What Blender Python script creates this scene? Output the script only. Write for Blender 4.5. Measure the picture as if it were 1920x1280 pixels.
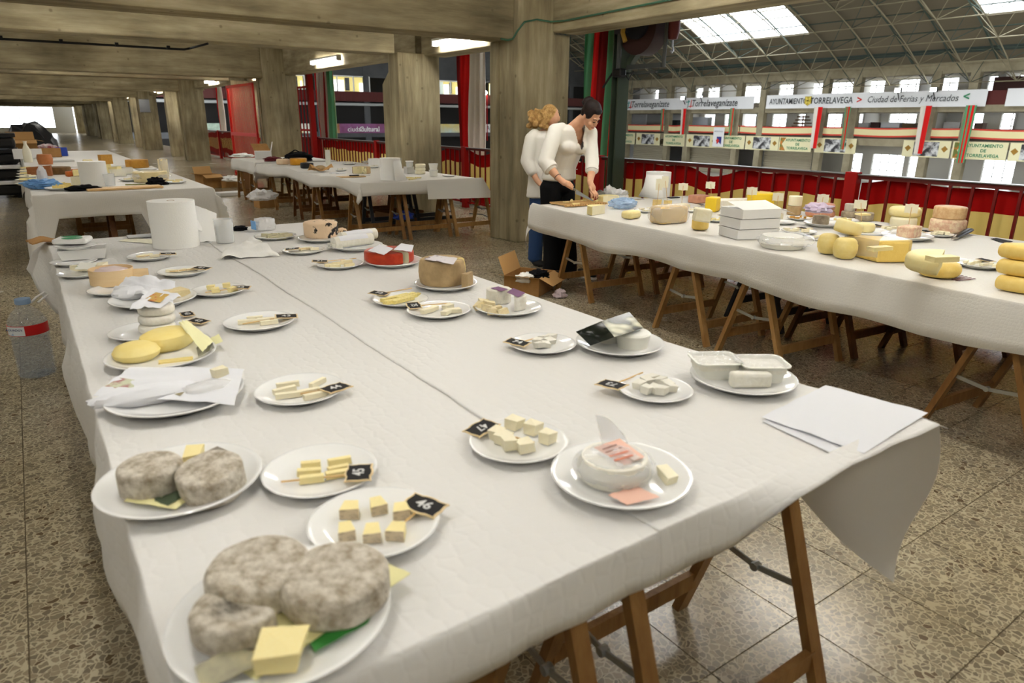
import bpy, bmesh, math, random
from mathutils import Vector, Matrix, Euler, noise
random.seed(7)
R = math.radians
for _o in list(bpy.data.objects): bpy.data.objects.remove(_o)
SC = bpy.context.scene
COL = SC.collection
# ------------------------------------------------------------ camera
EYE = 1.5
FPX = 1280.0
def cam_axes(yaw=34.9, pitch=17.94, roll=0.42):
    y, p, r = R(yaw), R(pitch), R(roll)
    fw = Vector((math.sin(y)*math.cos(p), math.cos(y)*math.cos(p), -math.sin(p)))
    rt = Vector((math.cos(y), -math.sin(y), 0)); up = rt.cross(fw)
    return fw, rt*math.cos(r)+up*math.sin(r), up*math.cos(r)-rt*math.sin(r)
FW, RT, UP = cam_axes()
cd = bpy.data.cameras.new('camera'); cam = bpy.data.objects.new('camera', cd); COL.objects.link(cam)
cam.matrix_world = Matrix(((RT.x, UP.x, -FW.x, 0), (RT.y, UP.y, -FW.y, 0), (RT.z, UP.z, -FW.z, EYE), (0, 0, 0, 1)))
cd.sensor_width = 36; cd.lens = 36*FPX/1920; cd.clip_start = .05; cd.clip_end = 400
cd.dof.use_dof = True; cd.dof.focus_distance = 4.6; cd.dof.aperture_fstop = 3.5
SC.camera = cam
# ------------------------------------------------------------ world, exposure
W = bpy.data.worlds.new('overcast_sky'); SC.world = W; W.use_nodes = True
_bg = W.node_tree.nodes['Background']; _bg.inputs[0].default_value = (.90, .95, 1, 1); _bg.inputs[1].default_value = 5.0
TUBE = 42.0         # brightness of the fluorescent diffusers
vs = SC.view_settings
vs.view_transform = 'Standard'; vs.look = 'None'; vs.gamma = 1; vs.use_curve_mapping = False; vs.exposure = 0.5
try:
    SC.cycles.use_denoising = True; SC.cycles.max_bounces = 5; SC.cycles.diffuse_bounces = 3; SC.cycles.glossy_bounces = 2; SC.cycles.transparent_max_bounces = 8; SC.cycles.use_light_tree = False; SC.cycles.use_adaptive_sampling = True; SC.cycles.adaptive_threshold = .03
    SC.cycles.caustics_reflective = False; SC.cycles.caustics_refractive = False; SC.cycles.sample_clamp_indirect = 6
except Exception: pass

# where a point seen in the photograph stands, once its height or its wall is known
def ray(x, y): return FW + RT*((x-960)/FPX) + UP*((640-y)/FPX)
def at(x, y, z=0.):
    d = ray(x, y); t = (z-EYE)/d.z; return Vector((t*d.x, t*d.y, z))
def atX(x, y, X):
    d = ray(x, y); t = X/d.x; return Vector((X, t*d.y, EYE+t*d.z))
def atY(x, y, Y):
    d = ray(x, y); t = Y/d.y; return Vector((t*d.x, Y, EYE+t*d.z))
def ppm(P): return FPX/((Vector(P)-Vector((0, 0, EYE))).dot(FW))
def proj(P):
    d = Vector(P)-Vector((0, 0, EYE)); z = d.dot(FW)
    return (960+FPX*d.dot(RT)/z, 640-FPX*d.dot(UP)/z) if z > .05 else (-9999, -9999)

# ------------------------------------------------------------ mesh helper
class MB:
    def __init__(s): s.v = []; s.f = []; s.m = []; s.M = Matrix.Identity(4); s.mi = 0
    def at(s, loc=(0, 0, 0), rot=(0, 0, 0), sc=(1, 1, 1)):
        s.M = Matrix.LocRotScale(Vector(loc), Euler(rot), Vector(sc)); return s
    def mat(s, i): s.mi = i; return s
    def add(s, vs, fs, mi=None):
        n = len(s.v); M = s.M
        s.v += [M @ Vector(p) for p in vs]; s.f += [tuple(i+n for i in f) for f in fs]
        s.m += [s.mi if mi is None else mi]*len(fs); return s
    def box(s, a, b, mi=None):
        x0, y0, z0 = a; x1, y1, z1 = b
        return s.add([(x0,y0,z0),(x1,y0,z0),(x1,y1,z0),(x0,y1,z0),(x0,y0,z1),(x1,y0,z1),(x1,y1,z1),(x0,y1,z1)],
                     [(0,3,2,1),(4,5,6,7),(0,1,5,4),(1,2,6,5),(2,3,7,6),(3,0,4,7)], mi)
    def cbox(s, c, d, mi=None):
        return s.box([c[i]-d[i]/2 for i in range(3)], [c[i]+d[i]/2 for i in range(3)], mi)
    def prism(s, pts, z0, z1, mi=None):
        n = len(pts)
        return s.add([(p[0],p[1],z0) for p in pts]+[(p[0],p[1],z1) for p in pts],
                     [tuple(range(n-1,-1,-1)), tuple(range(n,2*n))]+[(i,(i+1)%n,n+(i+1)%n,n+i) for i in range(n)], mi)
    def lathe(s, prof, seg=24, mi=None, a0=0., a1=math.tau, mis=None, wob=None):
        full = abs(a1-a0) > 6.28; n = seg if full else seg+1; vs = []; fs = []; ms = []
        for j in range(n):
            a = a0+(a1-a0)*j/seg; c, sn = math.cos(a), math.sin(a)
            for k, (r, z) in enumerate(prof):
                w = wob(a, k) if wob else 1
                vs.append((r*c*w, r*sn*w, z))
        m = len(prof)
        for j in range(seg):
            j2 = (j+1) % n
            for k in range(m-1):
                fs.append((j*m+k, j2*m+k, j2*m+k+1, j*m+k+1)); ms.append(mis[k] if mis else (s.mi if mi is None else mi))
        b = len(s.v); s.add(vs, fs); s.m[-len(ms):] = ms
        if prof[0][0] > 1e-4 and full: s.f.append(tuple(b+j*m for j in range(seg-1,-1,-1))); s.m.append(ms[0])
        if prof[-1][0] > 1e-4 and full: s.f.append(tuple(b+j*m+m-1 for j in range(seg))); s.m.append(ms[m-2])
        return s
    def tube(s, path, rad, seg=8, mi=None, flat=1.0, cap=True):
        P = [Vector(p) for p in path]; n = len(P)
        rs = rad if isinstance(rad, (list, tuple)) else [rad]*n
        vs = []; fs = []; prev = None
        for i, p in enumerate(P):
            t = (P[min(i+1,n-1)]-P[max(i-1,0)]).normalized()
            if prev is None:
                a = Vector((0,0,1)) if abs(t.z) < .9 else Vector((1,0,0)); u = t.cross(a).normalized()
            else:
                u = prev-t*prev.dot(t)
                u = u.normalized() if u.length > 1e-5 else t.orthogonal().normalized()
            prev = u; w = t.cross(u)
            for k in range(seg):
                a = math.tau*k/seg; vs.append(p+u*math.cos(a)*rs[i]+w*math.sin(a)*rs[i]*flat)
        for i in range(n-1):
            for k in range(seg):
                k2 = (k+1) % seg; fs.append((i*seg+k, i*seg+k2, (i+1)*seg+k2, (i+1)*seg+k))
        if cap: fs += [tuple(range(seg-1,-1,-1)), tuple((n-1)*seg+k for k in range(seg))]
        return s.add(vs, fs, mi)
    def bar(s, a, b, w, h=None, mi=None, up=(0,0,1)):
        a, b = Vector(a), Vector(b); h = h or w; t = (b-a).normalized(); u = Vector(up)
        if abs(t.dot(u)) > .98: u = Vector((0,1,0))
        x = t.cross(u).normalized()*w/2; y = x.cross(t).normalized()*h/2
        return s.add([a-x-y, a+x-y, a+x+y, a-x+y, b-x-y, b+x-y, b+x+y, b-x+y],
                     [(0,1,2,3),(7,6,5,4),(0,4,5,1),(1,5,6,2),(2,6,7,3),(3,7,4,0)], mi)
    def grid(s, fn, nu, nv, mi=None, thick=None, mfn=None):
        vs = [Vector(fn(i/nu, j/nv)) for j in range(nv+1) for i in range(nu+1)]; m = nu+1
        fs = [(j*m+i, j*m+i+1, (j+1)*m+i+1, (j+1)*m+i) for j in range(nv) for i in range(nu)]
        ms = [mfn(i, j) if mfn else (s.mi if mi is None else mi) for j in range(nv) for i in range(nu)]
        if thick:
            off = Vector(thick); n = len(vs); vs += [p+off for p in vs]
            fs2 = [tuple(n+k for k in reversed(f)) for f in fs]
            ring = list(range(nu+1))+[j*m+nu for j in range(1,nv+1)]+[nv*m+i for i in range(nu-1,-1,-1)]+[j*m for j in range(nv-1,0,-1)]
            side = [(ring[k], n+ring[k], n+ring[(k+1)%len(ring)], ring[(k+1)%len(ring)]) for k in range(len(ring))]
            ms = ms+ms+[ms[0]]*len(side); fs = fs+fs2+side
        b = len(s.m); s.add(vs, fs); s.m[b:] = ms; return s
    def ball(s, c, r, seg=16, rings=10, mi=None, fn=None):
        rr = r if isinstance(r, (list, tuple, Vector)) else (r, r, r); vs = []; fs = []
        for j in range(rings+1):
            t = math.pi*j/rings
            for i in range(seg):
                a = math.tau*i/seg; d = Vector((math.sin(t)*math.cos(a), math.sin(t)*math.sin(a), -math.cos(t)))
                k = fn(d) if fn else 1
                vs.append((c[0]+rr[0]*d.x*k, c[1]+rr[1]*d.y*k, c[2]+rr[2]*d.z*k))
        for j in range(rings):
            for i in range(seg):
                i2 = (i+1) % seg; fs.append((j*seg+i, j*seg+i2, (j+1)*seg+i2, (j+1)*seg+i))
        return s.add(vs, fs, mi)
    def mesh(s, name, mats, smooth=None, recalc=True):
        me = bpy.data.meshes.new(name); me.from_pydata([tuple(p) for p in s.v], [], s.f)
        for m in (mats if isinstance(mats, (list, tuple)) else [mats]): me.materials.append(m)
        me.polygons.foreach_set('material_index', s.m)
        if recalc:
            bm = bmesh.new(); bm.from_mesh(me); bmesh.ops.remove_doubles(bm, verts=bm.verts, dist=1e-6)
            bmesh.ops.recalc_face_normals(bm, faces=bm.faces); bm.to_mesh(me); bm.free()
        if smooth:
            me.polygons.foreach_set('use_smooth', [True]*len(me.polygons))
            me.set_sharp_from_angle(angle=R(smooth if smooth is not True else 40))
        me.update(); return me
    def build(s, name, mats, parent=None, smooth=None, loc=None, rot=None, bevel=0):
        return put(name, s.mesh(name, mats, smooth), parent, loc, rot, bevel)

def put(name, me, parent=None, loc=None, rot=None, bevel=0, sc=None):
    o = bpy.data.objects.new(name, me); COL.objects.link(o)
    if parent: o.parent = parent
    if loc is not None: o.location = loc
    if rot is not None: o.rotation_euler = rot if isinstance(rot, (tuple, list, Euler)) else (0, 0, rot)
    if sc is not None: o.scale = (sc, sc, sc) if isinstance(sc, (int, float)) else sc
    if bevel:
        b = o.modifiers.new('b', 'BEVEL'); b.width = bevel; b.segments = 2; b.limit_method = 'ANGLE'; b.angle_limit = R(40)
    return o
def tag(o, label, cat, group=None, kind=None):
    o['label'] = label; o['category'] = cat
    if group: o['group'] = group
    if kind: o['kind'] = kind
    return o
def struct(o, label=None, cat=None):
    o['kind'] = 'structure'
    if label: o['label'] = label
    if cat: o['category'] = cat
    return o
def thing(name, label, cat, loc=(0, 0, 0), rot=0, group=None):
    o = bpy.data.objects.new(name, None); COL.objects.link(o); o.empty_display_size = .05
    o.location = loc; o.rotation_euler = (0, 0, rot) if isinstance(rot, (int, float)) else rot
    return tag(o, label, cat, group)
def copy_tree(o, parent=None):
    c = o.copy(); COL.objects.link(c); c.parent = parent
    for ch in list(o.children): copy_tree(ch, c)
    return c
def text(name, body, size, mat, parent=None, loc=(0,0,0), rot=(0,0,0), shear=0, ext=0.0005, align='CENTER', sx=1.0, bold=0.0):
    c = bpy.data.curves.new(name, 'FONT'); c.body = body; c.size = size; c.align_x = align; c.align_y = 'CENTER'
    c.shear = shear; c.extrude = ext; c.offset = bold; c.resolution_u = 2; c.materials.append(mat)
    t = bpy.data.objects.new(name, c); me = bpy.data.meshes.new_from_object(t)
    bpy.data.objects.remove(t); bpy.data.curves.remove(c); me.name = name
    o = bpy.data.objects.new(name, me); COL.objects.link(o)
    if parent: o.parent = parent
    o.location = loc; o.rotation_euler = rot; o.scale = (sx, 1, 1); return o

# ------------------------------------------------------------ materials
def srgb(r, g, b):
    f = lambda c: (c/255/12.92) if c/255 <= .04045 else ((c/255+.055)/1.055)**2.4
    return (f(r), f(g), f(b), 1)
MATS = {}
def mat(name, col, rough=.6, spec=.4, metal=0, noise_amt=0, nscale=20, col2=None, bump=0, bscale=60, stretch=(1,1,1),
        trans=0, alpha=1, coat=0, emit=0, sss=0, world=False, detail=4, lo=.35, hi=.65, transl=0, ior=1.45, sheen=0):
    if name in MATS: return MATS[name]
    m = bpy.data.materials.new(name); m.use_nodes = True; MATS[name] = m
    nt = m.node_tree; N = nt.nodes; L = nt.links; b = N['Principled BSDF']
    c = col if len(col) == 4 else (*col, 1)
    I = b.inputs
    I['Base Color'].default_value = c; I['Roughness'].default_value = rough; I['Metallic'].default_value = metal
    I['Specular IOR Level'].default_value = spec; I['IOR'].default_value = ior
    I['Transmission Weight'].default_value = trans; I['Alpha'].default_value = alpha; I['Coat Weight'].default_value = coat
    I['Coat Roughness'].default_value = .08; I['Sheen Weight'].default_value = sheen
    if sss: I['Subsurface Weight'].default_value = sss; I['Subsurface Radius'].default_value = (.01, .006, .003)
    if emit: I['Emission Color'].default_value = c; I['Emission Strength'].default_value = emit
    tc = None
    def coords(scale):
        nonlocal tc
        if tc is None:
            tc = N.new('ShaderNodeNewGeometry').outputs['Position'] if world else N.new('ShaderNodeTexCoord').outputs['Object']
        mp = N.new('ShaderNodeMapping'); mp.inputs['Scale'].default_value = [scale*k for k in stretch]
        L.new(tc, mp.inputs['Vector']); return mp.outputs[0]
    if col2 is not None:
        n = N.new('ShaderNodeTexNoise'); n.inputs['Scale'].default_value = 1; n.inputs['Detail'].default_value = detail
        n.inputs['Roughness'].default_value = .62
        L.new(coords(nscale), n.inputs['Vector'])
        r = N.new('ShaderNodeValToRGB'); r.color_ramp.elements[0].position = lo; r.color_ramp.elements[1].position = hi
        r.color_ramp.elements[0].color = c; r.color_ramp.elements[1].color = col2 if len(col2) == 4 else (*col2, 1)
        L.new(n.outputs[0], r.inputs[0]); L.new(r.outputs[0], I['Base Color'])
    if bump:
        n = N.new('ShaderNodeTexNoise'); n.inputs['Scale'].default_value = 1; n.inputs['Detail'].default_value = 3
        L.new(coords(bscale), n.inputs['Vector'])
        bp = N.new('ShaderNodeBump'); bp.inputs['Strength'].default_value = bump; bp.inputs['Distance'].default_value = .01
        L.new(n.outputs[0], bp.inputs['Height']); L.new(bp.outputs[0], I['Normal'])
    if transl:
        t = N.new('ShaderNodeBsdfTranslucent'); t.inputs[0].default_value = c; mx = N.new('ShaderNodeMixShader'); mx.inputs[0].default_value = transl
        o = N['Material Output']; L.new(b.outputs[0], mx.inputs[1]); L.new(t.outputs[0], mx.inputs[2]); L.new(mx.outputs[0], o.inputs[0])
    return m
def clear_film(name, col, amount=.75, rough=.15):
    """thin clear plastic: mostly lets light straight through, with a glossy skin"""
    m = bpy.data.materials.new(name); m.use_nodes = True; nt = m.node_tree; N = nt.nodes; L = nt.links
    b = N['Principled BSDF']; b.inputs['Base Color'].default_value = col; b.inputs['Roughness'].default_value = rough
    b.inputs['Specular IOR Level'].default_value = .8
    t = N.new('ShaderNodeBsdfTransparent'); mx = N.new('ShaderNodeMixShader'); mx.inputs[0].default_value = amount
    L.new(b.outputs[0], mx.inputs[1]); L.new(t.outputs[0], mx.inputs[2]); L.new(mx.outputs[0], N['Material Output'].inputs[0])
    MATS[name] = m; return m

def concrete(name, axis):
    """board-marked concrete, boards running along the given axis"""
    m = bpy.data.materials.new(name); m.use_nodes = True; N = m.node_tree.nodes; L = m.node_tree.links; b = N['Principled BSDF']
    g = N.new('ShaderNodeNewGeometry').outputs['Position']
    def tex(sc, det=5, rough=.6):
        mp = N.new('ShaderNodeMapping'); mp.inputs['Scale'].default_value = sc; L.new(g, mp.inputs[0])
        n = N.new('ShaderNodeTexNoise'); n.inputs['Scale'].default_value = 1; n.inputs['Detail'].default_value = det; n.inputs['Roughness'].default_value = rough
        L.new(mp.outputs[0], n.inputs['Vector']); return n.outputs[0]
    k = {'X': (.9, 7, 7), 'Y': (7, .9, 7), 'Z': (7, 7, .8)}[axis]
    grain = tex(k, 5, .65); blot = tex((.9, .9, .9), 3, .55); fine = tex([q*4 for q in k], 1)
    r1 = N.new('ShaderNodeValToRGB'); e = r1.color_ramp.elements
    e[0].position = .28; e[0].color = srgb(130, 119, 93); e[1].position = .74; e[1].color = srgb(196, 185, 153)
    q = e.new(.5); q.color = srgb(167, 155, 123)
    L.new(grain, r1.inputs[0])
    r2 = N.new('ShaderNodeValToRGB'); e = r2.color_ramp.elements
    e[0].position = .32; e[0].color = (.50, .48, .45, 1); e[1].position = .6; e[1].color = (1.06, 1.05, 1.03, 1)
    L.new(blot, r2.inputs[0])
    mx = N.new('ShaderNodeMix'); mx.data_type = 'RGBA'; mx.blend_type = 'MULTIPLY'; mx.inputs[0].default_value = .8
    L.new(r1.outputs[0], mx.inputs[6]); L.new(r2.outputs[0], mx.inputs[7])
    # air holes and small dark stains
    vo = N.new('ShaderNodeTexVoronoi'); vo.inputs['Scale'].default_value = 4.5; L.new(g, vo.inputs['Vector'])
    r3 = N.new('ShaderNodeValToRGB'); e = r3.color_ramp.elements
    e[0].position = .05; e[0].color = (.42, .40, .36, 1); e[1].position = .12; e[1].color = (1, 1, 1, 1); L.new(vo.outputs['Distance'], r3.inputs[0])
    mx2 = N.new('ShaderNodeMix'); mx2.data_type = 'RGBA'; mx2.blend_type = 'MULTIPLY'; mx2.inputs[0].default_value = .7
    L.new(mx.outputs[2], mx2.inputs[6]); L.new(r3.outputs[0], mx2.inputs[7]); L.new(mx2.outputs[2], b.inputs['Base Color'])
    # board joints: thin ridges across the board direction
    sep = N.new('ShaderNodeSeparateXYZ'); L.new(g, sep.inputs[0])
    ad = N.new('ShaderNodeMath'); ad.operation = 'ADD'
    o1, o2 = {'X': (1, 2), 'Y': (0, 2), 'Z': (0, 1)}[axis]
    L.new(sep.outputs[o1], ad.inputs[0]); L.new(sep.outputs[o2], ad.inputs[1])
    pp = N.new('ShaderNodeMath'); pp.operation = 'PINGPONG'; pp.inputs[1].default_value = .075; L.new(ad.outputs[0], pp.inputs[0])
    st = N.new('ShaderNodeMath'); st.operation = 'LESS_THAN'; st.inputs[1].default_value = .003; L.new(pp.outputs[0], st.inputs[0])
    sm = N.new('ShaderNodeMath'); sm.operation = 'ADD'; L.new(st.outputs[0], sm.inputs[0]); L.new(fine, sm.inputs[1])
    bp = N.new('ShaderNodeBump'); bp.inputs['Strength'].default_value = .55; bp.inputs['Distance'].default_value = .012
    L.new(sm.outputs[0], bp.inputs['Height']); L.new(bp.outputs[0], b.inputs['Normal'])
    b.inputs['Roughness'].default_value = .78; b.inputs['Specular IOR Level'].default_value = .25
    return m
CX, CY, CZ = concrete('concrete_boards_across', 'X'), concrete('concrete_boards_along', 'Y'), concrete('concrete_boards_upright', 'Z')

def terrazzo():
    m = bpy.data.materials.new('polished_terrazzo'); m.use_nodes = True; N = m.node_tree.nodes; L = m.node_tree.links; b = N['Principled BSDF']
    g = N.new('ShaderNodeNewGeometry').outputs['Position']
    nz = N.new('ShaderNodeTexNoise'); nz.inputs['Scale'].default_value = 30; nz.inputs['Detail'].default_value = 2; L.new(g, nz.inputs['Vector'])
    mxv = N.new('ShaderNodeVectorMath'); mxv.operation = 'MULTIPLY_ADD'; mxv.inputs[1].default_value = (.03,.03,0); L.new(nz.outputs['Color'], mxv.inputs[0]); L.new(g, mxv.inputs[2])
    v1 = N.new('ShaderNodeTexVoronoi'); v1.inputs['Scale'].default_value = 48; v1.feature = 'DISTANCE_TO_EDGE'; L.new(mxv.outputs[0], v1.inputs['Vector'])
    v2 = N.new('ShaderNodeTexVoronoi'); v2.inputs['Scale'].default_value = 48; L.new(mxv.outputs[0], v2.inputs['Vector'])
    chip = N.new('ShaderNodeValToRGB'); e = chip.color_ramp.elements
    e[0].position = 0; e[0].color = srgb(126, 116, 98); e[1].position = 1; e[1].color = srgb(166, 155, 131)
    for p, c in ((.28, (139, 129, 109)), (.60, (151, 140, 118)), (.95, (106, 91, 71))): q = e.new(p); q.color = srgb(*c)
    chip.color_ramp.interpolation = 'CONSTANT'
    sep = N.new('ShaderNodeSeparateColor'); L.new(v2.outputs['Color'], sep.inputs[0]); L.new(sep.outputs[0], chip.inputs[0])
    # which cells are chips, and how wide the cement between them is
    th = N.new('ShaderNodeMapRange'); th.inputs[1].default_value = 0; th.inputs[2].default_value = 1; th.inputs[3].default_value = .015; th.inputs[4].default_value = .14
    L.new(sep.outputs[1], th.inputs[0])
    gt = N.new('ShaderNodeMath'); gt.operation = 'GREATER_THAN'; L.new(v1.outputs['Distance'], gt.inputs[0]); L.new(th.outputs[0], gt.inputs[1])
    mx = N.new('ShaderNodeMix'); mx.data_type = 'RGBA'; mx.inputs[6].default_value = srgb(192, 181, 155); L.new(gt.outputs[0], mx.inputs[0]); L.new(chip.outputs[0], mx.inputs[7])
    st = N.new('ShaderNodeTexNoise'); st.inputs['Scale'].default_value = .9; st.inputs['Detail'].default_value = 5; L.new(g, st.inputs['Vector'])
    rr = N.new('ShaderNodeValToRGB'); rr.color_ramp.elements[0].position = .35; rr.color_ramp.elements[0].color = (.80, .76, .68, 1); rr.color_ramp.elements[1].position = .65; rr.color_ramp.elements[1].color = (1, 1, 1, 1)
    L.new(st.outputs[0], rr.inputs[0])
    m2 = N.new('ShaderNodeMix'); m2.data_type = 'RGBA'; m2.blend_type = 'MULTIPLY'; m2.inputs[0].default_value = 1; L.new(mx.outputs[2], m2.inputs[6]); L.new(rr.outputs[0], m2.inputs[7])
    L.new(m2.outputs[2], b.inputs['Base Color'])
    rg = N.new('ShaderNodeMapRange'); rg.inputs[3].default_value = .14; rg.inputs[4].default_value = .34; L.new(st.outputs[0], rg.inputs[0]); L.new(rg.outputs[0], b.inputs['Roughness'])
    b.inputs['Specular IOR Level'].default_value = .5
    return m
TERR = terrazzo()

def quilted(name, col, strength=.35, scale=21):
    """embossed paper table cover: rows of rounded cells"""
    m = bpy.data.materials.new(name); m.use_nodes = True; N = m.node_tree.nodes; L = m.node_tree.links; b = N['Principled BSDF']
    tc = N.new('ShaderNodeTexCoord').outputs['UV']
    nz = N.new('ShaderNodeTexNoise'); nz.inputs['Scale'].default_value = 2.2; nz.inputs['Detail'].default_value = 5; L.new(tc, nz.inputs['Vector'])
    v = N.new('ShaderNodeTexVoronoi'); v.inputs['Scale'].default_value = scale; v.inputs['Randomness'].default_value = .5; v.feature = 'DISTANCE_TO_EDGE'; L.new(tc, v.inputs['Vector'])
    r = N.new('ShaderNodeMapRange'); r.inputs[1].default_value = 0; r.inputs[2].default_value = .22; L.new(v.outputs['Distance'], r.inputs[0])
    a = N.new('ShaderNodeMath'); a.operation = 'MULTIPLY_ADD'; a.inputs[1].default_value = .9; L.new(nz.outputs[0], a.inputs[0]); L.new(r.outputs[0], a.inputs[2])
    bp = N.new('ShaderNodeBump'); bp.inputs['Strength'].default_value = strength; bp.inputs['Distance'].default_value = .004
    L.new(a.outputs[0], bp.inputs['Height']); L.new(bp.outputs[0], b.inputs['Normal'])
    b.inputs['Base Color'].default_value = col; b.inputs['Roughness'].default_value = .5; b.inputs['Specular IOR Level'].default_value = .3
    t = N.new('ShaderNodeBsdfTranslucent'); t.inputs[0].default_value = col; mx = N.new('ShaderNodeMixShader'); mx.inputs[0].default_value = .18
    L.new(b.outputs[0], mx.inputs[1]); L.new(t.outputs[0], mx.inputs[2]); L.new(mx.outputs[0], N['Material Output'].inputs[0])
    MATS[name] = m; return m

def sign_mat(name, c): return mat(name, c, .55)
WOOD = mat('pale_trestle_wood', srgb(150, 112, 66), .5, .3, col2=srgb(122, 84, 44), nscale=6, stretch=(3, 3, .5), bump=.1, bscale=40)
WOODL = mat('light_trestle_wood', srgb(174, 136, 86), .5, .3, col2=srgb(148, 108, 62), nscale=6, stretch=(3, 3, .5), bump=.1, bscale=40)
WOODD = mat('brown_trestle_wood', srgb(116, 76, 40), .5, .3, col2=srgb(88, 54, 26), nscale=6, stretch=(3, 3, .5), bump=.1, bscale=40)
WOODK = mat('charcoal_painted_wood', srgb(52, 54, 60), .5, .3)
ZINC = mat('galvanised_steel', srgb(176, 178, 176), .35, .5, metal=.8)
RED = mat('red_painted_steel', srgb(160, 18, 14), .6, .25)
REDGATE = mat('bright_red_painted_steel', srgb(214, 30, 20), .35, .5)
GREENSTEEL = mat('grey_green_painted_steel', srgb(62, 72, 58), .45, .5)
BLACK = mat('black_plastic', srgb(22, 22, 24), .4, .5)
BLACKCLOTH = mat('black_cloth', srgb(20, 20, 23), .9, .1)
WHITE = mat('white_card', srgb(240, 239, 236), .6, .3)
PORC = mat('white_porcelain', srgb(246, 246, 244), .09, .55, coat=.3)
PAPER = mat('white_paper', srgb(246, 247, 251), .75, .2, transl=.15)
TISSUE = mat('paper_towel', srgb(250, 249, 244), .85, .1, bump=.15, bscale=120)
CARD = mat('brown_cardboard', srgb(176, 134, 84), .75, .2, col2=srgb(162, 120, 72), nscale=8)
CARDIN = mat('cardboard_inside', srgb(196, 154, 100), .8, .15)
GREYSTEEL = mat('grey_steel', srgb(150, 152, 154), .3, .5, metal=.7)
CABLE = mat('dark_cable', srgb(26, 26, 26), .6)
GREENCABLE = mat('green_cable', srgb(70, 112, 88), .5)
# ============================================================ the deck: floor, columns, beams
FLOOR_X0, FLOOR_X1 = -7.2, 6.8
T = .4; TX0, TY0 = 1.37-.4*22, .955-.4*12
def floor_build():
    m = MB(); m.box((FLOOR_X0-.5, -5, -.4), (6.9, 90, -.003))
    fl = m.build('floor', mat('floor_grout', srgb(96, 84, 62), .8)); struct(fl)
    GAP = .0014
    t = MB(); a, b = GAP, .0022
    t.add([(a,a,-.003),(T-a,a,-.003),(T-a,T-a,-.003),(a,T-a,-.003),(b,b,0),(T-b,b,0),(T-b,T-b,0),(b,T-b,0)],
          [(4,5,6,7),(0,1,5,4),(1,2,6,5),(2,3,7,6),(3,0,4,7)])
    tile = t.mesh('tile', TERR, recalc=False)
    def hidden(x, y):
        for (x0, x1, y0, y1) in ((.02, 1.8, .75, 5.2), (3.6, 5.5, 1.2, 5.2)):
            k = (EYE-.7)/EYE
            if x0 < x*k < x1 and y0 < y*k < y1: return True
        return False
    cells = []
    for i in range(int((FLOOR_X1-TX0)/T)+1):
        for j in range(int((42-TY0)/T)+1):
            x, y = TX0+i*T, TY0+j*T
            if x+T > FLOOR_X1: continue
            u, v = proj((x+T/2, y+T/2, 0))
            inview = -60 < u < 1980 and 150 < v < 1400 and not hidden(x+T/2, y+T/2)
            cells.append((not inview, x*x+y*y, x, y))
    cells.sort()
    rest = MB()
    for k, (nv, d, x, y) in enumerate(cells):
        if k < 300 and not nv: put('tile', tile, fl, (x, y, 0))
        else:
            rest.add([(x+p[0], y+p[1], p[2]) for p in ((b,b,0),(T-b,b,0),(T-b,T-b,0),(b,T-b,0),(a,a,-.003),(T-a,a,-.003),(T-a,T-a,-.003),(a,T-a,-.003))],
                     [(0,1,2,3),(4,5,1,0),(5,6,2,1),(6,7,3,2),(7,4,0,3)])
    r = put('far_tiles', rest.mesh('far_tiles', TERR, recalc=False), fl); r['kind'] = 'stuff'
    b2 = MB(); b2.box((FLOOR_X0-.5, 42.2, -.003), (6.8, 90, 0)); put('far_paving', b2.mesh('far_paving', TERR), fl)['kind'] = 'stuff'
floor_build()
CEIL = 3.15
c = MB(); c.box((FLOOR_X0-.5, -5, CEIL), (6.6, 86, CEIL+.35)); struct(c.build('ceiling', CX))
PER = 10.5
def column_pair(k):
    y0 = 7.15+PER*k; y1 = 10.48+PER*k
    m = MB(); m.box((5.05, y0, 0), (5.58, y0+.56, CEIL)); m.box((5.58, y0+.01, 0), (5.84, y0+.56, 2.5))
    m.box((5.02, y0+.40, 0), (5.1, y0+.58, 2.42))
    o = m.build('column', CZ, bevel=.012); struct(o, 'board-marked concrete column with a raised half pilaster, nearer of its pair', 'column')
    m = MB(); m.box((5.09, y1, 0), (5.83, y1+.36, 2.5)); m.add([(5.13,y1+.36,0),(5.7,y1+.36,0),(5.7,y1+.7,0),(5.13,y1+.7,0),(5.13,y1+.36,2.3),(5.7,y1+.36,2.3),(5.7,y1+.7,2.2),(5.13,y1+.7,2.05)],
        [(0,3,2,1),(4,5,6,7),(0,1,5,4),(1,2,6,5),(2,3,7,6),(3,0,4,7)])
    o = m.build('column', CZ, bevel=.012); struct(o, 'broad board-marked concrete column, farther of its pair', 'column')
    for y, z in ((y0+.10, 2.42), (y1+.02, 2.48)):
        m = MB(); m.add([(-7.4,y,z),(5.06,y,z),(5.06,y,CEIL),(-7.4,y,CEIL),(-7.4,y+.46,z),(5.06,y+.46,z),(5.06,y+.5,CEIL),(-7.4,y+.5,CEIL)],
                        [(0,1,2,3),(7,6,5,4),(0,4,5,1),(1,5,6,2),(2,6,7,3),(3,7,4,0)])
        struct(m.build('beam', CX, bevel=.02), 'deep concrete beam crossing the deck', 'beam')
    m = MB(); m.box((5.56, y0+.5, 2.47), (6.0, y1+.1, CEIL)); struct(m.build('beam', CY, bevel=.015), 'short concrete edge beam between paired columns', 'beam')
    m = MB(); m.box((5.56, y1+.3, 2.52), (6.0, y0+PER+.05, CEIL)); struct(m.build('beam', CY, bevel=.015), 'long concrete edge beam between column pairs', 'beam')
for k in range(-1, 8): column_pair(k)
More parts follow.
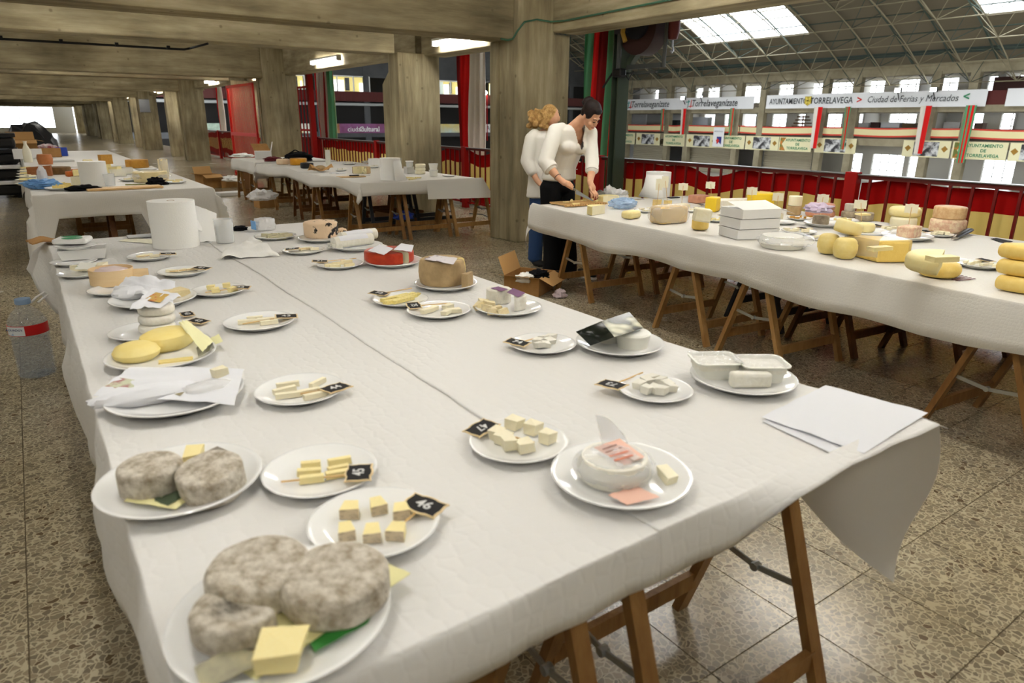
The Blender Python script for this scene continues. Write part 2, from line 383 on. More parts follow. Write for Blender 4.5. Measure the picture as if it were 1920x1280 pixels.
# the deck's long solid side, then an added unseen wall blocking light from behind
m = MB(); m.box((-7.6, -5, 0), (-7.3, 86, CEIL)); struct(m.build('wall_left', mat('pale_plaster', srgb(196, 190, 172), .8)))
m = MB(); m.box((-7.6, -5.3, 0), (6.6, -5, CEIL)); struct(m.build('wall_back_blocker', mat('pale_plaster', srgb(196, 190, 172), .8)))
# end wall of the deck with its window
m = MB()
for a, b in (((-7.4, 84, 0), (5.0, 84.2, .42)), ((-7.4, 84, 2.42), (5.0, 84.2, 3.2)), ((-7.4, 84, .42), (-5.2, 84.2, 2.42)), ((3.3, 84, .42), (5.0, 84.2, 2.42))): m.box(a, b)
WHITEWALL = mat('white_wall', srgb(228, 230, 230), .8)
we = struct(m.build('wall_end', WHITEWALL))
m = MB()
for i in range(7): m.box((-5.2+i*1.42-.03, 84.02, .42), (-5.2+i*1.42+.03, 84.1, 2.42))
m.box((-5.2, 84.02, 1.35), (3.3, 84.08, 1.39)); m.box((-5.2, 84.02, .42), (3.3, 84.12, .5))
GLASS = clear_film('window_glass', (.95, .97, 1, 1), .93, .05)
w1 = struct(m.build('window_1', mat('pale_window_frame', srgb(200, 205, 205), .5)))
m = MB(); m.box((-5.2, 84.04, .42), (3.3, 84.045, 2.42)); m.build('pane', GLASS, w1)

# pipes and cables on the concrete
m = MB(); m.tube([(-1.5, 10.47+.5, 2.40), (2.1, 10.47+.52, 2.40), (2.18, 10.47+.5, 2.42), (2.35, 10.47+.2, 2.465)], .016, 6)
for i in range(6): m.cbox((-1.2+i*.62, 10.97, 2.41), (.04, .05, .05))
tag(m.build('conduit', CABLE), 'thin black conduit clipped under the concrete beam', 'conduit')
pts = [atX(1431+40*i, 0-5*i, 5.53) for i in (1, 0)]
pts = [(5.53, 4.2, 2.66), (5.53, 5.6, 2.64), (5.53, 6.9, 2.62), (5.5, 7.12, 2.63), (5.3, 7.13, 2.64), (5.12, 7.13, 2.60), (5.04, 7.16, 2.50), (5.03, 7.24, 2.42), (4.95, 7.23, 2.40), (4.86, 7.24, 2.41)]
m = MB(); m.tube(pts, .011, 6); tag(m.build('cable', GREENCABLE), 'green cable clipped across the head of the nearest column', 'cable')

# fluorescent fittings on the edge beams
TUBEM = mat('lit_diffuser', (1, .985, .95, 1), .5, emit=TUBE)
HOUSE = mat('fitting_housing', srgb(206, 204, 196), .5)
def fitting(x, y0, y1, z, label, ax='Y'):
    t = thing('fluorescent_light', label, 'light', ((x), (y0+y1)/2, z), 0 if ax == 'Y' else R(90), 'fluorescent fittings')
    L = abs(y1-y0)
    m = MB(); m.box((-.045, -L/2-.03, .03), (.045, L/2+.03, .07)); m.build('housing', HOUSE, t, bevel=.006)
    m = MB(); m.tube([(0, -L/2, 0), (0, L/2, 0)], .045, 8, flat=.8); m.build('diffuser', TUBEM, t, smooth=True)
    for s in (-1, 1):
        m = MB(); m.cbox((0, s*(L/2+.015), .01), (.1, .04, .1)); m.build('end_cap', HOUSE, t, bevel=.008)
fitting(5.47, 8.65, 9.95, 2.60, 'lit fluorescent tube fitting above the flag railing, nearest in view')
fitting(5.47, 13.9, 15.4, 2.64, 'lit fluorescent tube fitting before the red gate')
for k, n in ((1, 'third'), (2, 'fourth'), (3, 'fifth'), (4, 'sixth')):
    fitting(5.47, 8.65+PER*k, 9.95+PER*k, 2.60, f'{n} lit fluorescent fitting down the deck between paired columns')
    fitting(5.47, 13.9+PER*k, 15.3+PER*k, 2.64, f'{n} lit fluorescent fitting down the deck on a long edge beam')
LIT = 'unseen fluorescent tube fitting under the deck ceiling, lighting the tables'
for x, y in ((5.40, 2.9), (.3, 1.9), (2.9, 1.2), (-2.4, 1.2), (.3, -1.6), (2.9, -1.6), (-2.4, -1.6), (-2.4, 5.4), (2.9, 5.2), (4.3, .6), (4.3, 4.0)):  # last two added to brighten the right-hand table; the rest inferred
    fitting(x, y-.65, y+.65, 3.08, LIT)
for k in range(0, 4):  # added tubes hidden by the beams, put in to brighten the deck
    for x in (-3.2, 1.2):
        for y in (9.2, 12.6, 15.4): fitting(x, y+PER*k-.65, y+PER*k+.65, 3.08, 'added unseen fluorescent light on the deck ceiling between the deep beams')

# ============================================================ railing at the deck edge
RX = 6.45
FLAGRED = mat('flag_red_cloth', srgb(178, 14, 12), .75, .15, transl=.25)
FLAGYEL = mat('flag_yellow_cloth', srgb(248, 228, 146), .75, .15, transl=.3)
barm = MB(); barm.box((-.011, -.011, .1), (.011, .011, 1.0)); BAR = barm.mesh('bar', mat('backlit_bar_steel', srgb(112, 20, 16), .45, .4))  # red bars darkened: their backlit tone is put into the colour
POSTS = [-.05, 3.6, 7.18, 10.72, 14.45, 18.1, 21.8, 25.5, 29.2, 32.9, 36.6, 40.3]
def sag(y, seed):
    s = noise.noise(Vector((y*1.05, seed, 0)))
    return -.06*max(0, s-.02)*2.0-.012*math.sin(y*9+seed)
def railing(i):
    y0, y1 = POSTS[i], POSTS[i+1]
    names = ['steel railing bay at the right picture edge', 'steel railing bay behind the cheese table', 'steel railing bay beside the green hoist post',
             'steel railing bay between the two nearest concrete columns', 'steel railing bay behind the middle table', 'steel railing bay beside the red gate grille']
    lab = 'red ' + (names[i] if i < 6 else ['steel railing bay seen left of the gate', 'steel railing bay beyond the gate columns', 'steel railing bay by the white drape', 'steel railing bay glimpsed between far columns', 'farthest steel railing bay in view'][i-6])
    t = thing('railing', lab, 'railing', (RX, 0, 0), 0, 'railing bays')
    m = MB(); m.box((-.03, y0+.06, 1.0), (.03, y1-.06, 1.035)); m.build('top_rail', mat('dark_red_rail', srgb(96, 30, 24), .5), t)
    m = MB(); m.box((-.05, y0+.06, 1.036), (.05, y1-.06, 1.044)); m.build('cap_strip', GREYSTEEL, t)
    m = MB(); m.box((-.015, y0+.06, .085), (.015, y1-.06, .115)); m.build('bottom_rail', RED, t)
    m = MB(); m.box((-.06, y0-.06, 0), (.03, y0+.06, 1.06)); m.build('post', RED, t, bevel=.006)
    n = int((y1-y0)/.168)
    for k in range(1, n): put('bar', BAR, t, (-.02, y0+(y1-y0)*k/n, 0))
for i in range(len(POSTS)-1): railing(i)
def flag(y0, y1, seed, label, ztop=.995, hgt=.80, slope=0):
    n = max(8, int((y1-y0)/.09))
    rows = [0, .05, .10, .15, .20, .28, .36, .44, .52, .60, .66, .73, .80]
    def fn(u, v):
        y = y0+(y1-y0)*u; d = rows[round(v*12)]*hgt/.80
        z = ztop+sag(y, seed)*(1.2-d)+slope*u-d*(1+.08*math.sin(y*1.7+seed))
        x = .018+.016*math.sin(y*7.3+seed+d*2)+.012*math.sin(y*15+d*5)
        return (RX+.03+x, y, z)
    mm = MB(); mm.grid(fn, n, 12, thick=(.002, 0, 0), mfn=lambda i, j: 0 if j < 4 or j >= 9 else 1)
    o = mm.build('flag_banner', [FLAGRED, FLAGYEL], smooth=60)
    return tag(o, label, 'flag banner', 'flag banners on the railing')
flag(.1, 3.55, 1.3, 'red and yellow striped banner on the railing at the right picture edge')
flag(3.65, 7.0, 4.1, 'long red and yellow striped banner on the railing behind the right-hand cheese table')
flag(7.2, 10.65, 9.4, 'red and yellow striped banner on the railing beside the nearest concrete column')
flag(10.8, 14.4, 2.2, 'red and yellow striped banner behind the middle table, partly hidden by a column')
flag(14.6, 17.9, 6.4, 'sagging red and yellow striped banner next to the tall red grille')
for k in range(6, 11):
    flag(POSTS[k]+.05, POSTS[k+1]-.05, k*1.7, ['red and yellow flag banner seen left of the red gate', 'narrow red flag banner glimpsed beyond the second column pair', 'faint red flag banner between distant columns', 'red flag banner almost hidden by far columns', 'farthest red flag banner on the railing'][k-6])
# tall grille and open gate
t = thing('grille', 'tall red steel bar grille rising above the railing past the gate column', 'grille', (RX-.15, 0, 0))
for z in (1.22, 2.28):
    m = MB(); m.box((-.02, 18.1, z-.025), (.02, 19.7, z+.025)); m.build('rail', RED, t)
bm_ = MB(); bm_.box((-.014, -.014, .05), (.014, .014, 2.28)); TB = bm_.mesh('bar', RED)
for k in range(6): put('bar', TB, t, (0, 18.25+k*.26, 0))
m = MB(); m.box((-.07, 17.98, 0), (.06, 18.12, CEIL)); m.build('post', RED, t)
g0, g1 = Vector((4.93, 18.2, 0)), Vector((4.86, 20.5, 0)); gl = (g1-g0).length
t = thing('gate', 'tall bright red barred steel gate standing beside the concrete column', 'gate', g0, math.atan2(g1.y-g0.y, g1.x-g0.x))
GT = 2.33
for nm, a, b in (('frame', (0,-.025,.08), (.05,.025,GT)), ('frame', (gl-.05,-.025,.08), (gl,.025,GT)), ('rail', (0,-.025,GT-.06), (gl,.025,GT)), ('rail', (0,-.03,1.06), (gl,.03,1.14)), ('rail', (0,-.025,.08), (gl,.025,.15)), ('foot', (gl-.06,-.04,0), (gl,.04,.1))):
    m = MB(); m.box(a, b); m.build(nm, REDGATE, t)
gb = MB(); gb.box((-.013, -.0055, .15), (.013, .0055, GT-.06)); GB = gb.mesh('bar', REDGATE)
for k in range(24): put('bar', GB, t, (.09+(gl-.16)*k/23, 0, 0))
m = MB(); m.cbox((.12, -.05, 1.0), (.12, .05, .09)); m.build('lock', REDGATE, t)

# hanging drapes outside the railing
def drape(y0, y1, stripes, label, x=6.78, z0=-1.0, z1=3.1):
    edges = [0]; tot = sum(w for _, w in stripes)
    for _, w in stripes: edges.append(edges[-1]+w/tot)
    n = 48
    def mf(i, j):
        u = (i+.5)/n
        for q in range(len(stripes)):
            if u < edges[q+1]: return q
        return len(stripes)-1
    def fn(u, v):
        y = y1+(y0-y1)*u; z = z0+(z1-z0)*v
        return (x+.035*math.sin(u*34+.6*math.sin(z*1.3))+.02*math.sin(z*2+u*5), y+.02*math.sin(z*1.1), z)
    mm = MB(); mm.grid(fn, n, 14, mfn=mf, thick=(.003, 0, 0))
    tag(mm.build('drape', [m for m, _ in stripes], smooth=70), label, 'drape', 'hanging drapes')
DR = lambda n, c: mat(n, srgb(*c), .85, .05, transl=.04)
dgreen, dred, ddark, dwhite = DR('drape_green', (96, 160, 116)), DR('drape_red', (220, 40, 38)), DR('drape_maroon', (136, 36, 36)), DR('drape_white', (232, 222, 208))
dsilver = DR('drape_silver', (196, 190, 176))
drape(7.26, 7.95, [(dgreen, 1), (dred, .8), (ddark, 1), (dgreen, .9), (dred, 1)], 'long drape striped green, red and maroon beside the green steel post')
drape(10.6, 11.5, [(ddark, .6), (dred, .9), (dwhite, 2.2)], 'long half red, half white drape between the two nearest columns')
drape(17.7, 18.95, [(dred, .5), (dsilver, 1), (ddark, .3), (dsilver, .5), (dgreen, 1)], 'long silver and green drape beside the tall red grille')
drape(29.5, 30.3, [(dred, .4), (dwhite, 1)], 'white drape hanging past the column beyond the gate')
drape(39.6, 41.0, [(dred, 1), (dwhite, 1.3)], 'far red and white drape between distant columns')

# ============================================================ the hall beyond
HALLFLOOR = mat('hall_floor', srgb(186, 180, 166), .4, .4)
m = MB(); m.box((6.9, -10, -4.4), (78, 76, -4.2)); struct(m.build('hall_floor', HALLFLOOR))
CONC = mat('pale_hall_concrete', srgb(168, 158, 132), .85, .2, col2=srgb(140, 130, 106), nscale=.6, world=True)
CONCD = mat('shaded_hall_concrete', srgb(128, 120, 102), .85, .2)
GW = mat('gallery_white_wall', srgb(214, 212, 206), .85, .2)
FX, GXW = 66.0, 74.0
m = MB()
for z0, z1 in ((-.55, .12), (2.45, 3.0), (5.75, 6.25)): m.box((FX, 14, z0), (GXW, 76, z1))
m.box((FX-.1, 14, 5.55), (FX+.5, 76, 6.2)); m.box((FX-.25, 14, 6.2), (FX+.2, 76, 6.4))
struct(m.build('gallery_slabs', CONC), 'concrete floor slabs of the gallery across the hall', 'gallery')
pm = MB(); pm.box((-.28, -.35, -4.2), (.35, .35, 5.75)); PIER = pm.mesh('pier', CONC)
for y in (68.6, 61.5, 58.3, 51.2, 48.1, 41.0, 37.8, 30.8, 27.8, 20.5, 17.4):
    struct(put('pier', PIER, None, (FX+.1, y, 0)), 'concrete pier of the gallery across the hall', 'pier')
# outer gallery wall with its windows
def wins(px, y0, y1, X): return [(atX(b, (y0+y1)/2, X).y, atX(a, (y0+y1)/2, X).y) for a, b in px]
UP_ = [(1163, 1176), (1218, 1235), (1267, 1291), (1306, 1318), (1329, 1349), (1371, 1386), (1396, 1431), (1461, 1487), (1511, 1545), (1557, 1598), (1624, 1657), (1684, 1747), (1761, 1794), (1850, 1866), (1905, 1935), (1965, 2010)]
MID = [(1325, 1345), (1364, 1378), (1390, 1423), (1455, 1481), (1504, 1527), (1550, 1586), (1616, 1646), (1676, 1727), (1750, 1781), (1828, 1854), (1889, 1950), (1980, 2020)]
LOW = [(1604, 1636), (1657, 1718), (1728, 1764), (1810, 1836), (1873, 1935)]
rowsW = [(UP_, 3.7, 5.65), (MID, .75, 2.42), (LOW, -4.0, -1.6)]
WFR = mat('window_bars', srgb(196, 196, 190), .5)
wn = 2; wall = MB(); allw = []
for px, z0, z1 in rowsW:
    ys = sorted(wins(px, 170, 170, GXW)); prev = 14.0
    zb = {3.7: 3.0, .75: .12, -4.0: -4.2}[z0]; zt = {3.7: 5.75, .75: 2.45, -4.0: -.55}[z0]
    for a, b in ys:
        wall.box((GXW, prev, zb), (GXW+.3, a, zt)); wall.box((GXW, a, zb), (GXW+.3, b, z0)); wall.box((GXW, a, z1), (GXW+.3, b, zt)); prev = b; allw.append((a, b, z0, z1))
    wall.box((GXW, prev, zb), (GXW+.3, 76, zt))
struct(wall.build('wall_far', GW))
for a, b, z0, z1 in allw:
    m = MB(); n = max(1, round((b-a)/.8))
    for k in range(n+1): y = a+(b-a)*k/n; m.box((GXW+.1, y-.035, z0), (GXW+.18, y+.035, z1))
    for q in range(4): z = z0+(z1-z0)*q/3; m.box((GXW+.1, a, z-.03), (GXW+.18, b, z+.03))
    w = struct(m.build(f'window_{wn}', WFR)); wn += 1
    m = MB(); m.box((GXW+.13, a, z0), (GXW+.135, b, z1)); m.build('pane', GLASS, w)
# partition walls (white cubicles) and roller shutters
m = MB()
for y in (70, 63.5, 56.2, 46, 39.5, 33, 26, 22):
    m.box((GXW-3, y, .12), (GXW, y+.2, 2.45)); m.box((GXW-3, y+1.5, 3.0), (GXW, y+1.7, 5.75))
struct(m.build('partition_walls', GW), 'white cross walls inside the far gallery', 'wall')
SHUT = mat('roller_shutter', srgb(176, 168, 146), .6, .3)
for ia, (a, b) in enumerate(((1187, 1246), (1290, 1372), (1432, 1522))):
    ya, yb = atX(b, 300, FX+1).y, atX(a, 300, FX+1).y
    t = thing('roller_shutter', ['beige slatted roller shutter below the banners, next to the green post', 'middle beige slatted roller shutter below the photo panels', 'beige slatted roller shutter below the painted panels, near the bright doorway'][ia], 'shutter', (FX+1, 0, 0), 0, 'roller shutters')
    sl = MB(); sl.add([(0,ya,0),(0,yb,0),(-.06,yb,.11),(-.06,ya,.11),(0,yb,.22),(0,ya,.22)], [(0,1,2,3),(3,2,4,5)]); S_ = sl.mesh('slat', SHUT)
    for k in range(16): put('slat', S_, t, (0, 0, -4.2+k*.22))
# upper gallery: dark roller blind / people gap at far right
m = MB(); m.box((FX+1.5, 14, 3.0), (FX+1.7, 27, 5.2)); struct(m.build('partition_dark', mat('dark_maroon_panel', srgb(70, 40, 34), .7)), 'dark maroon partition in the upper far gallery', 'wall')
m = MB(); m.box((FX-.02, 24.5, 3.0), (FX+.02, 27, 4.1)); tag(m.build('maroon_balustrade', mat('dark_maroon_steel', srgb(92, 34, 28), .6)), 'dark maroon barred balustrade between the far white banners', 'balustrade')

# banners on the far gallery
BANNER = mat('white_banner', srgb(240, 240, 240), .6)
INK = mat('dark_grey_print', srgb(62, 66, 66), .6); INKG = mat('green_print', srgb(58, 140, 96), .6); INKR = mat('red_print', srgb(216, 56, 44), .6)
INKT = mat('teal_print', srgb(52, 150, 140), .6); GOLD = mat('gold_print', srgb(196, 172, 62), .6)
RFW = (R(90), 0, R(-90))      # text facing the deck: reads toward -Y
def wallbanner(a, b, z0, z1, label, x=FX-.3):
    y1, y0 = atX(a, 190, x).y, atX(b, 190, x).y
    t = thing('white_banner', label, 'banner', (x, (y0+y1)/2, (z0+z1)/2), 0, 'long white banners across the hall')
    m = MB(); w = y1-y0; h = z1-z0
    m.grid(lambda u, v: (.03*math.sin(u*9), -w/2+w*u, -h/2+h*v), 16, 2, thick=(.01, 0, 0)); m.build('sheet', BANNER, t, smooth=True)
    return t, w, h
tb, w, h = wallbanner(1160, 1414, 2.86, 4.16, 'long white hanging banner lettered twice with a hashtag word')
for off in (.255, .73):
    yc = w/2-off*w
    text('lettering', 'Torrelaveganízate', 1.05, INK, tb, (-.06, yc-.3, 0), RFW, shear=.25, sx=.86, bold=.006)
    m = MB()
    for k, c in ((0, 0), (1, 1)):
        yb = yc+w*.165-k*.42; m.bar((-.07, yb, -.45), (-.07, yb-.12, .42), .1, .02, mi=c)
        m.bar((-.075, yb+.3, .18-k*.5), (-.075, yb-.3, .22-k*.5), .02, .09, mi=k)
    m.build('hash_mark', [INKT, INKR], tb)
tb, w, h = wallbanner(1437, 1849, 2.86, 4.2, 'longest white hanging banner with a town name, coat of arms and slogan')
text('lettering', 'AYUNTAMIENTO', .78, INK, tb, (-.06, w/2-.125*w, 0), RFW, sx=.72, bold=.004)
text('lettering', 'TORRELAVEGA', .82, INK, tb, (-.06, w/2-.35*w, 0), RFW, sx=.8, bold=.008)
text('lettering', 'Ciudad de Ferias y Mercados', .78, INK, tb, (-.06, w/2-.71*w, .02), RFW, shear=.2, sx=.86)
text('lettering', '>', .9, INKR, tb, (-.06, w/2-.487*w, 0), RFW, bold=.02); text('lettering', '<', .9, INKG, tb, (-.06, w/2-.927*w, .1), RFW, bold=.02)
m = MB(); m.add([(-.06, w/2-.215*w, .45), (-.06, w/2-.25*w, .45), (-.06, w/2-.25*w, -.2), (-.06, w/2-.2325*w, -.45), (-.06, w/2-.215*w, -.2)], [(0,1,2,3,4)], 0)
m.bar((-.07, w/2-.22*w, .35), (-.07, w/2-.245*w, -.25), .02, .16, mi=1); m.bar((-.07, w/2-.245*w, .35), (-.07, w/2-.22*w, -.25), .02, .16, mi=1)
m.build('coat_of_arms', [GOLD, mat('pale_yellow_print', srgb(236, 214, 96), .6)], tb)
wallbanner(1885, 2060, 2.86, 4.2, 'blank end of a white banner cut by the right picture edge')
# striped ribbon along the far gallery railing
RIBR, RIBY = mat('ribbon_red', srgb(214, 74, 58), .7), mat('ribbon_cream', srgb(236, 222, 168), .7)
rb = [(1156, 1246), (1246, 1278), (1278, 1386), (1386, 1535), (1535, 1590), (1590, 1722), (1722, 1810), (1810, 2000)]
for q, (a, b) in enumerate(rb):
    y1, y0 = atX(a, 245, FX-.15).y-.05, atX(b, 245, FX-.15).y+.05
    mm = MB(); rows_ = [0, .13, .26, .4, .53, .66, .8]
    mm.grid(lambda u, v: (FX-.15+.03*math.sin(u*20), y0+(y1-y0)*u, 1.14-rows_[round(v*6)]-.05*math.sin(u*math.pi)*(1+q % 2)), 18, 6, mfn=lambda i, j: 0 if j < 1 or j >= 5 else 1, thick=(.01, 0, 0))
    lab = ['end by the green post', 'second piece', 'third piece, left of the small poster', 'fourth piece, behind the small poster', 'fifth piece, under the town-name banner', 'sixth piece, above the bright doorway', 'seventh piece', 'last piece at the right picture edge'][q]
    tag(mm.build('striped_ribbon', [RIBR, RIBY], smooth=60), f'striped ribbon on the far gallery railing, {lab}', 'ribbon', 'ribbons on the far gallery railing')
m = MB(); m.box((FX, 14, .12), (FX+.06, 76, .3)); m.box((FX, 14, 1.0), (FX+.06, 76, 1.1))
tag(m.build('gallery_railing', mat('dark_rail_steel', srgb(70, 62, 54), .6)), 'dark railing of the gallery across the hall', 'railing')
# painted / photo panels under the ribbon
CREAM = mat('cream_panel', srgb(240, 232, 188), .6)
PHOTO = mat('old_photograph_print', srgb(222, 222, 220), .6, col2=srgb(64, 62, 64), nscale=1.6, detail=6, lo=.42, hi=.56)
LEAF = mat('gold_leaf_print', srgb(164, 122, 44), .6); STRIPEG = mat('stripe_print', srgb(120, 128, 60), .6, col2=srgb(206, 128, 54), nscale=3, lo=.48, hi=.52)
panels = [(1155, 1190, 'T'), (1192, 1237, 'P'), (1243, 1283, 'T'), (1286, 1345, 'P'), (1345, 1396, 'T'), (1397, 1460, 'P'), (1460, 1522, 'S'), (1528, 1606, 'P'), (1693, 1784, 'P'), (1786, 1892, 'S'), (1894, 1990, 'P')]
pl = ['partly hidden by the green post', 'with a monument photograph', 'between two hanging strips', 'with a market photograph', 'half covered by the small white poster', 'with a dark building photograph', 'with a chequered edge', 'with a grand facade photograph', 'with a tree-lined street photograph', 'with clear green lettering, largest in view', 'cut by the right picture edge']
for q, (a, b, kind) in enumerate(panels):
    y1, y0 = atX(a, 272, FX-.2).y, atX(b, 272, FX-.2).y; w = y1-y0; zt = .06; zb = -1.36; h = zt-zb; zc = (zt+zb)/2
    t = thing('panel', ('cream town panel ' if kind != 'P' else 'cream photo panel ')+pl[q], 'panel', (FX-.2, (y0+y1)/2, zc), 0, 'panels on the far gallery front')
    m = MB(); m.cbox((0, 0, 0), (.04, w-.06, h)); m.build('board', CREAM, t)
    if kind == 'P':
        m = MB(); m.cbox((-.03, 0, 0), (.01, w*.52, h*.86)); m.build('photograph', PHOTO, t)
        for s in (-1, 1):
            m = MB(); d = s*w*.38; m.add([(-.03, d, .3), (-.03, d-s*.28, .05), (-.03, d, -.25), (-.03, d+s*.28, .05)], [(0,1,2,3)]); m.build('leaf_motif', LEAF, t)
    else:
        ty = -.0 if kind == 'T' else -.08*w
        for k, s in enumerate(('AYUNTAMIENTO', 'DE', 'TORRELAVEGA')): text('lettering', s, .36, INKG, t, (-.04, ty, .4-k*.4), RFW, bold=.008, sx=min(1.0, w/3.2))
        if kind == 'S':
            m = MB(); m.add([(-.03, w*.46, h*.45), (-.03, w*.28, h*.45), (-.03, w*.40, 0), (-.03, w*.28, -h*.45), (-.03, w*.46, -h*.45), (-.03, w*.46, 0)], [(0,1,2,5),(5,2,3,4)]); m.build('chequer_motif', STRIPEG, t)
t = thing('poster', 'small white poster with a blue and red emblem in front of the far panels', 'poster', tuple(atX(1347, 257, FX-.7)))
m = MB(); m.cbox((0, 0, 0), (.02, 1.5, 2.1)); m.build('sheet', BANNER, t)
m = MB(); m.add([(-.02, .2, .05), (-.02, -.45, .05), (-.02, -.45, -.8), (-.02, -.12, -.55), (-.02, .2, -.75)], [(0,1,2,3,4)], 0); m.add([(-.03, .3, -.35), (-.03, .05, -.12), (-.03, -.2, -.35), (-.03, .05, -.75)], [(0,1,2,3)], 1)
m.build('emblem', [mat('blue_print', srgb(58, 62, 132), .6), INKR], t)
text('lettering', 'AGUSTIN S.A.', .2, INK, t, (-.03, 0, .62), RFW)
# flag strips hanging in front of the gallery
strips = [(1170, 1163, 'silver'), (1243, 1237, 'striped'), (1284, 1273, 'white'), (1372, 1366, 'striped2'), (1537, 1519, 'white2'), (1589, 1577, 'striped3'), (1738, 1717, 'white3'), (1822, 1800, 'striped4')]
sl_ = ['narrow silver and maroon', 'narrow maroon striped', 'white and red', 'second maroon striped', 'tapering white and red', 'green and red striped', 'long white and red', 'broad green and red striped']
for q, (xt, xb, kd) in enumerate(strips):
    w = .75 if 'white' in kd else .55
    y = atX((xt+xb)/2, 250, FX-.9).y; ln = [2.6, 2.6, 2.9, 2.9, 3.9, 3.9, 4.0, 4.6][q]; w *= [1, 1, 1, 1, 1.2, 1, 1.25, 1.5][q]
    ms = [dwhite, dred] if 'white' in kd else ([dsilver, ddark] if kd == 'silver' else [dgreen, dred, dgreen, dred, dgreen])
    n = len(ms)*3
    mm = MB(); mm.grid(lambda u, v: (FX-.9+.05*math.sin(u*9), y+w*(.5-u)*(1-.25*v), 2.95-ln*v), n, 8, mfn=lambda i, j: min(len(ms)-1, i*len(ms)//n), thick=(.01, 0, 0))
    tag(mm.build('flag_strip', ms, smooth=True), f'{sl_[q]} flag strip hanging from the white banner', 'flag strip', 'flag strips on the far gallery')
# clutter on the far gallery
for q, (a, b, hh, cc, lb) in enumerate([(1255, 1272, .55, (44, 46, 48), 'dark crate on the far gallery near the left banner'), (1300, 1330, .9, (196, 200, 206), 'pale stacked cartons on the far gallery'), (1488, 1520, .9, (110, 82, 58), 'brown tiered rack on the far gallery'),
     (1612, 1632, .4, (200, 200, 198), 'low white crate on the far gallery'), (1636, 1652, .45, (64, 44, 40), 'dark brown crate on the far gallery'), (1655, 1690, .45, (206, 206, 206), 'long white crate on the far gallery'), (1695, 1716, .4, (92, 76, 50), 'planted box on the far gallery'),
     (1772, 1803, .5, (206, 204, 200), 'white crate beyond the striped strip on the far gallery'), (1830, 1846, .45, (120, 96, 84), 'brown crate at the far end of the gallery')]):
    y1, y0 = atX(a, 238, FX+2).y, atX(b, 238, FX+2).y
    m = MB()
    if q == 2:
        for k in range(4): m.cbox((FX+2, (y0+y1)/2, 1.1+k*.32), (.8, (y1-y0)*(1-k*.18), .14))
        m.bar((FX+2, (y0+y1)/2, .12), (FX+2, (y0+y1)/2, 2.2), .1)
    else:
        m.box((FX+1.6, y0, .12), (FX+2.4, y1, 1.1+hh)); m.box((FX+1.55, y0-.03, 1.06+hh), (FX+2.45, y1+.03, 1.12+hh))
    tag(m.build('crate' if q != 2 else 'rack', mat(f'gallery_crate_{q}', srgb(*cc), .7)), lb, 'crate' if q != 2 else 'rack', 'clutter on the far gallery')

# floodlights in the hall
FLOODM = mat('floodlight_lamp', (1, .97, .90, 1), .5, emit=40)
for q, (x, y, lb) in enumerate(((1312, 176, 'small glowing floodlight above the hashtag banner'), (1280, 184, 'small glowing floodlight in front of the hashtag banner'), (1683, 169, 'glowing floodlight above the slogan, left of two'), (1750, 168, 'glowing floodlight above the slogan, right of two'))):
    P = atX(x, y, FX-.8); t = thing('floodlight', lb, 'floodlight', P, 0, 'floodlights across the hall')
    m = MB(); m.box((0, -.28, -.2), (.25, .28, .2)); m.build('body', BLACK, t); m = MB(); m.bar((.12, 0, -.2), (.85, 0, 2.98-P.z), .06); m.build('bracket', BLACK, t); m = MB(); m.box((-.03, -.24, -.16), (-.005, .24, .16)); m.build('lamp', FLOODM, t)
P = atY(910, 174, 72.0); t = thing('floodlight', 'round glowing floodlight on a thin red pole against the dark end wall', 'floodlight', P)
m = MB(); m.ball((0, 0, 0), .22); m.build('lamp', FLOODM, t, smooth=True); m = MB(); m.tube([(.3, .1, -.2), (.3, .1, -5.4)], .06, 6); m.build('pole', RED, t)

# ============================================================ end wall of the hall
EY = 73.0
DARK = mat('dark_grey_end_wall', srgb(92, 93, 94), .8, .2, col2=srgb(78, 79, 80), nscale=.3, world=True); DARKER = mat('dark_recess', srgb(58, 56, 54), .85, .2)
m = MB(); m.box((7, EY+3, -4.2), (78, EY+3.3, 20), 1)
for z0, z1 in ((5.75, 9.2), (3.2, 4.3), (10.6, 20)): m.box((7, EY, z0), (78, EY+.3, z1), 0)
m.box((7, EY, -.35), (78, EY+3, .2)); m.box((7, EY, 2.9), (78, EY+3, 3.3))
xs = [7, 12.5, 19, 26.3, 31.6, 39.5, 46, 53, 60, 66]
for x in xs: m.box((x-.3, EY-.12, -4.2), (x+.3, EY+.1, 14), 0)
m.box((7, EY-.1, 6.2), (78, EY+.1, 6.35), 0); m.box((7, EY-.1, 5.85), (78, EY+.1, 5.95), 0)
for i in range(len(xs)-1):
    m.box((xs[i]+.2, EY, 9.2), (xs[i]+.9, EY+.3, 10.6)); m.box((xs[i+1]-2.5, EY, 9.2), (xs[i+1], EY+.3, 10.6))
struct(m.build('wall_hall_end', [DARK, DARKER]))
YLIT = mat('lit_office_wall', srgb(232, 214, 128), .7, emit=.55); WLIT = mat('lit_office_window', (1, 1, 1, 1), .5, emit=1.6)
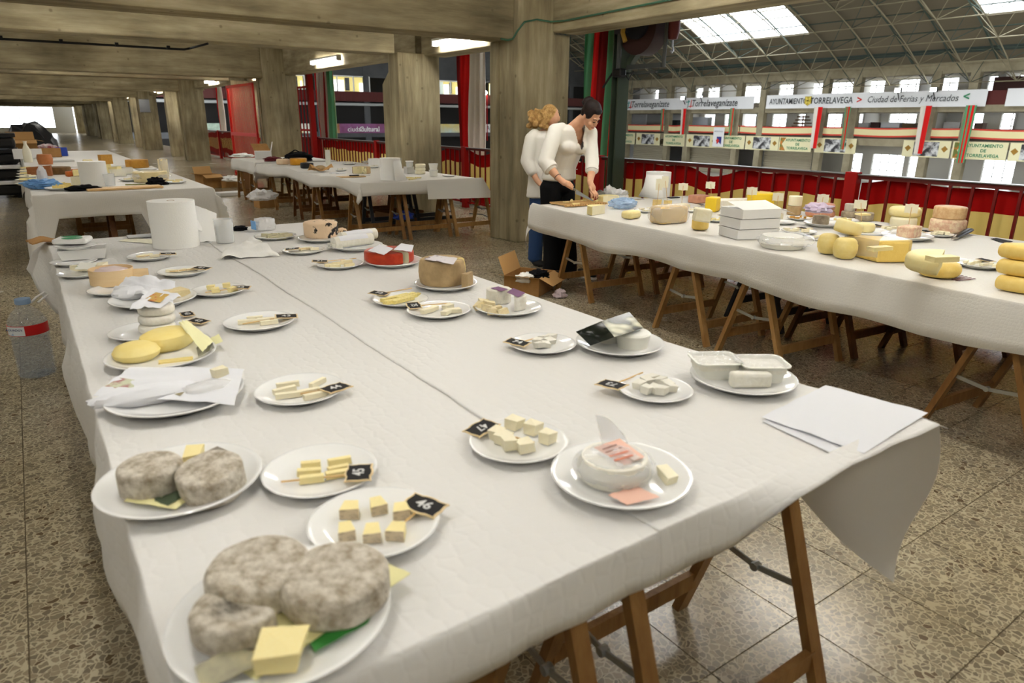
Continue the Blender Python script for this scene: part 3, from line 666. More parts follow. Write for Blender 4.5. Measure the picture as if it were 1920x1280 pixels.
def endwin(a, b, y0, y1, label, n):
    p0 = atY(a, y1, EY-.02); p1 = atY(b, y0, EY-.02)
    t = thing('office_window', label, 'window', (p0.x, EY-.05, p0.z), 0, 'lit windows in the dark end wall'); w = p1.x-p0.x; h = p1.z-p0.z
    m = MB(); m.box((0, .5, 0), (w, .55, h), 0); m.box((w*.28, .45, 0), (w*.5, .5, h*.75), 1)
    m.box((w*.82, .35, 0), (w*.9, .5, h*.6), 1); m.box((w*.52, .3, h*.1), (w*.6, .5, h*.9), 2); m.box((0, .42, 0), (w*.24, .46, h*.95), 3)
    m.build('room', [YLIT, WLIT, mat('office_dark', srgb(40, 40, 44), .8), mat('frosted_pattern', srgb(214, 226, 214), .6, emit=.5)], t)
    m = MB()
    for k in range(n+1): m.box((w*k/n-.06, 0, 0), (w*k/n+.06, .1, h))
    m.box((0, 0, -.06), (w, .1, .06)); m.box((0, 0, h-.06), (w, .1, h+.06)); m.build('frame', WHITE, t)
    m = MB(); m.box((0, .04, 0), (w, .05, h)); m.build('pane', GLASS, t)
endwin(543, 570, 141, 166, 'small lit yellow window behind the tall red grille', 1)
endwin(602, 692, 144, 171, 'wide lit office window with people and yellow walls', 3)
endwin(824, 866, 153, 177, 'lit window partly hidden by the red and white drape', 2)
endwin(921, 945, 157, 178, 'small lit window next to the nearest column', 1)
BR = mat('brown_red_balustrade', srgb(92, 50, 46), .7)
m = MB(); p = atY(545, 171, EY-.3)
m.box((7, EY-.3, 3.3), (78, EY-.25, 4.28)); o = m.build('balustrade_panel', BR)
tag(o, 'long brown-red barred balustrade of the upper gallery on the end wall', 'balustrade')
vb = MB()
for k in range(260): vb.box((16+k*.16, EY-.34, 3.3), (16.05+k*.16, EY-.3, 4.28))
vb.build('uprights', mat('maroon_bars', srgb(104, 44, 42), .6), o)['kind'] = 'stuff'
m = MB(); m.tube([(7, EY-.4, 3.0), (78, EY-.4, 3.0)], .14, 8); tag(m.build('pipe', mat('pale_pipe', srgb(176, 178, 176), .5), smooth=True), 'long pale pipe running under the upper gallery of the end wall', 'pipe')
def endbanner(a, b, col, label, col2=None, **k):
    p1 = atY(a, 240, EY-.05); p2 = atY(b, 240, EY-.05)
    t = thing('end_banner', label, 'banner', ((p1.x+p2.x)/2, EY-.15, .56), 0, 'banners along the end wall')
    m = MB(); m.cbox((0, 0, 0), (p2.x-p1.x, .02, .96)); m.build('sheet', col, t); return t, p2.x-p1.x
RFE = (R(90), 0, 0)
PURP = mat('purple_banner', srgb(150, 96, 142), .6, col2=srgb(120, 62, 92), nscale=.5)
PHOTOB = mat('brown_banner_photo', srgb(120, 44, 36), .6, col2=srgb(196, 150, 100), nscale=1.1)
endbanner(545, 588, mat('pale_banner', srgb(226, 222, 206), .6, col2=srgb(196, 178, 110), nscale=.8, lo=.55, hi=.6), 'pale banner seen through the tall red grille')
tt, w = endbanner(607, 620, BANNER, 'narrow white banner end with a letter')
text('lettering', 'a<', .7, INK, tt, (0, -.03, -.1), RFE)
tt, w = endbanner(620, 636, PHOTOB, 'small dark red picture banner'); 
tt, w = endbanner(636, 725, PURP, 'purple banner with white lettering')
text('lettering', 'ciudad', .72, WHITE, tt, (-.17*w, -.03, -.1), RFE); text('lettering', 'Cultural', .72, WHITE, tt, (.12*w, -.03, -.1), RFE, bold=.014)
tt, w = endbanner(822, 870, mat('yellow_floral_banner', srgb(226, 196, 70), .6, col2=srgb(196, 216, 216), nscale=.35), 'yellow and pale blue floral banner beside the column')
text('lettering', 'ciudad', .6, mat('cream_print', srgb(240, 226, 170), .6), tt, (.25*w, -.03, -.1), RFE)
tt, w = endbanner(903, 960, BANNER, 'white banner with dark lettering beside the nearest column')
text('lettering', 'Ayuntamiento', .72, INK, tt, (.1*w, -.03, 0), RFE)
endbanner(378, 412, mat('leafy_banner', srgb(196, 214, 196), .6, col2=srgb(110, 130, 110), nscale=.7), 'leafy patterned banner seen left of the red gate')

# ============================================================ vaulted roof
HC, SAG_, SPR = 29.0, 8.7, 6.25; RR = (HC*HC+SAG_*SAG_)/(2*SAG_); CXm = 37.0; CZ0 = SPR+SAG_-RR
def vz(x, d=0): 
    r = RR-d; return CZ0+math.sqrt(max(0, r*r-(x-CXm)**2))
ROOFM = mat('roof_sheet', srgb(112, 104, 88), .85, .2); SKYL = clear_film('skylight_sheet', (.95, .97, 1, 1), .97, .4)
XS = [66.0, 63.2, 61.0, 58.5, 56, 53, 50, 47, 44, 40, 36, 32, 28, 24, 20, 16, 12, 8]
sky = [(40.3, 46.2), (46.4, 52.2), (14.0, 26), (-8.0, 4)]  # last two bands are out of view, added to bring in daylight
m = MB(); m.box((6.9, -10.3, -4.2), (78, -10, 20)); struct(m.build('wall_hall_back_blocker', DARK))  # unseen wall added to block sky light from the open hall end
ry = sorted({-10.0, 76.0, *[q for s in sky for q in s]})
m = MB(); ms_ = MB()
for i in range(len(XS)-1):
    for j in range(len(ry)-1):
        ya, yb = ry[j], ry[j+1]; hole = any(abs(s[0]-ya) < .01 and abs(s[1]-yb) < .01 for s in sky) and 44 <= XS[i+1] and XS[i] <= 61
        q = [(XS[i], ya, vz(XS[i])), (XS[i], yb, vz(XS[i])), (XS[i+1], yb, vz(XS[i+1])), (XS[i+1], ya, vz(XS[i+1]))]
        (ms_ if hole else m).add(q+[(p[0], p[1], p[2]+.12) for p in q], [(0,1,2,3),(7,6,5,4),(0,4,5,1),(1,5,6,2),(2,6,7,3),(3,7,4,0)])
rf = struct(m.build('roof', ROOFM), 'vaulted grey roof over the hall', 'roof'); ms_.build('skylight', SKYL, rf)
LT = mat('pale_truss_tube', srgb(136, 128, 104), .6); GT_ = mat('dark_green_truss', srgb(66, 78, 70), .6)
YR = [21.2+3.3*k for k in range(17)]; XR = [65.2, 62.9, 60.4, 57.7, 55, 52]
tr = MB(); tg = MB()
def rod(M_, a, b, r): M_.tube([a, b], r*.72, 4, cap=False)
for y in YR:
    for i in range(len(XR)-1): rod(tr, (XR[i], y, vz(XR[i], 1.7)), (XR[i+1], y, vz(XR[i+1], 1.7)), .075)
    for i in range(len(XR)-1): rod(tg, (XR[i], y+1.65, vz(XR[i], .3)), (XR[i+1], y+1.65, vz(XR[i+1], .3)), .11)
for x in XR:
    rod(tr, (x, YR[0], vz(x, 1.7)), (x, YR[-1], vz(x, 1.7)), .06); rod(tr if x < 60 else tg, (x-1.2, YR[0], vz(x-1.2, .3)), (x-1.2, YR[-1], vz(x-1.2, .3)), .07)
for i, x in enumerate(XR):
    for y in YR:
        if x < 60 and 37.5 < y < 53: continue
        for dx in (-1.3, 1.1):
            for dy in (-1.65, 1.65): rod(tg if (i+int(y)) % 2 else tr, (x, y, vz(x, 1.7)), (x+dx, y+dy, vz(x+dx, .3)), .045)
struct(tr.build('roof_truss', LT), 'pale tubular space frame under the vaulted roof', 'truss'); struct(tg.build('roof_truss', GT_), 'dark green tubular space frame under the vaulted roof', 'truss')
m = MB(); m.box((64.2, 14, 7.0), (64.6, 76, 7.75)); struct(m.build('edge_girder', mat('dark_green_girder', srgb(58, 70, 64), .6)), 'dark green edge girder at the foot of the roof', 'girder')
m = MB(); m.box((65.9, 14, 6.2), (66.2, 76, 8.2)); struct(m.build('wall_upper', CONC))
# ============================================================ trestle tables
def trestle(loc, rot, L=.62, Hh=.70, splay=.27, wood=None, label='', group=None, dark=False):
    wood = wood or WOOD
    t = thing('trestle', label, 'trestle', (loc[0], loc[1], 0), rot, group)
    for s in (-1, 1):
        for e in (-1, 1):
            x = e*(L/2-.022); m = MB(); m.bar((x, s*splay, 0), (x, s*.022, Hh), .044, .028, up=(0, 1, 0)); m.build('leg', wood, t)
        m = MB(); m.bar((-L/2, s*.024, Hh-.03), (L/2, s*.024, Hh-.03), .03, .06); m.build('top_rail', wood, t)
        m = MB(); m.bar((-L/2+.03, s*splay*.80, .145), (L/2-.03, s*splay*.80, .145), .022, .055); m.build('stretcher', wood, t)
    for e in (-1, 1):
        x = e*(L/2-.022); k = .44; yy = splay*(1-k)+.022*k; zz = Hh*k
        m = MB(); m.bar((x, -yy, zz+.02), (x, -.01, zz), .006, .018); m.bar((x, .01, zz), (x, yy, zz+.02), .006, .018); m.tube([(x-.012, 0, zz), (x+.012, 0, zz)], .013, 8)
        m.build('folding_stay', ZINC, t)
    return t
BOARD = mat('chipboard_top', srgb(206, 178, 132), .7, .2, col2=srgb(186, 156, 108), nscale=40)
TZ = .75
def tabletop(x0, x1, y0, y1, label, loc=(0, 0, 0), rot=0, group=None):
    m = MB(); m.box((x0+.035, y0+.035, TZ-.03), (x1-.035, y1-.035, TZ-.006))
    return tag(m.build('table_board', BOARD, loc=loc, rot=rot), label, 'table top', group)

def cloth(name, u0, u1, v0, v1, label, loc=(0, 0, 0), rot=0, hang=(0, 0, 0, 0), seed=0., mtl=None, res=.055, lift=0., flare=0.02, round_=.015, shape=None, group='paper tablecloths', hemw=.02):
    """paper sheet over a board u0..u1 x v0..v1, hanging over left, right, front and back by the given lengths"""
    hl, hr, hf, hb = hang
    def steps(a0, a1, h0, h1):
        s = []
        if h0 > 0: k = max(3, int(h0/(res*.8))); s += [a0-h0+(h0-.024)*i/k for i in range(k)]+[a0-.024, a0-.014, a0-.006]
        s += [a0, a0+.012]; k = max(4, int((a1-a0)/res)); s += [a0+(a1-a0)*i/k for i in range(1, k)]+[a1-.012, a1]
        if h1 > 0: k = max(3, int(h1/(res*.8))); s += [a1+.006, a1+.014, a1+.024]+[a1+.024+(h1-.024)*(i+1)/k for i in range(k)]
        return s
    US, VS = steps(u0, u1, hl, hr), steps(v0, v1, hf, hb); nu, nv = len(US)-1, len(VS)-1
    def fn(a, b):
        u = US[round(a*nu)]; v = VS[round(b*nv)]
        du = max(0, u0-u, u-u1); dv = max(0, v0-v, v-v1)
        x = min(max(u, u0), u1); y = min(max(v, v0), v1); z = TZ+lift
        w = .0022*noise.noise(Vector((u*5, v*5, seed)))+.0018*noise.noise(Vector((u*13, v*13, seed+3)))
        drop = math.hypot(du, dv)
        if drop > 0:
            k = min(1, drop/.06)
            wav = noise.noise(Vector((u*2.1, v*2.1, seed+9)))*.05*k*min(1, drop/.2)+hemw*noise.noise(Vector((u*6, v*6, seed+5)))*k
            out = round_*k+flare*(drop/.3)+wav
            su = -1 if u < u0 else (1 if u > u1 else 0); sv = -1 if v < v0 else (1 if v > v1 else 0)
            if du and dv: n_ = Vector((su*du, sv*dv)).normalized(); corner = min(du, dv)/max(du, dv); out += corner*.10*min(1, drop/.2)
            else: n_ = Vector((su, sv))
            x += n_.x*out; y += n_.y*out; z -= max(0, drop-.012)*(.985-.02*abs(wav)*10)
        else:
            e = min(u-u0, u1-u, v-v0, v1-v); z += w*min(1, .3+e*8)
        p = Vector((x, y, z))
        return shape(u, v, p) if shape else p
    m = MB(); m.grid(fn, nu, nv)
    me = m.mesh(name, mtl or CLOTH, smooth=60, recalc=False)
    uvl = me.uv_layers.new(name='u'); n1 = nu+1
    for lp in me.loops:
        i = lp.vertex_index; uvl.data[lp.index].uv = (US[i % n1], VS[i//n1])
    o = put(name, me, None, loc, rot)
    sd = o.modifiers.new('t', 'SOLIDIFY'); sd.thickness = .0012; sd.offset = 1
    return tag(o, label, 'tablecloth', group)
CLOTH = quilted('embossed_paper_cloth', srgb(244, 242, 238), .24, 26)
CLOTH2 = quilted('plain_paper_cloth', srgb(242, 239, 232), .2, 60)
# --- main table
tabletop(.05, .90, .78, 2.97, 'plain board under the near half of the front table, on its bottle side', group='boards of the front table')
tabletop(.90, 1.77, .78, 2.97, 'plain board under the near half of the front table, on its paper-sheet side', group='boards of the front table')
tabletop(.05, .90, 2.98, 5.16, 'plain board under the far half of the front table, beside the water bottle', group='boards of the front table')
tabletop(.90, 1.77, 2.98, 5.16, 'plain board under the far half of the front table, facing the cartons', group='boards of the front table')
def left_shape(u, v, p):
    if v > 4.7 and u < .05:      # the far corner flares outwards
        k = (v-4.7)/.5; d = .05-u; p.x -= .35*k*min(d, .3); p.z += .55*d*k*k
    return p
cloth('tablecloth', .05, .98, .77, 5.17, 'white embossed paper cloth on the water-bottle half of the front table', hang=(.42, 0, .12, .05), seed=1, shape=left_shape, flare=.0)
def right_shape(u, v, p):
    if u < .93: p.x += .022*noise.noise(Vector((v*1.3, 3, 0)))+.006*noise.noise(Vector((v*6, 3, 0)))
    if u > 1.77 and v < 1.6:     # loose corner flap hanging beside the trestle
        k = (1.6-v)/.8; p.x += .05*k; p.z = p.z if v > .77 else p.z+.0
    if v < .77:
        d = .77-v
        if u > 1.1: k = min(1, (u-1.1)/.12); p.z += d*.92*k; p.y -= d*.55*k
    return p
o = cloth('tablecloth', .88, 1.775, .77, 5.17, 'white embossed paper cloth with its edge lapped along the middle of the front table', hang=(0, .035, .12, .04), seed=1, lift=.0022, shape=right_shape, flare=0)
# grey-white flap of the same cloth hanging at the near right corner
FL = MB()
def flapf(a, b):
    y = .70+.62*a; top = TZ+.004; dep = (.53-.24*a if a < .72 else .357-(a-.72)*1.05)
    dep = max(dep, .03); z = top-dep*b
    x = 1.80+.05*math.sin(b*1.4)+.02*math.sin(a*7+b*3)+.05*(1-a)*(1-b*.4)
    return (x, y-.02*math.sin(b*6)*(1-a)+.035*b*(1-a), z)
FL.grid(flapf, 16, 14, thick=(.0014, 0, 0)); tag(FL.build('cloth_flap', CLOTH2, smooth=70), 'loose corner of paper cloth hanging down by the front trestle leg', 'tablecloth')
LW = WOODL
for x, y, lb in ((1.22, .95, 'pale folding trestle under the near right corner of the front table'), (.5, .98, 'pale folding trestle under the near left corner of the front table'), (.5, 2.6, 'folding trestle under the middle of the front table near the bottle'), (1.3, 2.6, 'folding trestle under the middle of the front table, carton side'), (.5, 4.6, 'folding trestle under the far end of the front table near the bottle'), (1.3, 4.6, 'folding trestle under the far end of the front table, carton side')):
    trestle((x, y), 0, L=.62, splay=.25, wood=WOOD, label=lb, group='trestles of the front table')

# --- right-hand cheese table, turned a little
T3 = R(-5.0); T3O = Vector((3.86, 5.17, 0))      # far left corner; local +x to the right, local -y towards the viewer
def t3(u, v): return Vector((T3O.x+u*math.cos(T3)-v*math.sin(T3), T3O.y+u*math.sin(T3)+v*math.cos(T3), 0))
tabletop(0, .93, -2.2, 0, 'plain board under the cutting end of the right-hand cheese table', T3O, T3, 'boards of the right-hand table')
tabletop(.94, 1.88, -2.2, 0, 'plain board under the railing side of the right-hand cheese table, far half', T3O, T3, 'boards of the right-hand table')
tabletop(0, .93, -4.4, -2.21, 'plain board under the near half of the right-hand cheese table', T3O, T3, 'boards of the right-hand table')
tabletop(.94, 1.88, -4.4, -2.21, 'plain board under the railing side of the right-hand cheese table, near half', T3O, T3, 'boards of the right-hand table')
def t3_shape(u, v, p):
    if u < 0 and v > -.5:
        k = (v+.5)/.5; p.x -= .02*k; p.z += .02*k
    if u < 0: p.z += -u*(.06*math.sin(v*2.6+.4)+.05*math.sin(v*7))
    if u < 0 and -2.45 < v < -2.1: p.x += .03*math.sin((v+2.1)/.35*math.pi)
    return p
cloth('tablecloth', 0, 1.88, -4.4, 0, 'white paper cloth over the right-hand cheese table', T3O, T3, hang=(.25, .02, .05, .02), seed=7, mtl=CLOTH2, res=.07, shape=t3_shape)
m = MB()
def curl(a, b):
    t_ = a*1.0; return (-.03-.035*math.sin(t_*3)-.05*t_+.03*b, .02+.05*b-.02*t_, .53+.06*b-.20*t_+.02*math.sin(t_*5))
m.grid(curl, 12, 5, thick=(.001, .001, 0)); tag(m.build('cloth_corner', CLOTH2, smooth=70, loc=T3O, rot=T3), 'curled loose corner of the paper cloth beside the standing woman', 'tablecloth')
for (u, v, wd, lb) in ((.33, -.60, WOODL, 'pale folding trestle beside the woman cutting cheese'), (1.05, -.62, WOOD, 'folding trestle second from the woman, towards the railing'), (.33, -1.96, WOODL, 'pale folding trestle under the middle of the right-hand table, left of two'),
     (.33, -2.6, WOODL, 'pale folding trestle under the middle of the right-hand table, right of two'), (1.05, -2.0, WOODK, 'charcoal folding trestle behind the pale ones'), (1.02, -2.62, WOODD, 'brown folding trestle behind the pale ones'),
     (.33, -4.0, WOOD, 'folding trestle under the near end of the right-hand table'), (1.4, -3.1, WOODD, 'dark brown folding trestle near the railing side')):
    p = t3(u, v); trestle(p, T3, L=.60, splay=.27, wood=wd, label=lb, group='trestles of the right-hand table')

# --- middle table by the columns
tabletop(3.36, 5.0, 8.1, 10.4, 'board under the near part of the middle table by the columns', group='boards of the middle table')
tabletop(3.42, 5.0, 10.41, 12.6, 'board under the far part of the middle table by the columns', group='boards of the middle table')
def t4_shape(u, v, p):
    if u < 3.36: p.z += .03*math.sin(v*3)
    if v < 8.1:
        k = (u-3.36)/1.6; p.z += .03*math.sin(u*2.2)*(8.1-v)*4
    return p
cloth('tablecloth', 3.36, 5.03, 8.1, 12.6, 'white paper cloth on the long middle table by the columns', hang=(.16, .04, .19, .05), seed=11, mtl=CLOTH2, res=.08, shape=t4_shape)
m = MB()   # stiff corner flap towards the railing
m.grid(lambda a, b: (4.25+(.86+.10*b)*a, 8.05-.03*b-.10*a*b, TZ+.006-.24*b-.02*a*b), 10, 6, thick=(0, .001, .001)); tag(m.build('cloth_flap', CLOTH2, smooth=70), 'square-cut paper flap hanging at the railing end of the middle table', 'tablecloth')
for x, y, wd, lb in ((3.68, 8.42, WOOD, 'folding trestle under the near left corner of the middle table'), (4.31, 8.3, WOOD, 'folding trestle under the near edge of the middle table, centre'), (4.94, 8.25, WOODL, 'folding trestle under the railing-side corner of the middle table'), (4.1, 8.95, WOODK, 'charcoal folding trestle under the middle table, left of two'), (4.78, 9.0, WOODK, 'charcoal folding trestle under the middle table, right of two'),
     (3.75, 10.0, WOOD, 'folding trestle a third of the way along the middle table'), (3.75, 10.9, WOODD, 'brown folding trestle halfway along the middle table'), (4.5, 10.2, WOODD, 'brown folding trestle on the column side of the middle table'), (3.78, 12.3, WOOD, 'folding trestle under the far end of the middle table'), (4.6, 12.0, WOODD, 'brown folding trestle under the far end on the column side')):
    trestle((x, y), R(random.uniform(-6, 6)), wood=wd, splay=.26, label=lb, group='trestles of the middle table')
# --- table behind it, beside the gate
tabletop(3.42, 4.9, 13.0, 14.6, 'board of the small table in front of the red gate')
cloth('tablecloth', 3.42, 4.9, 12.95, 14.6, 'white paper cloth on the small table in front of the red gate', hang=(.22, .03, .30, .03), seed=13, mtl=CLOTH2, res=.1)
for x, y, lb in ((3.72, 14.2, 'folding trestle under the far end of the small table by the gate'), (3.72, 13.3, 'folding trestle under the near end of the small table by the gate'), (4.5, 13.5, 'folding trestle on the column side of the small table by the gate')):
    trestle((x, y), 0, wood=WOOD, label=lb, group='trestles of the small table')

# --- left-hand table further down the deck
tabletop(.02, 1.72, 8.46, 10.6, 'board under the near part of the left-hand far table', group='boards of the left-hand table')
tabletop(.02, 1.72, 10.61, 12.8, 'board under the far part of the left-hand far table', group='boards of the left-hand table')
def t2_shape(u, v, p):
    if v < 8.46:
        d = 8.46-v
        if u < .2: p.y -= .3*d; p.x -= .06*d
        if u > 1.1 and u < 1.72: p.z += .0
        if u < 1.05: p.z += d*(.5 if u > .15 else -.1)
        if u > 1.72: p.x += .1*d
    return p
cloth('tablecloth', .02, 1.72, 8.46, 12.8, 'white paper cloth hanging low on the left-hand far table', hang=(.40, .30, .52, .05), seed=17, mtl=CLOTH2, res=.09, shape=t2_shape)
for x, y, wd, lb in ((.40, 8.8, WOODD, 'brown folding trestle under the near left corner of the left-hand far table'), (1.0, 8.9, WOODD, 'brown folding trestle under the near middle of the left-hand far table'), (.42, 12.2, WOOD, 'folding trestle under the far end of the left-hand far table'), (.75, 10.4, WOODL, 'pale folding trestle halfway along the left-hand far table')):
    trestle((x, y), 0, wood=wd, label=lb, group='trestles of the left-hand table')
# --- last table beyond it
tabletop(.02, 1.7, 13.2, 19.4, 'board of the last table, holding the cartons and the milk bottle')
cloth('tablecloth', .02, 1.7, 13.2, 19.4, 'white paper cloth on the last table, under the cartons and the milk bottle', hang=(.35, .25, .30, .03), seed=19, mtl=CLOTH2, res=.1)
for y, lb in ((13.6, 'folding trestle under the near end of the last table'), (18.9, 'folding trestle under the far end of the last table')):
    trestle((.6, y), 0, wood=WOOD, label=lb, group='trestles of the last table')
# ============================================================ crockery, signs, cheese: shared pieces
CZT = TZ+.0035        # top of the cloth
pm = MB(); pm.lathe([(0,.004),(.080,.004),(.083,0),(.092,0),(.097,.005),(.128,.017),(.135,.0205),(.1352,.0225),(.133,.0235),(.126,.021),(.100,.0115),(.088,.009),(0,.0085)], 48)
PLATE = pm.mesh('plate', PORC, smooth=50)
def plate(px, py, wpx, label, group='white plates on the front table', z=None):
    z = CZT if z is None else z
    P = at(px, py, z+.02); r = wpx/2/ppm(P)
    o = put('plate', PLATE, None, (P.x, P.y, z), R(random.uniform(0, 360)), sc=r/.1352)
    return tag(o, label, 'plate', group)
def rmesh(name, fn, mats, smooth=35):
    m = MB(); fn(m); return m.mesh(name, mats, smooth)
def jit(m, amt, seed):
    random.seed(seed); m.v = [p+Vector((random.uniform(-amt, amt), random.uniform(-amt, amt), random.uniform(-amt, amt)*.6)) for p in m.v]
def cubey(m, seed=1, a=.05):
    n = 3
    m.box((-.5,-.5,0), (.5,.5,1)); jit(m, a, seed)
    m.v = [Vector((p.x, p.y, max(0, p.z))) for p in m.v]
def rindy(m):
    m.add([(-.5,-.42,0),(.5,-.48,0),(.36,.5,0),(-.34,.46,0),(-.5,-.42,.9),(.5,-.48,1),(.36,.5,.95),(-.34,.46,1)], [(0,3,2,1),(4,5,6,7),(1,2,6,5),(2,3,7,6),(3,0,4,7)], 0); m.add([(-.5,-.42,0),(.5,-.48,0),(.5,-.48,1),(-.5,-.42,.9)], [(0,1,2,3)], 1)
def wedgey(m): m.prism([(-.5,-.32),(.5,-.12),(.5,.12),(-.5,.32)], 0, 1)
def triw(m): m.add([(-.5,-.4,0),(.5,0,0),(-.5,.4,0),(-.5,-.4,1),(.5,0,.85),(-.5,.4,1)], [(0,2,1),(3,4,5),(0,1,4,3),(1,2,5,4),(2,0,3,5)])
def CH(name, c, c2=None, ns=25, rough=.5, bump=.15, bs=60, sss=.0, lo=.35, hi=.65, spec=.35): return mat(name, srgb(*c), rough, spec, col2=srgb(*c2) if c2 else None, nscale=ns, bump=bump, bscale=bs, sss=sss, lo=lo, hi=hi)
C_IVORY = CH('ivory_cheese_paste', (250, 240, 204), (252, 245, 218), 14)
C_YEL = CH('yellow_cheese_paste', (248, 230, 160), (250, 236, 178), 14)
C_GOLD = CH('golden_cheese_rind', (238, 204, 110), (244, 216, 134), 12)
C_WHITE = CH('white_fresh_cheese', (246, 243, 232), (238, 234, 218), 30, bump=.25)
C_GREY = CH('grey_mould_rind', (156, 144, 124), (212, 205, 191), 42, .8, .9, 70, lo=.34, hi=.62)
C_GREYD = CH('grey_brown_rind', (150, 138, 118), (186, 172, 148), 22, .8, .5, 60)
C_TAN = CH('tan_natural_rind', (186, 160, 118), (164, 140, 102), 18, .75, .3, 40)
C_RED = CH('red_wax_rind', (170, 46, 24), (196, 66, 34), 16, .3, .15, 30)
C_BLOOM = CH('white_bloomy_rind', (240, 238, 228), (228, 222, 208), 22, .8, .35, 60)
C_BLUE = CH('blue_veined_paste', (226, 216, 178), (120, 126, 110), 38, .6, .3, 60, lo=.48, hi=.62)
C_ORANGE = CH('orange_rind', (206, 112, 48), (188, 92, 36), 16, .5, .2)
C_BROWN = CH('brown_rind', (122, 92, 54), (98, 72, 42), 16, .7, .3)
C_OCHRE = CH('ochre_rind', (200, 150, 62), (178, 124, 44), 14, .6, .3)
C_PINKC = CH('pinkish_mottled_cheese', (222, 178, 150), (240, 218, 184), 34, .6, .4, lo=.4, hi=.6)
C_ROSE = CH('rose_rind', (206, 150, 122), (188, 128, 104), 16, .6, .3)
C_BRYEL = CH('bright_yellow_wax', (240, 204, 52), None, rough=.35, bump=.05)
C_PEACH = CH('peach_rind_with_black', (232, 204, 170), (34, 28, 26), 9, .6, .3, 50, lo=.55, hi=.585)
C_CREAM = CH('cream_tub_cheese', (248, 246, 236), None, bump=.2)
PM = {}
def piece(kind, m_):
    k = (kind, m_.name)
    if k not in PM:
        f = {'cube': lambda b: cubey(b, 1), 'cube2': lambda b: cubey(b, 5, .13), 'stick': lambda b: cubey(b, 3, .02), 'wedge': wedgey, 'tri': triw, 'rind': rindy}[kind]
        PM[k] = rmesh('cheese_piece', f, [m_, CH('pale_grey_rind_edge', (206, 190, 162), (150, 136, 120), 2.2, .7, .1, lo=.5, hi=.7)] if kind == 'rind' else m_, None)
    return PM[k]
def pieces(pts, size, m_, label, group, kind='cube', z=None, rots=None, cat='cheese', tilt=0, bev=0):
    z = CZT+.0095 if z is None else z
    for i, p in enumerate(pts):
        P = at(p[0], p[1], z+size[2]*.4); rot = R(rots[i] if rots and isinstance(rots, (list, tuple)) else (rots if rots is not None else random.uniform(-30, 30)))
        k = random.uniform(.9, 1.1)
        o = put('cheese_piece', piece(kind, m_), None, (P.x, P.y, z+random.uniform(0, .0006)), (random.uniform(-tilt, tilt), random.uniform(-tilt, tilt), rot), sc=(size[0]*k, size[1]*random.uniform(.9, 1.1), size[2]*random.uniform(.95, 1.08)))
        tag(o, label, cat, group)
CHALK = mat('chalkboard_black', srgb(34, 32, 32), .7, .25); CHALKW = mat('chalk_lettering', srgb(216, 216, 214), .8); SIGNW = mat('sign_birch', srgb(232, 208, 160), .6); SKEW = mat('bamboo_skewer', srgb(220, 184, 124), .6)
def notched(w, h, c):
    q = [(w/2, h/2), (w/2-.008, h/2-.0008), (w*.24, h/2-.0015), (w*.16, h/2+.001), (w*.08, h/2+.0022), (0, h/2+.0026)]
    top = q+[(-x, y) for x, y in q[-2::-1]]                       # right tip over to the left tip
    side = [(-w/2+.0025, h/2-.007), (-w/2+.0015, h*.14), (-w/2, 0), (-w/2+.0015, -h*.14), (-w/2+.0025, -h/2+.007)]
    return top+side+[(-x, -y) for x, y in top]+[(-x, -y) for x, y in side]
def sign(px, py, dx, dy, num, label, sx=None, sy=None, w=.084, h=.056, z=None, roll=0.06, pitch=0.0, stick=True, group='chalkboard number signs', back=False):
    """chalkboard marker lying on a plate; (dx, dy) is the reading direction as seen in the photograph"""
    z = CZT+.026 if z is None else z
    P = at(px, py, z); Q = at(px+dx, py+dy, z); a = math.atan2(Q.y-P.y, Q.x-P.x)
    t = thing('number_sign', label, 'sign', P, (pitch, roll, a), group)
    m = MB(); m.prism(notched(w, h, .006), -.0025, 0); m.build('board', SIGNW, t)
    m = MB(); m.prism([(x*.90, y*.86) for x, y in notched(w, h, .006)], 0, .0006); m.build('chalk_face', CHALK, t)
    if num: text('number', num, h*.62, CHALKW, t, (0, 0, .0009), (0, 0, 0), ext=.0002, bold=.0006)
    if stick and sx is not None:
        S = at(sx, sy, CZT+.016); M = Matrix.LocRotScale(P, Euler((pitch, roll, a)), None).inverted()
        m = MB(); e = M @ S; m.tube([Vector((0, 0, -.004))+Vector((e.x, e.y, 0)).normalized()*.015, e], .0022, 6); m.build('skewer', SKEW, t)
    return t
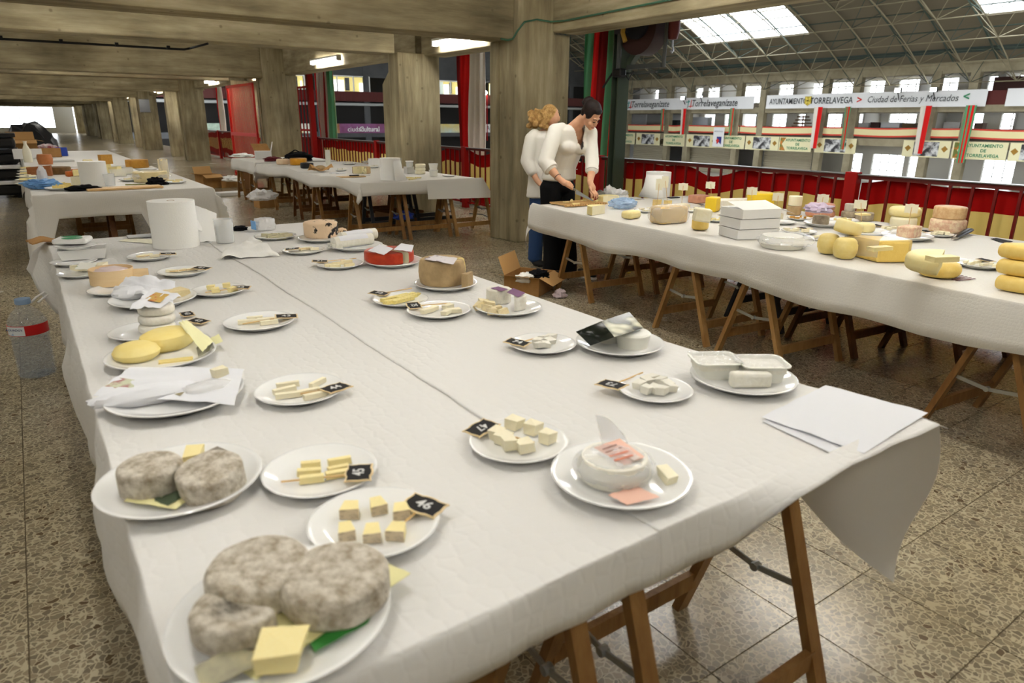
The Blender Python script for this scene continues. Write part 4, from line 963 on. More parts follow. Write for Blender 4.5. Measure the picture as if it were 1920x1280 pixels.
def wheel(name, px, py, wpx, h, mats, label, z=None, a0=0., a1=math.tau, rnd=.012, lump=0., group=None, seed=0, cat='cheese', parent=None, seg=40, bulge=.0, tilt=(0, 0), mis=None, loc=None, rad=None):
    """cheese wheel: base centre at the pixel, width in photo pixels, height in metres; a0..a1 leaves out a cut"""
    z = CZT+.0095 if z is None else z
    P = at(px, py, z) if loc is None else Vector(loc); r = (wpx/2/ppm(P)) if rad is None else rad
    prof = [(.0, 0), (r-rnd, 0)]
    for k in range(5):
        a = -math.pi/2+math.pi/2*k/4; prof.append((r-rnd+rnd*math.cos(a), rnd+rnd*math.sin(a)))
    if bulge: prof += [(r+bulge*.7, h*.3), (r+bulge, h*.5), (r+bulge*.7, h*.7)]
    for k in range(5):
        a = math.pi/2*k/4; prof.append((r-rnd+rnd*math.cos(a), h-rnd+rnd*math.sin(a)))
    prof.append((0, h))
    m = MB(); full = a1-a0 > 6.28
    m.lathe(prof, seg, 0, a0, a1, wob=(lambda a, k: 1+lump*noise.noise(Vector((math.cos(a)*2+seed, math.sin(a)*2, k*.4)))) if lump else None)
    if not full:
        pr = prof
        for a in (a0, a1):
            m.add([(q[0]*math.cos(a), q[0]*math.sin(a), q[1]) for q in pr], [tuple(range(len(pr)))], 1 if isinstance(mats, (list, tuple)) and len(mats) > 1 else 0)
    if lump: m.v = [Vector((p.x, p.y, p.z*(1+lump*.8*noise.noise(Vector((p.x*18+seed, p.y*18, 2)))))) for p in m.v]
    o = m.build(name, mats, parent, smooth=50, loc=P if parent is None else None, rot=(tilt[0], tilt[1], 0))
    return tag(o, label, cat, group) if parent is None else o
def sheet(name, corners, mtl, label, cat, z=None, sub=6, wav=.004, seed=0, group=None, thick=.0006, lifts=(0, 0, 0, 0), parent=None):
    """loose flat sheet through four photo corners (in order), each corner lifted by the given height"""
    z = CZT+.001 if z is None else z
    C = [at(c[0], c[1], z+l) for c, l in zip(corners, lifts)]
    def fn(u, v):
        p = (C[0]*(1-u)+C[1]*u)*(1-v)+(C[3]*(1-u)+C[2]*u)*v
        p = p.copy(); p.z += abs(wav*noise.noise(Vector((u*3+seed, v*3, seed)))); return p
    m = MB(); m.grid(fn, sub, sub, thick=(0, 0, thick)); o = m.build(name, mtl, parent, smooth=60)
    return tag(o, label, cat, group) if label else o
def crumple(name, P, r, mtl, label, cat, seed=0, amp=.45, flat=.6, group=None, parent=None, freq=2.2):
    m = MB(); m.ball((0, 0, r[2]*flat), r, 22, 14, fn=lambda d: 1+amp*noise.noise(d*freq+Vector((seed, 0, 0)))+amp*.5*noise.noise(d*freq*2.3+Vector((seed, 4, 0))))
    m.v = [Vector((p.x, p.y, max(p.z, 0))) for p in m.v]
    o = m.build(name, mtl, parent, smooth=25, loc=P); return tag(o, label, cat, group) if label else o
def roll_of_paper(px, py, wpx, h, label, z=None, tail=None, flare=None):
    z = CZT if z is None else z; P = at(px, py, z); r = wpx/2/ppm(P)
    t = thing('paper_roll', label, 'paper roll', P, 0, 'big paper towel rolls')
    m = MB(); m.lathe([(.02, 0), (r, 0), (r*1.005, h*.5), (r, h), (.022, h)], 48); m.build('towel', TISSUE, t, smooth=50)
    m = MB(); m.lathe([(.0175, .002), (.0215, .002), (.0215, h+.0005), (.0175, h+.0005), (.0175, .002)], 20); m.build('core', CARD, t, smooth=40)
    if flare:
        m = MB(); m.lathe([(r*flare[2], .001), (r*(1+(flare[2]-1)*.35), h*.4), (r*1.01, h*.9)], 20, a0=R(flare[0]), a1=R(flare[1])); o = m.build('loose_end', TISSUE, t, smooth=60); sd = o.modifiers.new('t', 'SOLIDIFY'); sd.thickness = .001
    if tail:
        E = [at(q[0], q[1], z) - P for q in tail[0]]; top = tail[1]
        def fn(u, v):
            a = E[0].lerp(E[1], u); base = Vector((a.x, a.y, .002)); s = Vector((E[0].x, E[0].y, 0)).normalized()*r*1.003
            tp = Vector((s.x+(a.x-E[0].x)*tail[2], s.y+(a.y-E[0].y)*tail[2], top-(top*.45)*u))
            p = base.lerp(tp, v); p.x += .006*math.sin(v*5+u*3); p.y += .006*math.sin(u*6); return p
        m = MB(); m.grid(fn, 10, 10, thick=(.0006, .0006, 0)); m.build('loose_end', TISSUE, t, smooth=60)
    return t
FILM = clear_film('clear_plastic_film', (.96, .97, 1, 1), .72, .12); FILMW = clear_film('milky_plastic_film', (.96, .96, .96, 1), .35, .25)
FILMB = clear_film('blue_plastic_bag', srgb(170, 206, 244), .4, .2); CLEAR = clear_film('clear_rigid_plastic', (.95, .96, .96, 1), .70, .08)

# ============================================================ front table, left-hand rows
plate(529, 1149, 402, 'large white plate at the front edge holding three grey cheeses')
g = 'grey-rinded cheeses on the front plate'
PAPY = mat('pale_yellow_paper', srgb(240, 234, 176), .7); PAPG = mat('grey_printed_paper', srgb(150, 146, 128), .7, col2=srgb(190, 184, 150), nscale=30); PGREEN = mat('green_print_paper', srgb(58, 140, 62), .6, col2=srgb(60, 110, 190), nscale=9, lo=.56, hi=.6)
sheet('label_sheet', [(380, 1215), (700, 1045), (770, 1075), (480, 1275)], PAPY, 'pale yellow label sheet under the three grey cheeses', 'label', z=CZT+.014, lifts=(.006, .004, .012, .004))
sheet('label_sheet', [(565, 1170), (650, 1120), (705, 1160), (590, 1222)], PGREEN, 'green and blue printed label under the front cheeses', 'label', z=CZT+.019)
sheet('label_band', [(364, 1252), (436, 1212), (520, 1232), (380, 1296)], PAPG, 'grey printed paper band at the lower rim of the front plate', 'label', z=CZT+.026, lifts=(.01, .01, .004, .0))
wheel('cheese', 490, 1106, 188, .055, [C_GREY, C_IVORY], 'round grey mouldy cheese at the back of the front plate', lump=.045, group=g, seed=1, rnd=.013, z=CZT+.02)
wheel('cheese', 632, 1122, 196, .055, [C_GREY, C_IVORY], 'round grey mouldy cheese on the right of the front plate', lump=.045, group=g, seed=4, rnd=.013, z=CZT+.02)
wheel('cheese', 446, 1180, 160, .048, [C_GREY, C_IVORY], 'cut half of a grey mouldy cheese on the left of the front plate', lump=.05, group=g, seed=8, rnd=.012, a0=R(120), a1=R(318), z=CZT+.02)
pieces([(530, 1222)], (.062, .05, .036), C_YEL, 'thick pale yellow cheese wedge at the front rim of the front plate', None, 'cube2', z=CZT+.022, rots=[60])
plate(339, 898, 288, 'white plate with two upright grey cheeses and a yellow paper')
sheet('label_sheet', [(232, 940), (300, 880), (400, 900), (330, 955)], PAPY, 'yellow label sheet under the two upright grey cheeses', 'label', z=CZT+.012, lifts=(.01, 0, .004, .006))
sheet('label_sheet', [(275, 935), (320, 912), (355, 925), (315, 948)], mat('dark_green_label', srgb(70, 84, 62), .6), 'dark green label between the two upright grey cheeses', 'label', z=CZT+.016, lifts=(.004, 0, .004, .004))
wheel('cheese', 288, 917, 112, .062, [C_GREY, C_IVORY], 'tall round grey cheese on the left of the two-cheese plate', lump=.04, seed=12, rnd=.011, group='tall grey cheeses')
wheel('cheese', 402, 920, 118, .062, [C_GREY, C_IVORY], 'tall round grey cheese on the right of the two-cheese plate', lump=.04, seed=15, rnd=.011, group='tall grey cheeses', tilt=(.12, -.1))
pieces([(365, 860)], (.05, .03, .035), C_YEL, 'upright yellow cheese wedge behind the two grey cheeses', None, 'cube2', rots=[70])
pieces([(405, 862)], (.05, .035, .03), C_GREY, 'small grey-rinded cheese end behind the two grey cheeses', None, 'cube2', rots=[20])
plate(701, 974, 243, 'white plate of six rinded cheese cubes with sign 46')
pieces([(657, 958), (708, 950), (752, 960), (649, 998), (698, 1000), (744, 998)], (.034, .036, .022), C_YEL, 'pale cheese piece with grey rind on the plate with sign 46', 'cheese pieces by sign 46', 'rind', rots=[-30, -10, -20, -15, -25, -40])
sign(795, 946, 46, 14, '46', 'chalkboard sign numbered 46 on a bamboo skewer', 727, 1004)
plate(600, 878, 210, 'white plate of yellow cheese sticks with sign 45')
pieces([(583, 872), (580, 886), (637, 866), (635, 880), (632, 890), (585, 899)], (.046, .013, .014), C_YEL, 'yellow cheese stick on the plate with sign 45', 'cheese sticks by sign 45', 'stick', rots=[-22, -26, -12, -8, -14, -20])
sign(673, 885, 5, -40, '45', 'chalkboard sign numbered 45, read sideways', 527, 903)
plate(562, 727, 162, 'white plate of cheese sticks with sign 44')
pieces([(540, 722), (534, 732), (540, 742), (596, 718), (580, 735), (592, 742)], (.06, .014, .014), C_IVORY, 'pale cheese stick on the plate with sign 44', 'cheese sticks by sign 44', 'stick', rots=[-10, 4, -14, 30, -4, 0])
sign(629, 726, 36, -14, '44', 'chalkboard sign numbered 44 at the rim of its plate', 540, 742)
# paper wrapped cheese with pictures
plate(330, 738, 240, 'white plate under an opened white paper wrapper')
sheet('wrapper', [(175, 742), (250, 688), (458, 692), (440, 760)], PAPER, 'open white printed paper wrapper spread over a plate', 'wrapper', z=CZT+.016, lifts=(.012, .02, .03, .012), sub=10, wav=.02, seed=3)
sheet('picture_label', [(194, 726), (225, 708), (275, 716), (240, 735)], mat('rose_green_print', srgb(210, 214, 186), .6, col2=srgb(176, 120, 120), nscale=14, lo=.48, hi=.58), 'oval printed picture on the white wrapper, left one', 'label', z=CZT+.031, wav=.002, lifts=(.002, .008, .002, 0))
sheet('picture_label', [(300, 732), (330, 718), (360, 722), (338, 742)], mat('rose_green_print2', srgb(206, 208, 180), .6, col2=srgb(150, 140, 110), nscale=14, lo=.5, hi=.58), 'oval printed picture on the white wrapper, right one', 'label', z=CZT+.036, wav=.002)
m = MB(); m.ball((0, 0, .02), (.14, .045, .026), 28, 12, fn=lambda d: 1+.14*noise.noise(d*3.1)+.08*noise.noise(d*9)); m.v = [Vector((p.x, p.y, max(p.z, .002))) for p in m.v]
P = at(280, 752, CZT+.012); tag(m.build('wrapped_cheese', PAPER, smooth=30, loc=P, rot=R(-4)), 'log of cheese twisted up in white tissue paper', 'cheese')
P = at(392, 740, CZT+.012); m = MB(); m.ball((0, 0, .018), (.07, .04, .024), 24, 12, fn=lambda d: 1+.16*noise.noise(d*3.7+Vector((5,0,0)))); m.v = [Vector((p.x, p.y, max(p.z, .002))) for p in m.v]
tag(m.build('wrapped_cheese', FILMW, smooth=30, loc=P), 'short end of cheese in crinkled clear wrap', 'cheese')
pieces([(412, 700)], (.04, .02, .03), C_IVORY, 'pale cheese crumb at the back of the paper wrapper', None, 'cube2', z=CZT+.04)
# yellow smooth cheeses
plate(303, 664, 190, 'white plate with two smooth yellow cheeses')
P = at(316, 650, CZT+.01); m = MB(); m.lathe([(0, 0), (.066, 0), (.082, .012), (.088, .028), (.080, .048), (.058, .058), (0, .061)], 36); m.v = [Vector((p.x*1.08, p.y*.88, p.z)) for p in m.v]
tag(m.build('cheese', C_GOLD if False else CH('butter_yellow_rind', (244, 220, 134), (248, 230, 158), 8, bump=.05), smooth=True, loc=P, rot=R(30)), 'large smooth butter-yellow oval cheese', 'cheese')
P = at(258, 672, CZT+.01); m = MB(); m.lathe([(0, 0), (.05, 0), (.066, .012), (.07, .026), (.06, .042), (.04, .05), (0, .052)], 32)
tag(m.build('cheese', MATS['butter_yellow_rind'], smooth=True, loc=P, rot=R(-10)), 'smaller smooth butter-yellow cheese cut flat', 'cheese')
sheet('label_band', [(335, 606), (350, 600), (400, 640), (380, 660)], mat('cream_band', srgb(246, 242, 190), .7), 'cream paper band curling behind the yellow cheeses', 'label', z=CZT+.03, lifts=(.05, .05, .03, .02), wav=.01)
sheet('label_band', [(368, 652), (396, 636), (402, 652), (372, 670)], mat('grey_band_print', srgb(120, 120, 118), .6, col2=srgb(200, 200, 180), nscale=18), 'grey printed paper band with a dark emblem by the yellow cheeses', 'label', z=CZT+.028, lifts=(.0, .03, .02, .0))
sheet('label_sheet', [(385, 640), (410, 626), (418, 640), (395, 650)], mat('cream_band', srgb(246, 242, 190), .7), 'small cream paper tongue beyond the yellow cheeses', 'label', z=CZT+.02, lifts=(.0, .02, .01, 0))
pieces([(330, 676)], (.09, .03, .006), MATS['butter_yellow_rind'], 'flat yellow cheese slice lying in front of the yellow cheeses', None, 'stick', rots=[-12])
# stacked white discs
plate(276, 618, 130, 'white plate with a stack of white disc cheeses')
g = 'stack of white disc cheeses'
for k, lb in enumerate(('lowest', 'middle', 'topmost')):
    P = at(296, 620, CZT+.0095); wheel('cheese', 0, 0, 0, .031, [C_BLOOM], f'{lb} white disc cheese of the stack of three', loc=(P.x+.004*k, P.y+.006*k, CZT+.0095+.0315*k), rad=.061, rnd=.012, lump=.02, seed=k, group=g, tilt=(0, .0))
P = at(296, 620, CZT+.0095); sheet('wrapper', [(243, 580), (290, 540), (340, 556), (300, 578)], PAPER, 'white wax paper opened over the stacked disc cheeses', 'wrapper', z=CZT+.106, wav=.02, lifts=(.004, .01, .004, .0), sub=8, seed=6)
sheet('picture_label', [(270, 562), (292, 548), (318, 552), (300, 567)], mat('round_food_label', srgb(206, 170, 92), .6, col2=srgb(196, 60, 60), nscale=16, lo=.55, hi=.6), 'red and gold food picture on the stacked disc cheeses', 'label', z=CZT+.116, wav=.001)
sign(351, 588, 16, 12, '43', 'small black sign behind the stacked white discs', w=.06, h=.045, z=CZT+.012, stick=False)
sign(372, 601, 30, 4, '43', 'black chalkboard sign lying behind the yellow cheeses', w=.075, h=.05, z=CZT+.012, stick=False)
# paper parcels
plate(288, 560, 150, 'white plate under crumpled white paper parcels')
sheet('wrapper', [(212, 545), (240, 520), (330, 528), (325, 575)], PAPER, 'crumpled white paper on the plate behind the stacked discs', 'wrapper', z=CZT+.02, lifts=(.01, .05, .02, .01), wav=.05, sub=12, seed=9)
m = MB(); m.ball((0, 0, .025), (.075, .05, .028), 24, 12, fn=lambda d: 1+.15*noise.noise(d*3+Vector((9,0,0)))); m.v = [Vector((p.x, p.y, max(p.z, .0))) for p in m.v]
P = at(248, 560, CZT+.01); tag(m.build('wrapped_cheese', PAPER, smooth=30, loc=P), 'white cheese parcel with a spotted paper end', 'cheese')
pieces([(325, 552)], (.10, .05, .035), CH('cream_rind', (240, 224, 178), (232, 212, 160), 12), 'cream cheese block at the right of the white parcels', None, 'cube2', rots=[15])
# round wooden box
plate(212, 540, 88, 'white plate under the round wooden cheese box')
VENEER = mat('poplar_veneer', srgb(236, 208, 164), .6, .3, col2=srgb(226, 194, 146), nscale=4, stretch=(1, 1, 6))
P = at(212, 530, CZT+.012); t = thing('cheese_box', 'round poplar box with a plastic-wrapped soft cheese', 'cheese box', P)
m = MB(); m.lathe([(.0, 0), (.092, 0), (.092, .07), (.089, .07), (.089, .004), (0, .004)], 40); m.build('box', VENEER, t, smooth=40)
m = MB(); m.ball((0, 0, .045), (.08, .08, .03), 24, 12, fn=lambda d: 1+.16*noise.noise(d*5)); m.build('wrapped_cheese', mat('pinkish_film', srgb(226, 206, 204), .3, .6), t, smooth=20)
P = at(236, 535, CZT+.002); m = MB(); m.cbox((0, 0, .04), (.20, .012, .07)); tag(m.build('box_lid', VENEER, loc=P, rot=(R(-18), 0, R(-14)), bevel=.003), 'flat poplar lid leaning on the round cheese box', 'lid')
# wedge plate
plate(152, 509, 80, 'white plate with a pale wedge of soft cheese')
pieces([(165, 502)], (.15, .11, .035), C_IVORY, 'pale soft cheese wedge next to the round wooden box', None, 'tri', rots=[160])
sheet('label_sheet', [(140, 505), (150, 492), (182, 492), (176, 506)], mat('white_green_label', srgb(238, 238, 228), .6, col2=srgb(80, 140, 70), nscale=10, lo=.62, hi=.66), 'white label with green print on the soft cheese wedge', 'label', z=CZT+.048)
# foam tray and packet
plate(138, 488, 78, 'white plate under the white foam tray')
P = at(158, 482, CZT+.012); m = MB(); m.add([(-.10,-.07,0),(.10,-.07,0),(.10,.07,0),(-.10,.07,0),(-.115,-.085,.055),(.115,-.085,.055),(.115,.085,.055),(-.115,.085,.055),(-.105,-.075,.05),(.105,-.075,.05),(.105,.075,.05),(-.105,.075,.05),(-.09,-.06,.008),(.09,-.06,.008),(.09,.06,.008),(-.09,.06,.008)],
  [(0,3,2,1),(0,1,5,4),(1,2,6,5),(2,3,7,6),(3,0,4,7),(4,5,9,8),(5,6,10,9),(6,7,11,10),(7,4,8,11),(8,9,13,12),(9,10,14,13),(10,11,15,14),(11,8,12,15),(12,13,14,15)])
tag(m.build('foam_tray', WHITE, loc=P, rot=R(-6)), 'white foam tray under the green-printed packet', 'tray')
plate(142, 458, 72, 'white plate balanced on the foam tray', z=CZT+.068)
P = at(137, 455, CZT+.085); t = thing('cheese_packet', 'white packet with green round print on the far left corner', 'packet', P, R(-20))
m = MB(); m.box((-.085, -.065, 0), (.085, .065, .03)); m.build('wrapper', WHITE, t, bevel=.012)
for x, y in ((-.01, .03), (.01, -.035)):
    m = MB(); m.lathe([(.022, .0305), (.052, .0305), (.052, .0312), (.022, .0312), (.022, .0305)], 24); q = m.build('round_print', INKG, t, loc=(x, y, 0)); q.scale = (1, .55, 1)
P = at(98, 455, CZT+.002); m = MB(); m.grid(lambda u, v: (-.12+.24*u, -.09+.18*v, .012+.012*math.sin(u*6)+.01*noise.noise(Vector((u*4, v*4, 1)))), 12, 10, thick=(0, 0, .008)); tag(m.build('paper_bag', CARD, smooth=40, loc=P, rot=R(10)), 'flattened brown paper bag on the far left corner', 'bag')
g = 'sample plates along the front table, bottle side'
plate(281, 478, 80, 'white sample plate nearest the big paper roll')
pieces([(265, 480), (278, 478), (290, 480)], (.05, .02, .012), C_IVORY, 'pale cheese strip on the sample plate nearest the paper roll', 'strips near the paper roll', 'stick')
sign(315, 475, 28, -2, '40', 'black sign on the sample plate nearest the paper roll', 258, 481)
plate(342, 506, 88, 'white sample plate second from the big paper roll')
pieces([(322, 508), (340, 507), (360, 505)], (.05, .02, .012), C_IVORY, 'pale cheese strip on the second sample plate from the paper roll', 'strips on the second plate', 'stick')
sign(378, 502, 28, 1, '41', 'black sign on the second sample plate from the paper roll', 318, 509)
plate(410, 541, 98, 'white sample plate third from the big paper roll')
pieces([(396, 540), (404, 545), (425, 536), (436, 543)], (.034, .024, .02), C_YEL, 'pale yellow chunk on the third sample plate from the paper roll', 'chunks on the third plate', 'cube2')
sign(451, 538, 34, -1, '42', 'black sign on the third sample plate from the paper roll', 385, 548)
plate(486, 600, 128, 'white sample plate of long pale sticks in the middle row')
pieces([(478, 597), (490, 602), (500, 600), (462, 604), (505, 605)], (.062, .018, .014), C_IVORY, 'long pale cheese stick on the middle-row sample plate', 'sticks on the middle-row plate', 'stick', rots=[-14, -10, -18, -16, -8])
sign(537, 592, 36, -3, '43', 'black sign on the middle-row plate of long sticks', 455, 607)

# ============================================================ front table, back edge
roll_of_paper(332, 461, 80, .275, 'big white paper towel roll on the front table', tail=([(385, 438), (405, 405)], .12, .55))
sheet('towel_sheet', [(366, 455), (408, 452), (406, 400), (366, 385)], TISSUE, 'loose paper towel sheet standing behind the big roll', 'paper', z=CZT, lifts=(0, 0, .06, .1), wav=.01)
P = at(423, 455, CZT); t = thing('glass', 'tall clear tumbler of white milk', 'glass', P); r = 17/ppm(P)
m = MB(); m.lathe([(0, .002), (r*.93, .002), (r, .15), (r*.97, .15), (r*.9, .006), (0, .006)], 32); m.build('tumbler', CLEAR, t, smooth=40)
m = MB(); m.lathe([(0, .007), (r*.89, .007), (r*.945, .122), (0, .122)], 32); m.build('milk', mat('milk', srgb(248, 248, 246), .3), t, smooth=40)
sheet('towel_sheet', [(413, 486), (418, 470), (480, 448), (525, 480)], TISSUE, 'torn paper towel lying before the milk glass', 'paper', z=CZT+.002, wav=.05, lifts=(.004, .01, .07, .002), sub=12, seed=12)
crumple('glove', at(450, 432, CZT), (.05, .035, .02), BLACKCLOTH, 'crumpled black glove beside the milk glass', 'glove', 3, .5)
P = at(266, 444, CZT+.002); m = MB(); m.box((-.085, -.05, 0), (.085, .05, .012)); tag(m.build('tablet', GREYSTEEL, loc=P, rot=R(-2), bevel=.004), 'grey phone lying beside the big paper roll', 'phone')
sheet('paper_sheet', [(222, 452), (245, 446), (330, 452), (300, 458)], mat('pale_yellow_sheet', srgb(244, 240, 214), .7), 'pale yellow sheet of paper under the phone', 'paper', z=CZT+.001)
for x, y, c in ((106, 492, 1), (148, 547, 2), (162, 580, 3), (178, 628, 4), (188, 690, 5)):
    pass
# ============================================================ front table, right-hand rows
plate(516, 441, 76, 'white plate of blue-veined crumbs at the back edge')
pieces([(500, 441), (508, 444), (516, 440), (524, 443), (532, 440), (540, 442), (514, 446), (528, 446)], (.06, .02, .018), C_BLUE, 'blue-veined cheese strip on the plate at the back edge', 'blue-veined strips', 'stick', tilt=.1)
P = at(497, 432, CZT); t = thing('wrapped_cheese', 'cheese in clear and blue plastic wrap behind the blue-veined strips', 'cheese', P, R(8))
m = MB(); m.ball((0, 0, .045), (.07, .055, .045), 30, 18, fn=lambda d: (max(abs(d.x), abs(d.y), abs(d.z))**-.6)*(1+.1*noise.noise(d*5)+.08*noise.noise(d*12))); m.v = [Vector((p.x, p.y, max(p.z, .001))) for p in m.v]; m.build('wrap', FILMW, t, smooth=25)
m = MB(); m.grid(lambda u, v: (-.078-.004*u, -.04+.07*u, .015+.06*v), 4, 4, thick=(-.002, 0, 0)); m.build('blue_label', mat('blue_wrap', srgb(128, 182, 232), .4), t, smooth=30)
plate(601, 445, 84, 'white plate under the peach and black cheese')
wheel('cheese', 603, 443, 62, .10, [C_PEACH, C_IVORY], 'tall peach cheese with black crumbly coating', rnd=.012, lump=.04, seed=2)
crumple('cheese_crumb', at(641, 436, CZT+.015), (.035, .025, .02), C_PEACH, 'black-specked broken piece beside the peach cheese', 'cheese', 4, .3)
plate(569, 467, 78, 'white sample plate with sign on its left, back row')
pieces([(568, 467), (580, 466), (590, 467)], (.045, .02, .014), C_IVORY, 'pale cheese strip on the back-row plate before the peach cheese', 'strips before the peach cheese', 'stick')
sign(548, 466, -26, 1, '70', 'black sign on the back-row plate before the peach cheese', 592, 466)
plate(667, 460, 100, 'white plate of white paper-wrapped log cheeses')
for k, (x, y, a, lb) in enumerate(((662, 462, 8, 'front'), (672, 452, 12, 'rear'))):
    P = at(x, y, CZT+.01); t = thing('log_cheese', f'white log cheese in waxed paper, {lb} of the pair', 'cheese', P, R(a), 'log cheeses')
    m = MB(); m.tube([(-.13, 0, .035), (.13, 0, .035)], .035, 20); m.build('cheese', C_WHITE, t, smooth=40)
    m = MB(); m.lathe([(.0365, -.10), (.038, 0), (.0365, .09)], 20, a0=R(-40), a1=R(250)); m.build('waxed_paper', PAPER, t, smooth=60, loc=(0, 0, .035), rot=(0, R(90), 0))
pieces([(625, 460), (632, 463)], (.05, .03, .03), C_WHITE, 'white cheese slice at the left end of the log cheese plate', 'slices by the log cheeses', 'cube2')
plate(637, 493, 86, 'white plate of red-edged cheese sticks')
pieces([(620, 497), (634, 494), (650, 491), (655, 497), (628, 499)], (.055, .018, .014), CH('red_edged_paste', (246, 234, 190), (190, 84, 44), 26, lo=.62, hi=.66), 'cheese stick with a red edge on the plate before the red cheese', 'red-edged sticks', 'stick', rots=[0, 4, -6, 6, -4])
sign(600, 489, 26, -1, '71', 'black sign on the plate of red-edged sticks', 668, 484)
plate(737, 489, 106, 'white plate under the red waxed cheese')
wheel('cheese', 730, 489, 92, .062, [C_RED, C_IVORY], 'red waxed cheese wheel with a wedge cut out', a0=R(-64), a1=R(278), rnd=.012, seed=3)
sheet('cheese_label', [(690, 470), (712, 458), (738, 466), (720, 478)], PAPER, 'white printed paper label on the red cheese, left half', 'label', z=CZT+.078, lifts=(.0, .004, .012, .004), wav=.004)
sheet('cheese_label', [(738, 468), (752, 456), (776, 460), (772, 472)], PAPER, 'white printed paper label curling up on the red cheese, right half', 'label', z=CZT+.078, lifts=(.014, .004, .006, .004), wav=.004)
plate(836, 530, 118, 'white plate under the tall tan cheese')
wheel('cheese', 830, 530, 84, .118, [C_TAN, C_YEL], 'tall tan wheel of cheese with a rounded side', a0=R(-20), a1=R(315), rnd=.014, bulge=.006, seed=5)
sheet('cheese_label', [(795, 486), (815, 478), (858, 484), (850, 496)], mat('purple_grey_label', srgb(214, 208, 210), .5, col2=srgb(96, 60, 86), nscale=12, lo=.52, hi=.6), 'white and purple paper label on the tall tan cheese', 'label', z=CZT+.130, lifts=(.004, .006, .012, .01), wav=.006)
pieces([(878, 528)], (.075, .05, .065), C_TAN, 'tan-rinded wedge standing beside the tall tan cheese', None, 'wedge', rots=[30])
plate(751, 559, 104, 'white plate of long yellow slices with a dark rind')
pieces([(735, 560), (748, 557), (762, 556), (772, 556), (740, 565), (756, 563)], (.10, .02, .014), CH('slice_with_dark_rind', (240, 222, 140), (136, 124, 84), 12, lo=.56, hi=.66), 'long yellow cheese slice with dark rind', 'long slices near the tall tan cheese', 'stick', rots=[12, 18, 24, 20, 8, 14])
sign(711, 549, 34, 3, '72', 'black sign on the plate of long yellow slices', 772, 540)
plate(823, 579, 120, 'white plate of five pale pieces below the tall tan cheese')
pieces([(800, 584), (812, 580), (840, 576), (838, 586), (852, 583)], (.05, .022, .018), C_IVORY, 'pale cheese piece on the plate of five below the tall tan cheese', 'five pale pieces', 'cube2')
sign(776, 572, 10, 12, '75', 'chalkboard sign at the left rim of the plate of five pale pieces', 845, 568)
plate(953, 574, 126, 'white plate of bloomy white cheeses with purple labels')
wheel('cheese', 935, 566, 46, .062, [C_BLOOM, C_IVORY], 'tall white bloomy cheese with a purple label, left one', rnd=.008, lump=.04, seed=6, group='purple-labelled cheeses')
wheel('cheese', 966, 578, 42, .06, [C_BLOOM, C_IVORY], 'cut white bloomy cheese with a purple label, right one', a0=R(-130), a1=R(60), rnd=.006, lump=.04, seed=7, group='purple-labelled cheeses')
LILAC = mat('purple_label', srgb(110, 62, 108), .5)
sheet('cheese_label', [(920, 540), (934, 537), (953, 542), (940, 546)], LILAC, 'purple label on the tall white bloomy cheese', 'label', z=CZT+.074, wav=.001)
sheet('cheese_label', [(950, 548), (962, 540), (985, 549), (972, 557)], LILAC, 'purple label on the cut white bloomy cheese', 'label', z=CZT+.072, wav=.001, lifts=(.0, .004, .004, 0))
pieces([(900, 574), (912, 580), (905, 568), (922, 586), (932, 582), (916, 572), (944, 586)], (.04, .018, .028), CH('rinded_crumb', (244, 232, 190), (196, 140, 70), 30, lo=.55, hi=.62), 'cream crumbly piece with orange rind beside the purple labels', 'crumbly pieces', 'cube2', tilt=.3)
plate(1018, 641, 124, 'white plate of white curds near the dark booklet')
pieces([(1010, 640), (1020, 636), (1030, 640), (1022, 646), (1034, 633), (1012, 648)], (.03, .026, .02), C_WHITE, 'white curd piece on the plate near the dark booklet', 'white curds', 'cube2', tilt=.2)
sign(970, 641, 34, 6, '74', 'black sign on the plate of white curds', 1004, 634)
plate(1162, 641, 164, 'white plate of white lidded tubs and a dark booklet')
def tub(px, py, r, h, label, z, rot=0):
    P = at(px, py, z); t = thing('cheese_tub', label, 'tub', P, R(rot), 'white tubs')
    m = MB(); m.lathe([(0, 0), (r*.86, 0), (r*.97, h*.8), (r, h*.82), (r, h*.9), (r*.97, h*.92), (r*.9, h), (0, h)], 36); m.build('pot', mat('white_tub', srgb(244, 243, 232), .35, .5), t, smooth=35); return t
tub(1186, 648, .060, .052, 'round white cheese tub in front of the dark booklet', CZT+.01); tub(1140, 636, .060, .052, 'round white cheese tub half hidden under the dark booklet', CZT+.01)
DKP = mat('dark_photo_print', srgb(20, 26, 20), .25, .5, col2=srgb(206, 204, 176), nscale=11, lo=.45, hi=.62, detail=1)
sheet('booklet', [(1080, 622), (1128, 602), (1152, 632), (1107, 648)], mat('dark_page', srgb(24, 30, 24), .25), 'dark folded booklet page facing the viewer', 'booklet', z=CZT+.012, lifts=(.05, .075, .066, .0), wav=.001)
sheet('booklet', [(1128, 602), (1180, 585), (1207, 615), (1152, 632)], DKP, 'dark booklet cover with a pale blurred photograph', 'booklet', z=CZT+.012, lifts=(.075, .085, .06, .066), wav=.001)
plate(1228, 725, 140, 'white plate of fresh white cheese cubes with sign 73')
pieces([(1200, 722), (1212, 715), (1225, 712), (1240, 716), (1250, 722), (1212, 732), (1228, 730), (1242, 734), (1255, 728)], (.028, .024, .022), C_WHITE, 'fresh white cheese cube on the plate with sign 73', 'fresh cubes by sign 73', 'cube2', tilt=.2)
sign(1147, 720, -40, -12, '73', 'chalkboard sign numbered 73, upside down', 1205, 698)
plate(1393, 706, 193, 'white plate with two film-covered tubs and a white block')
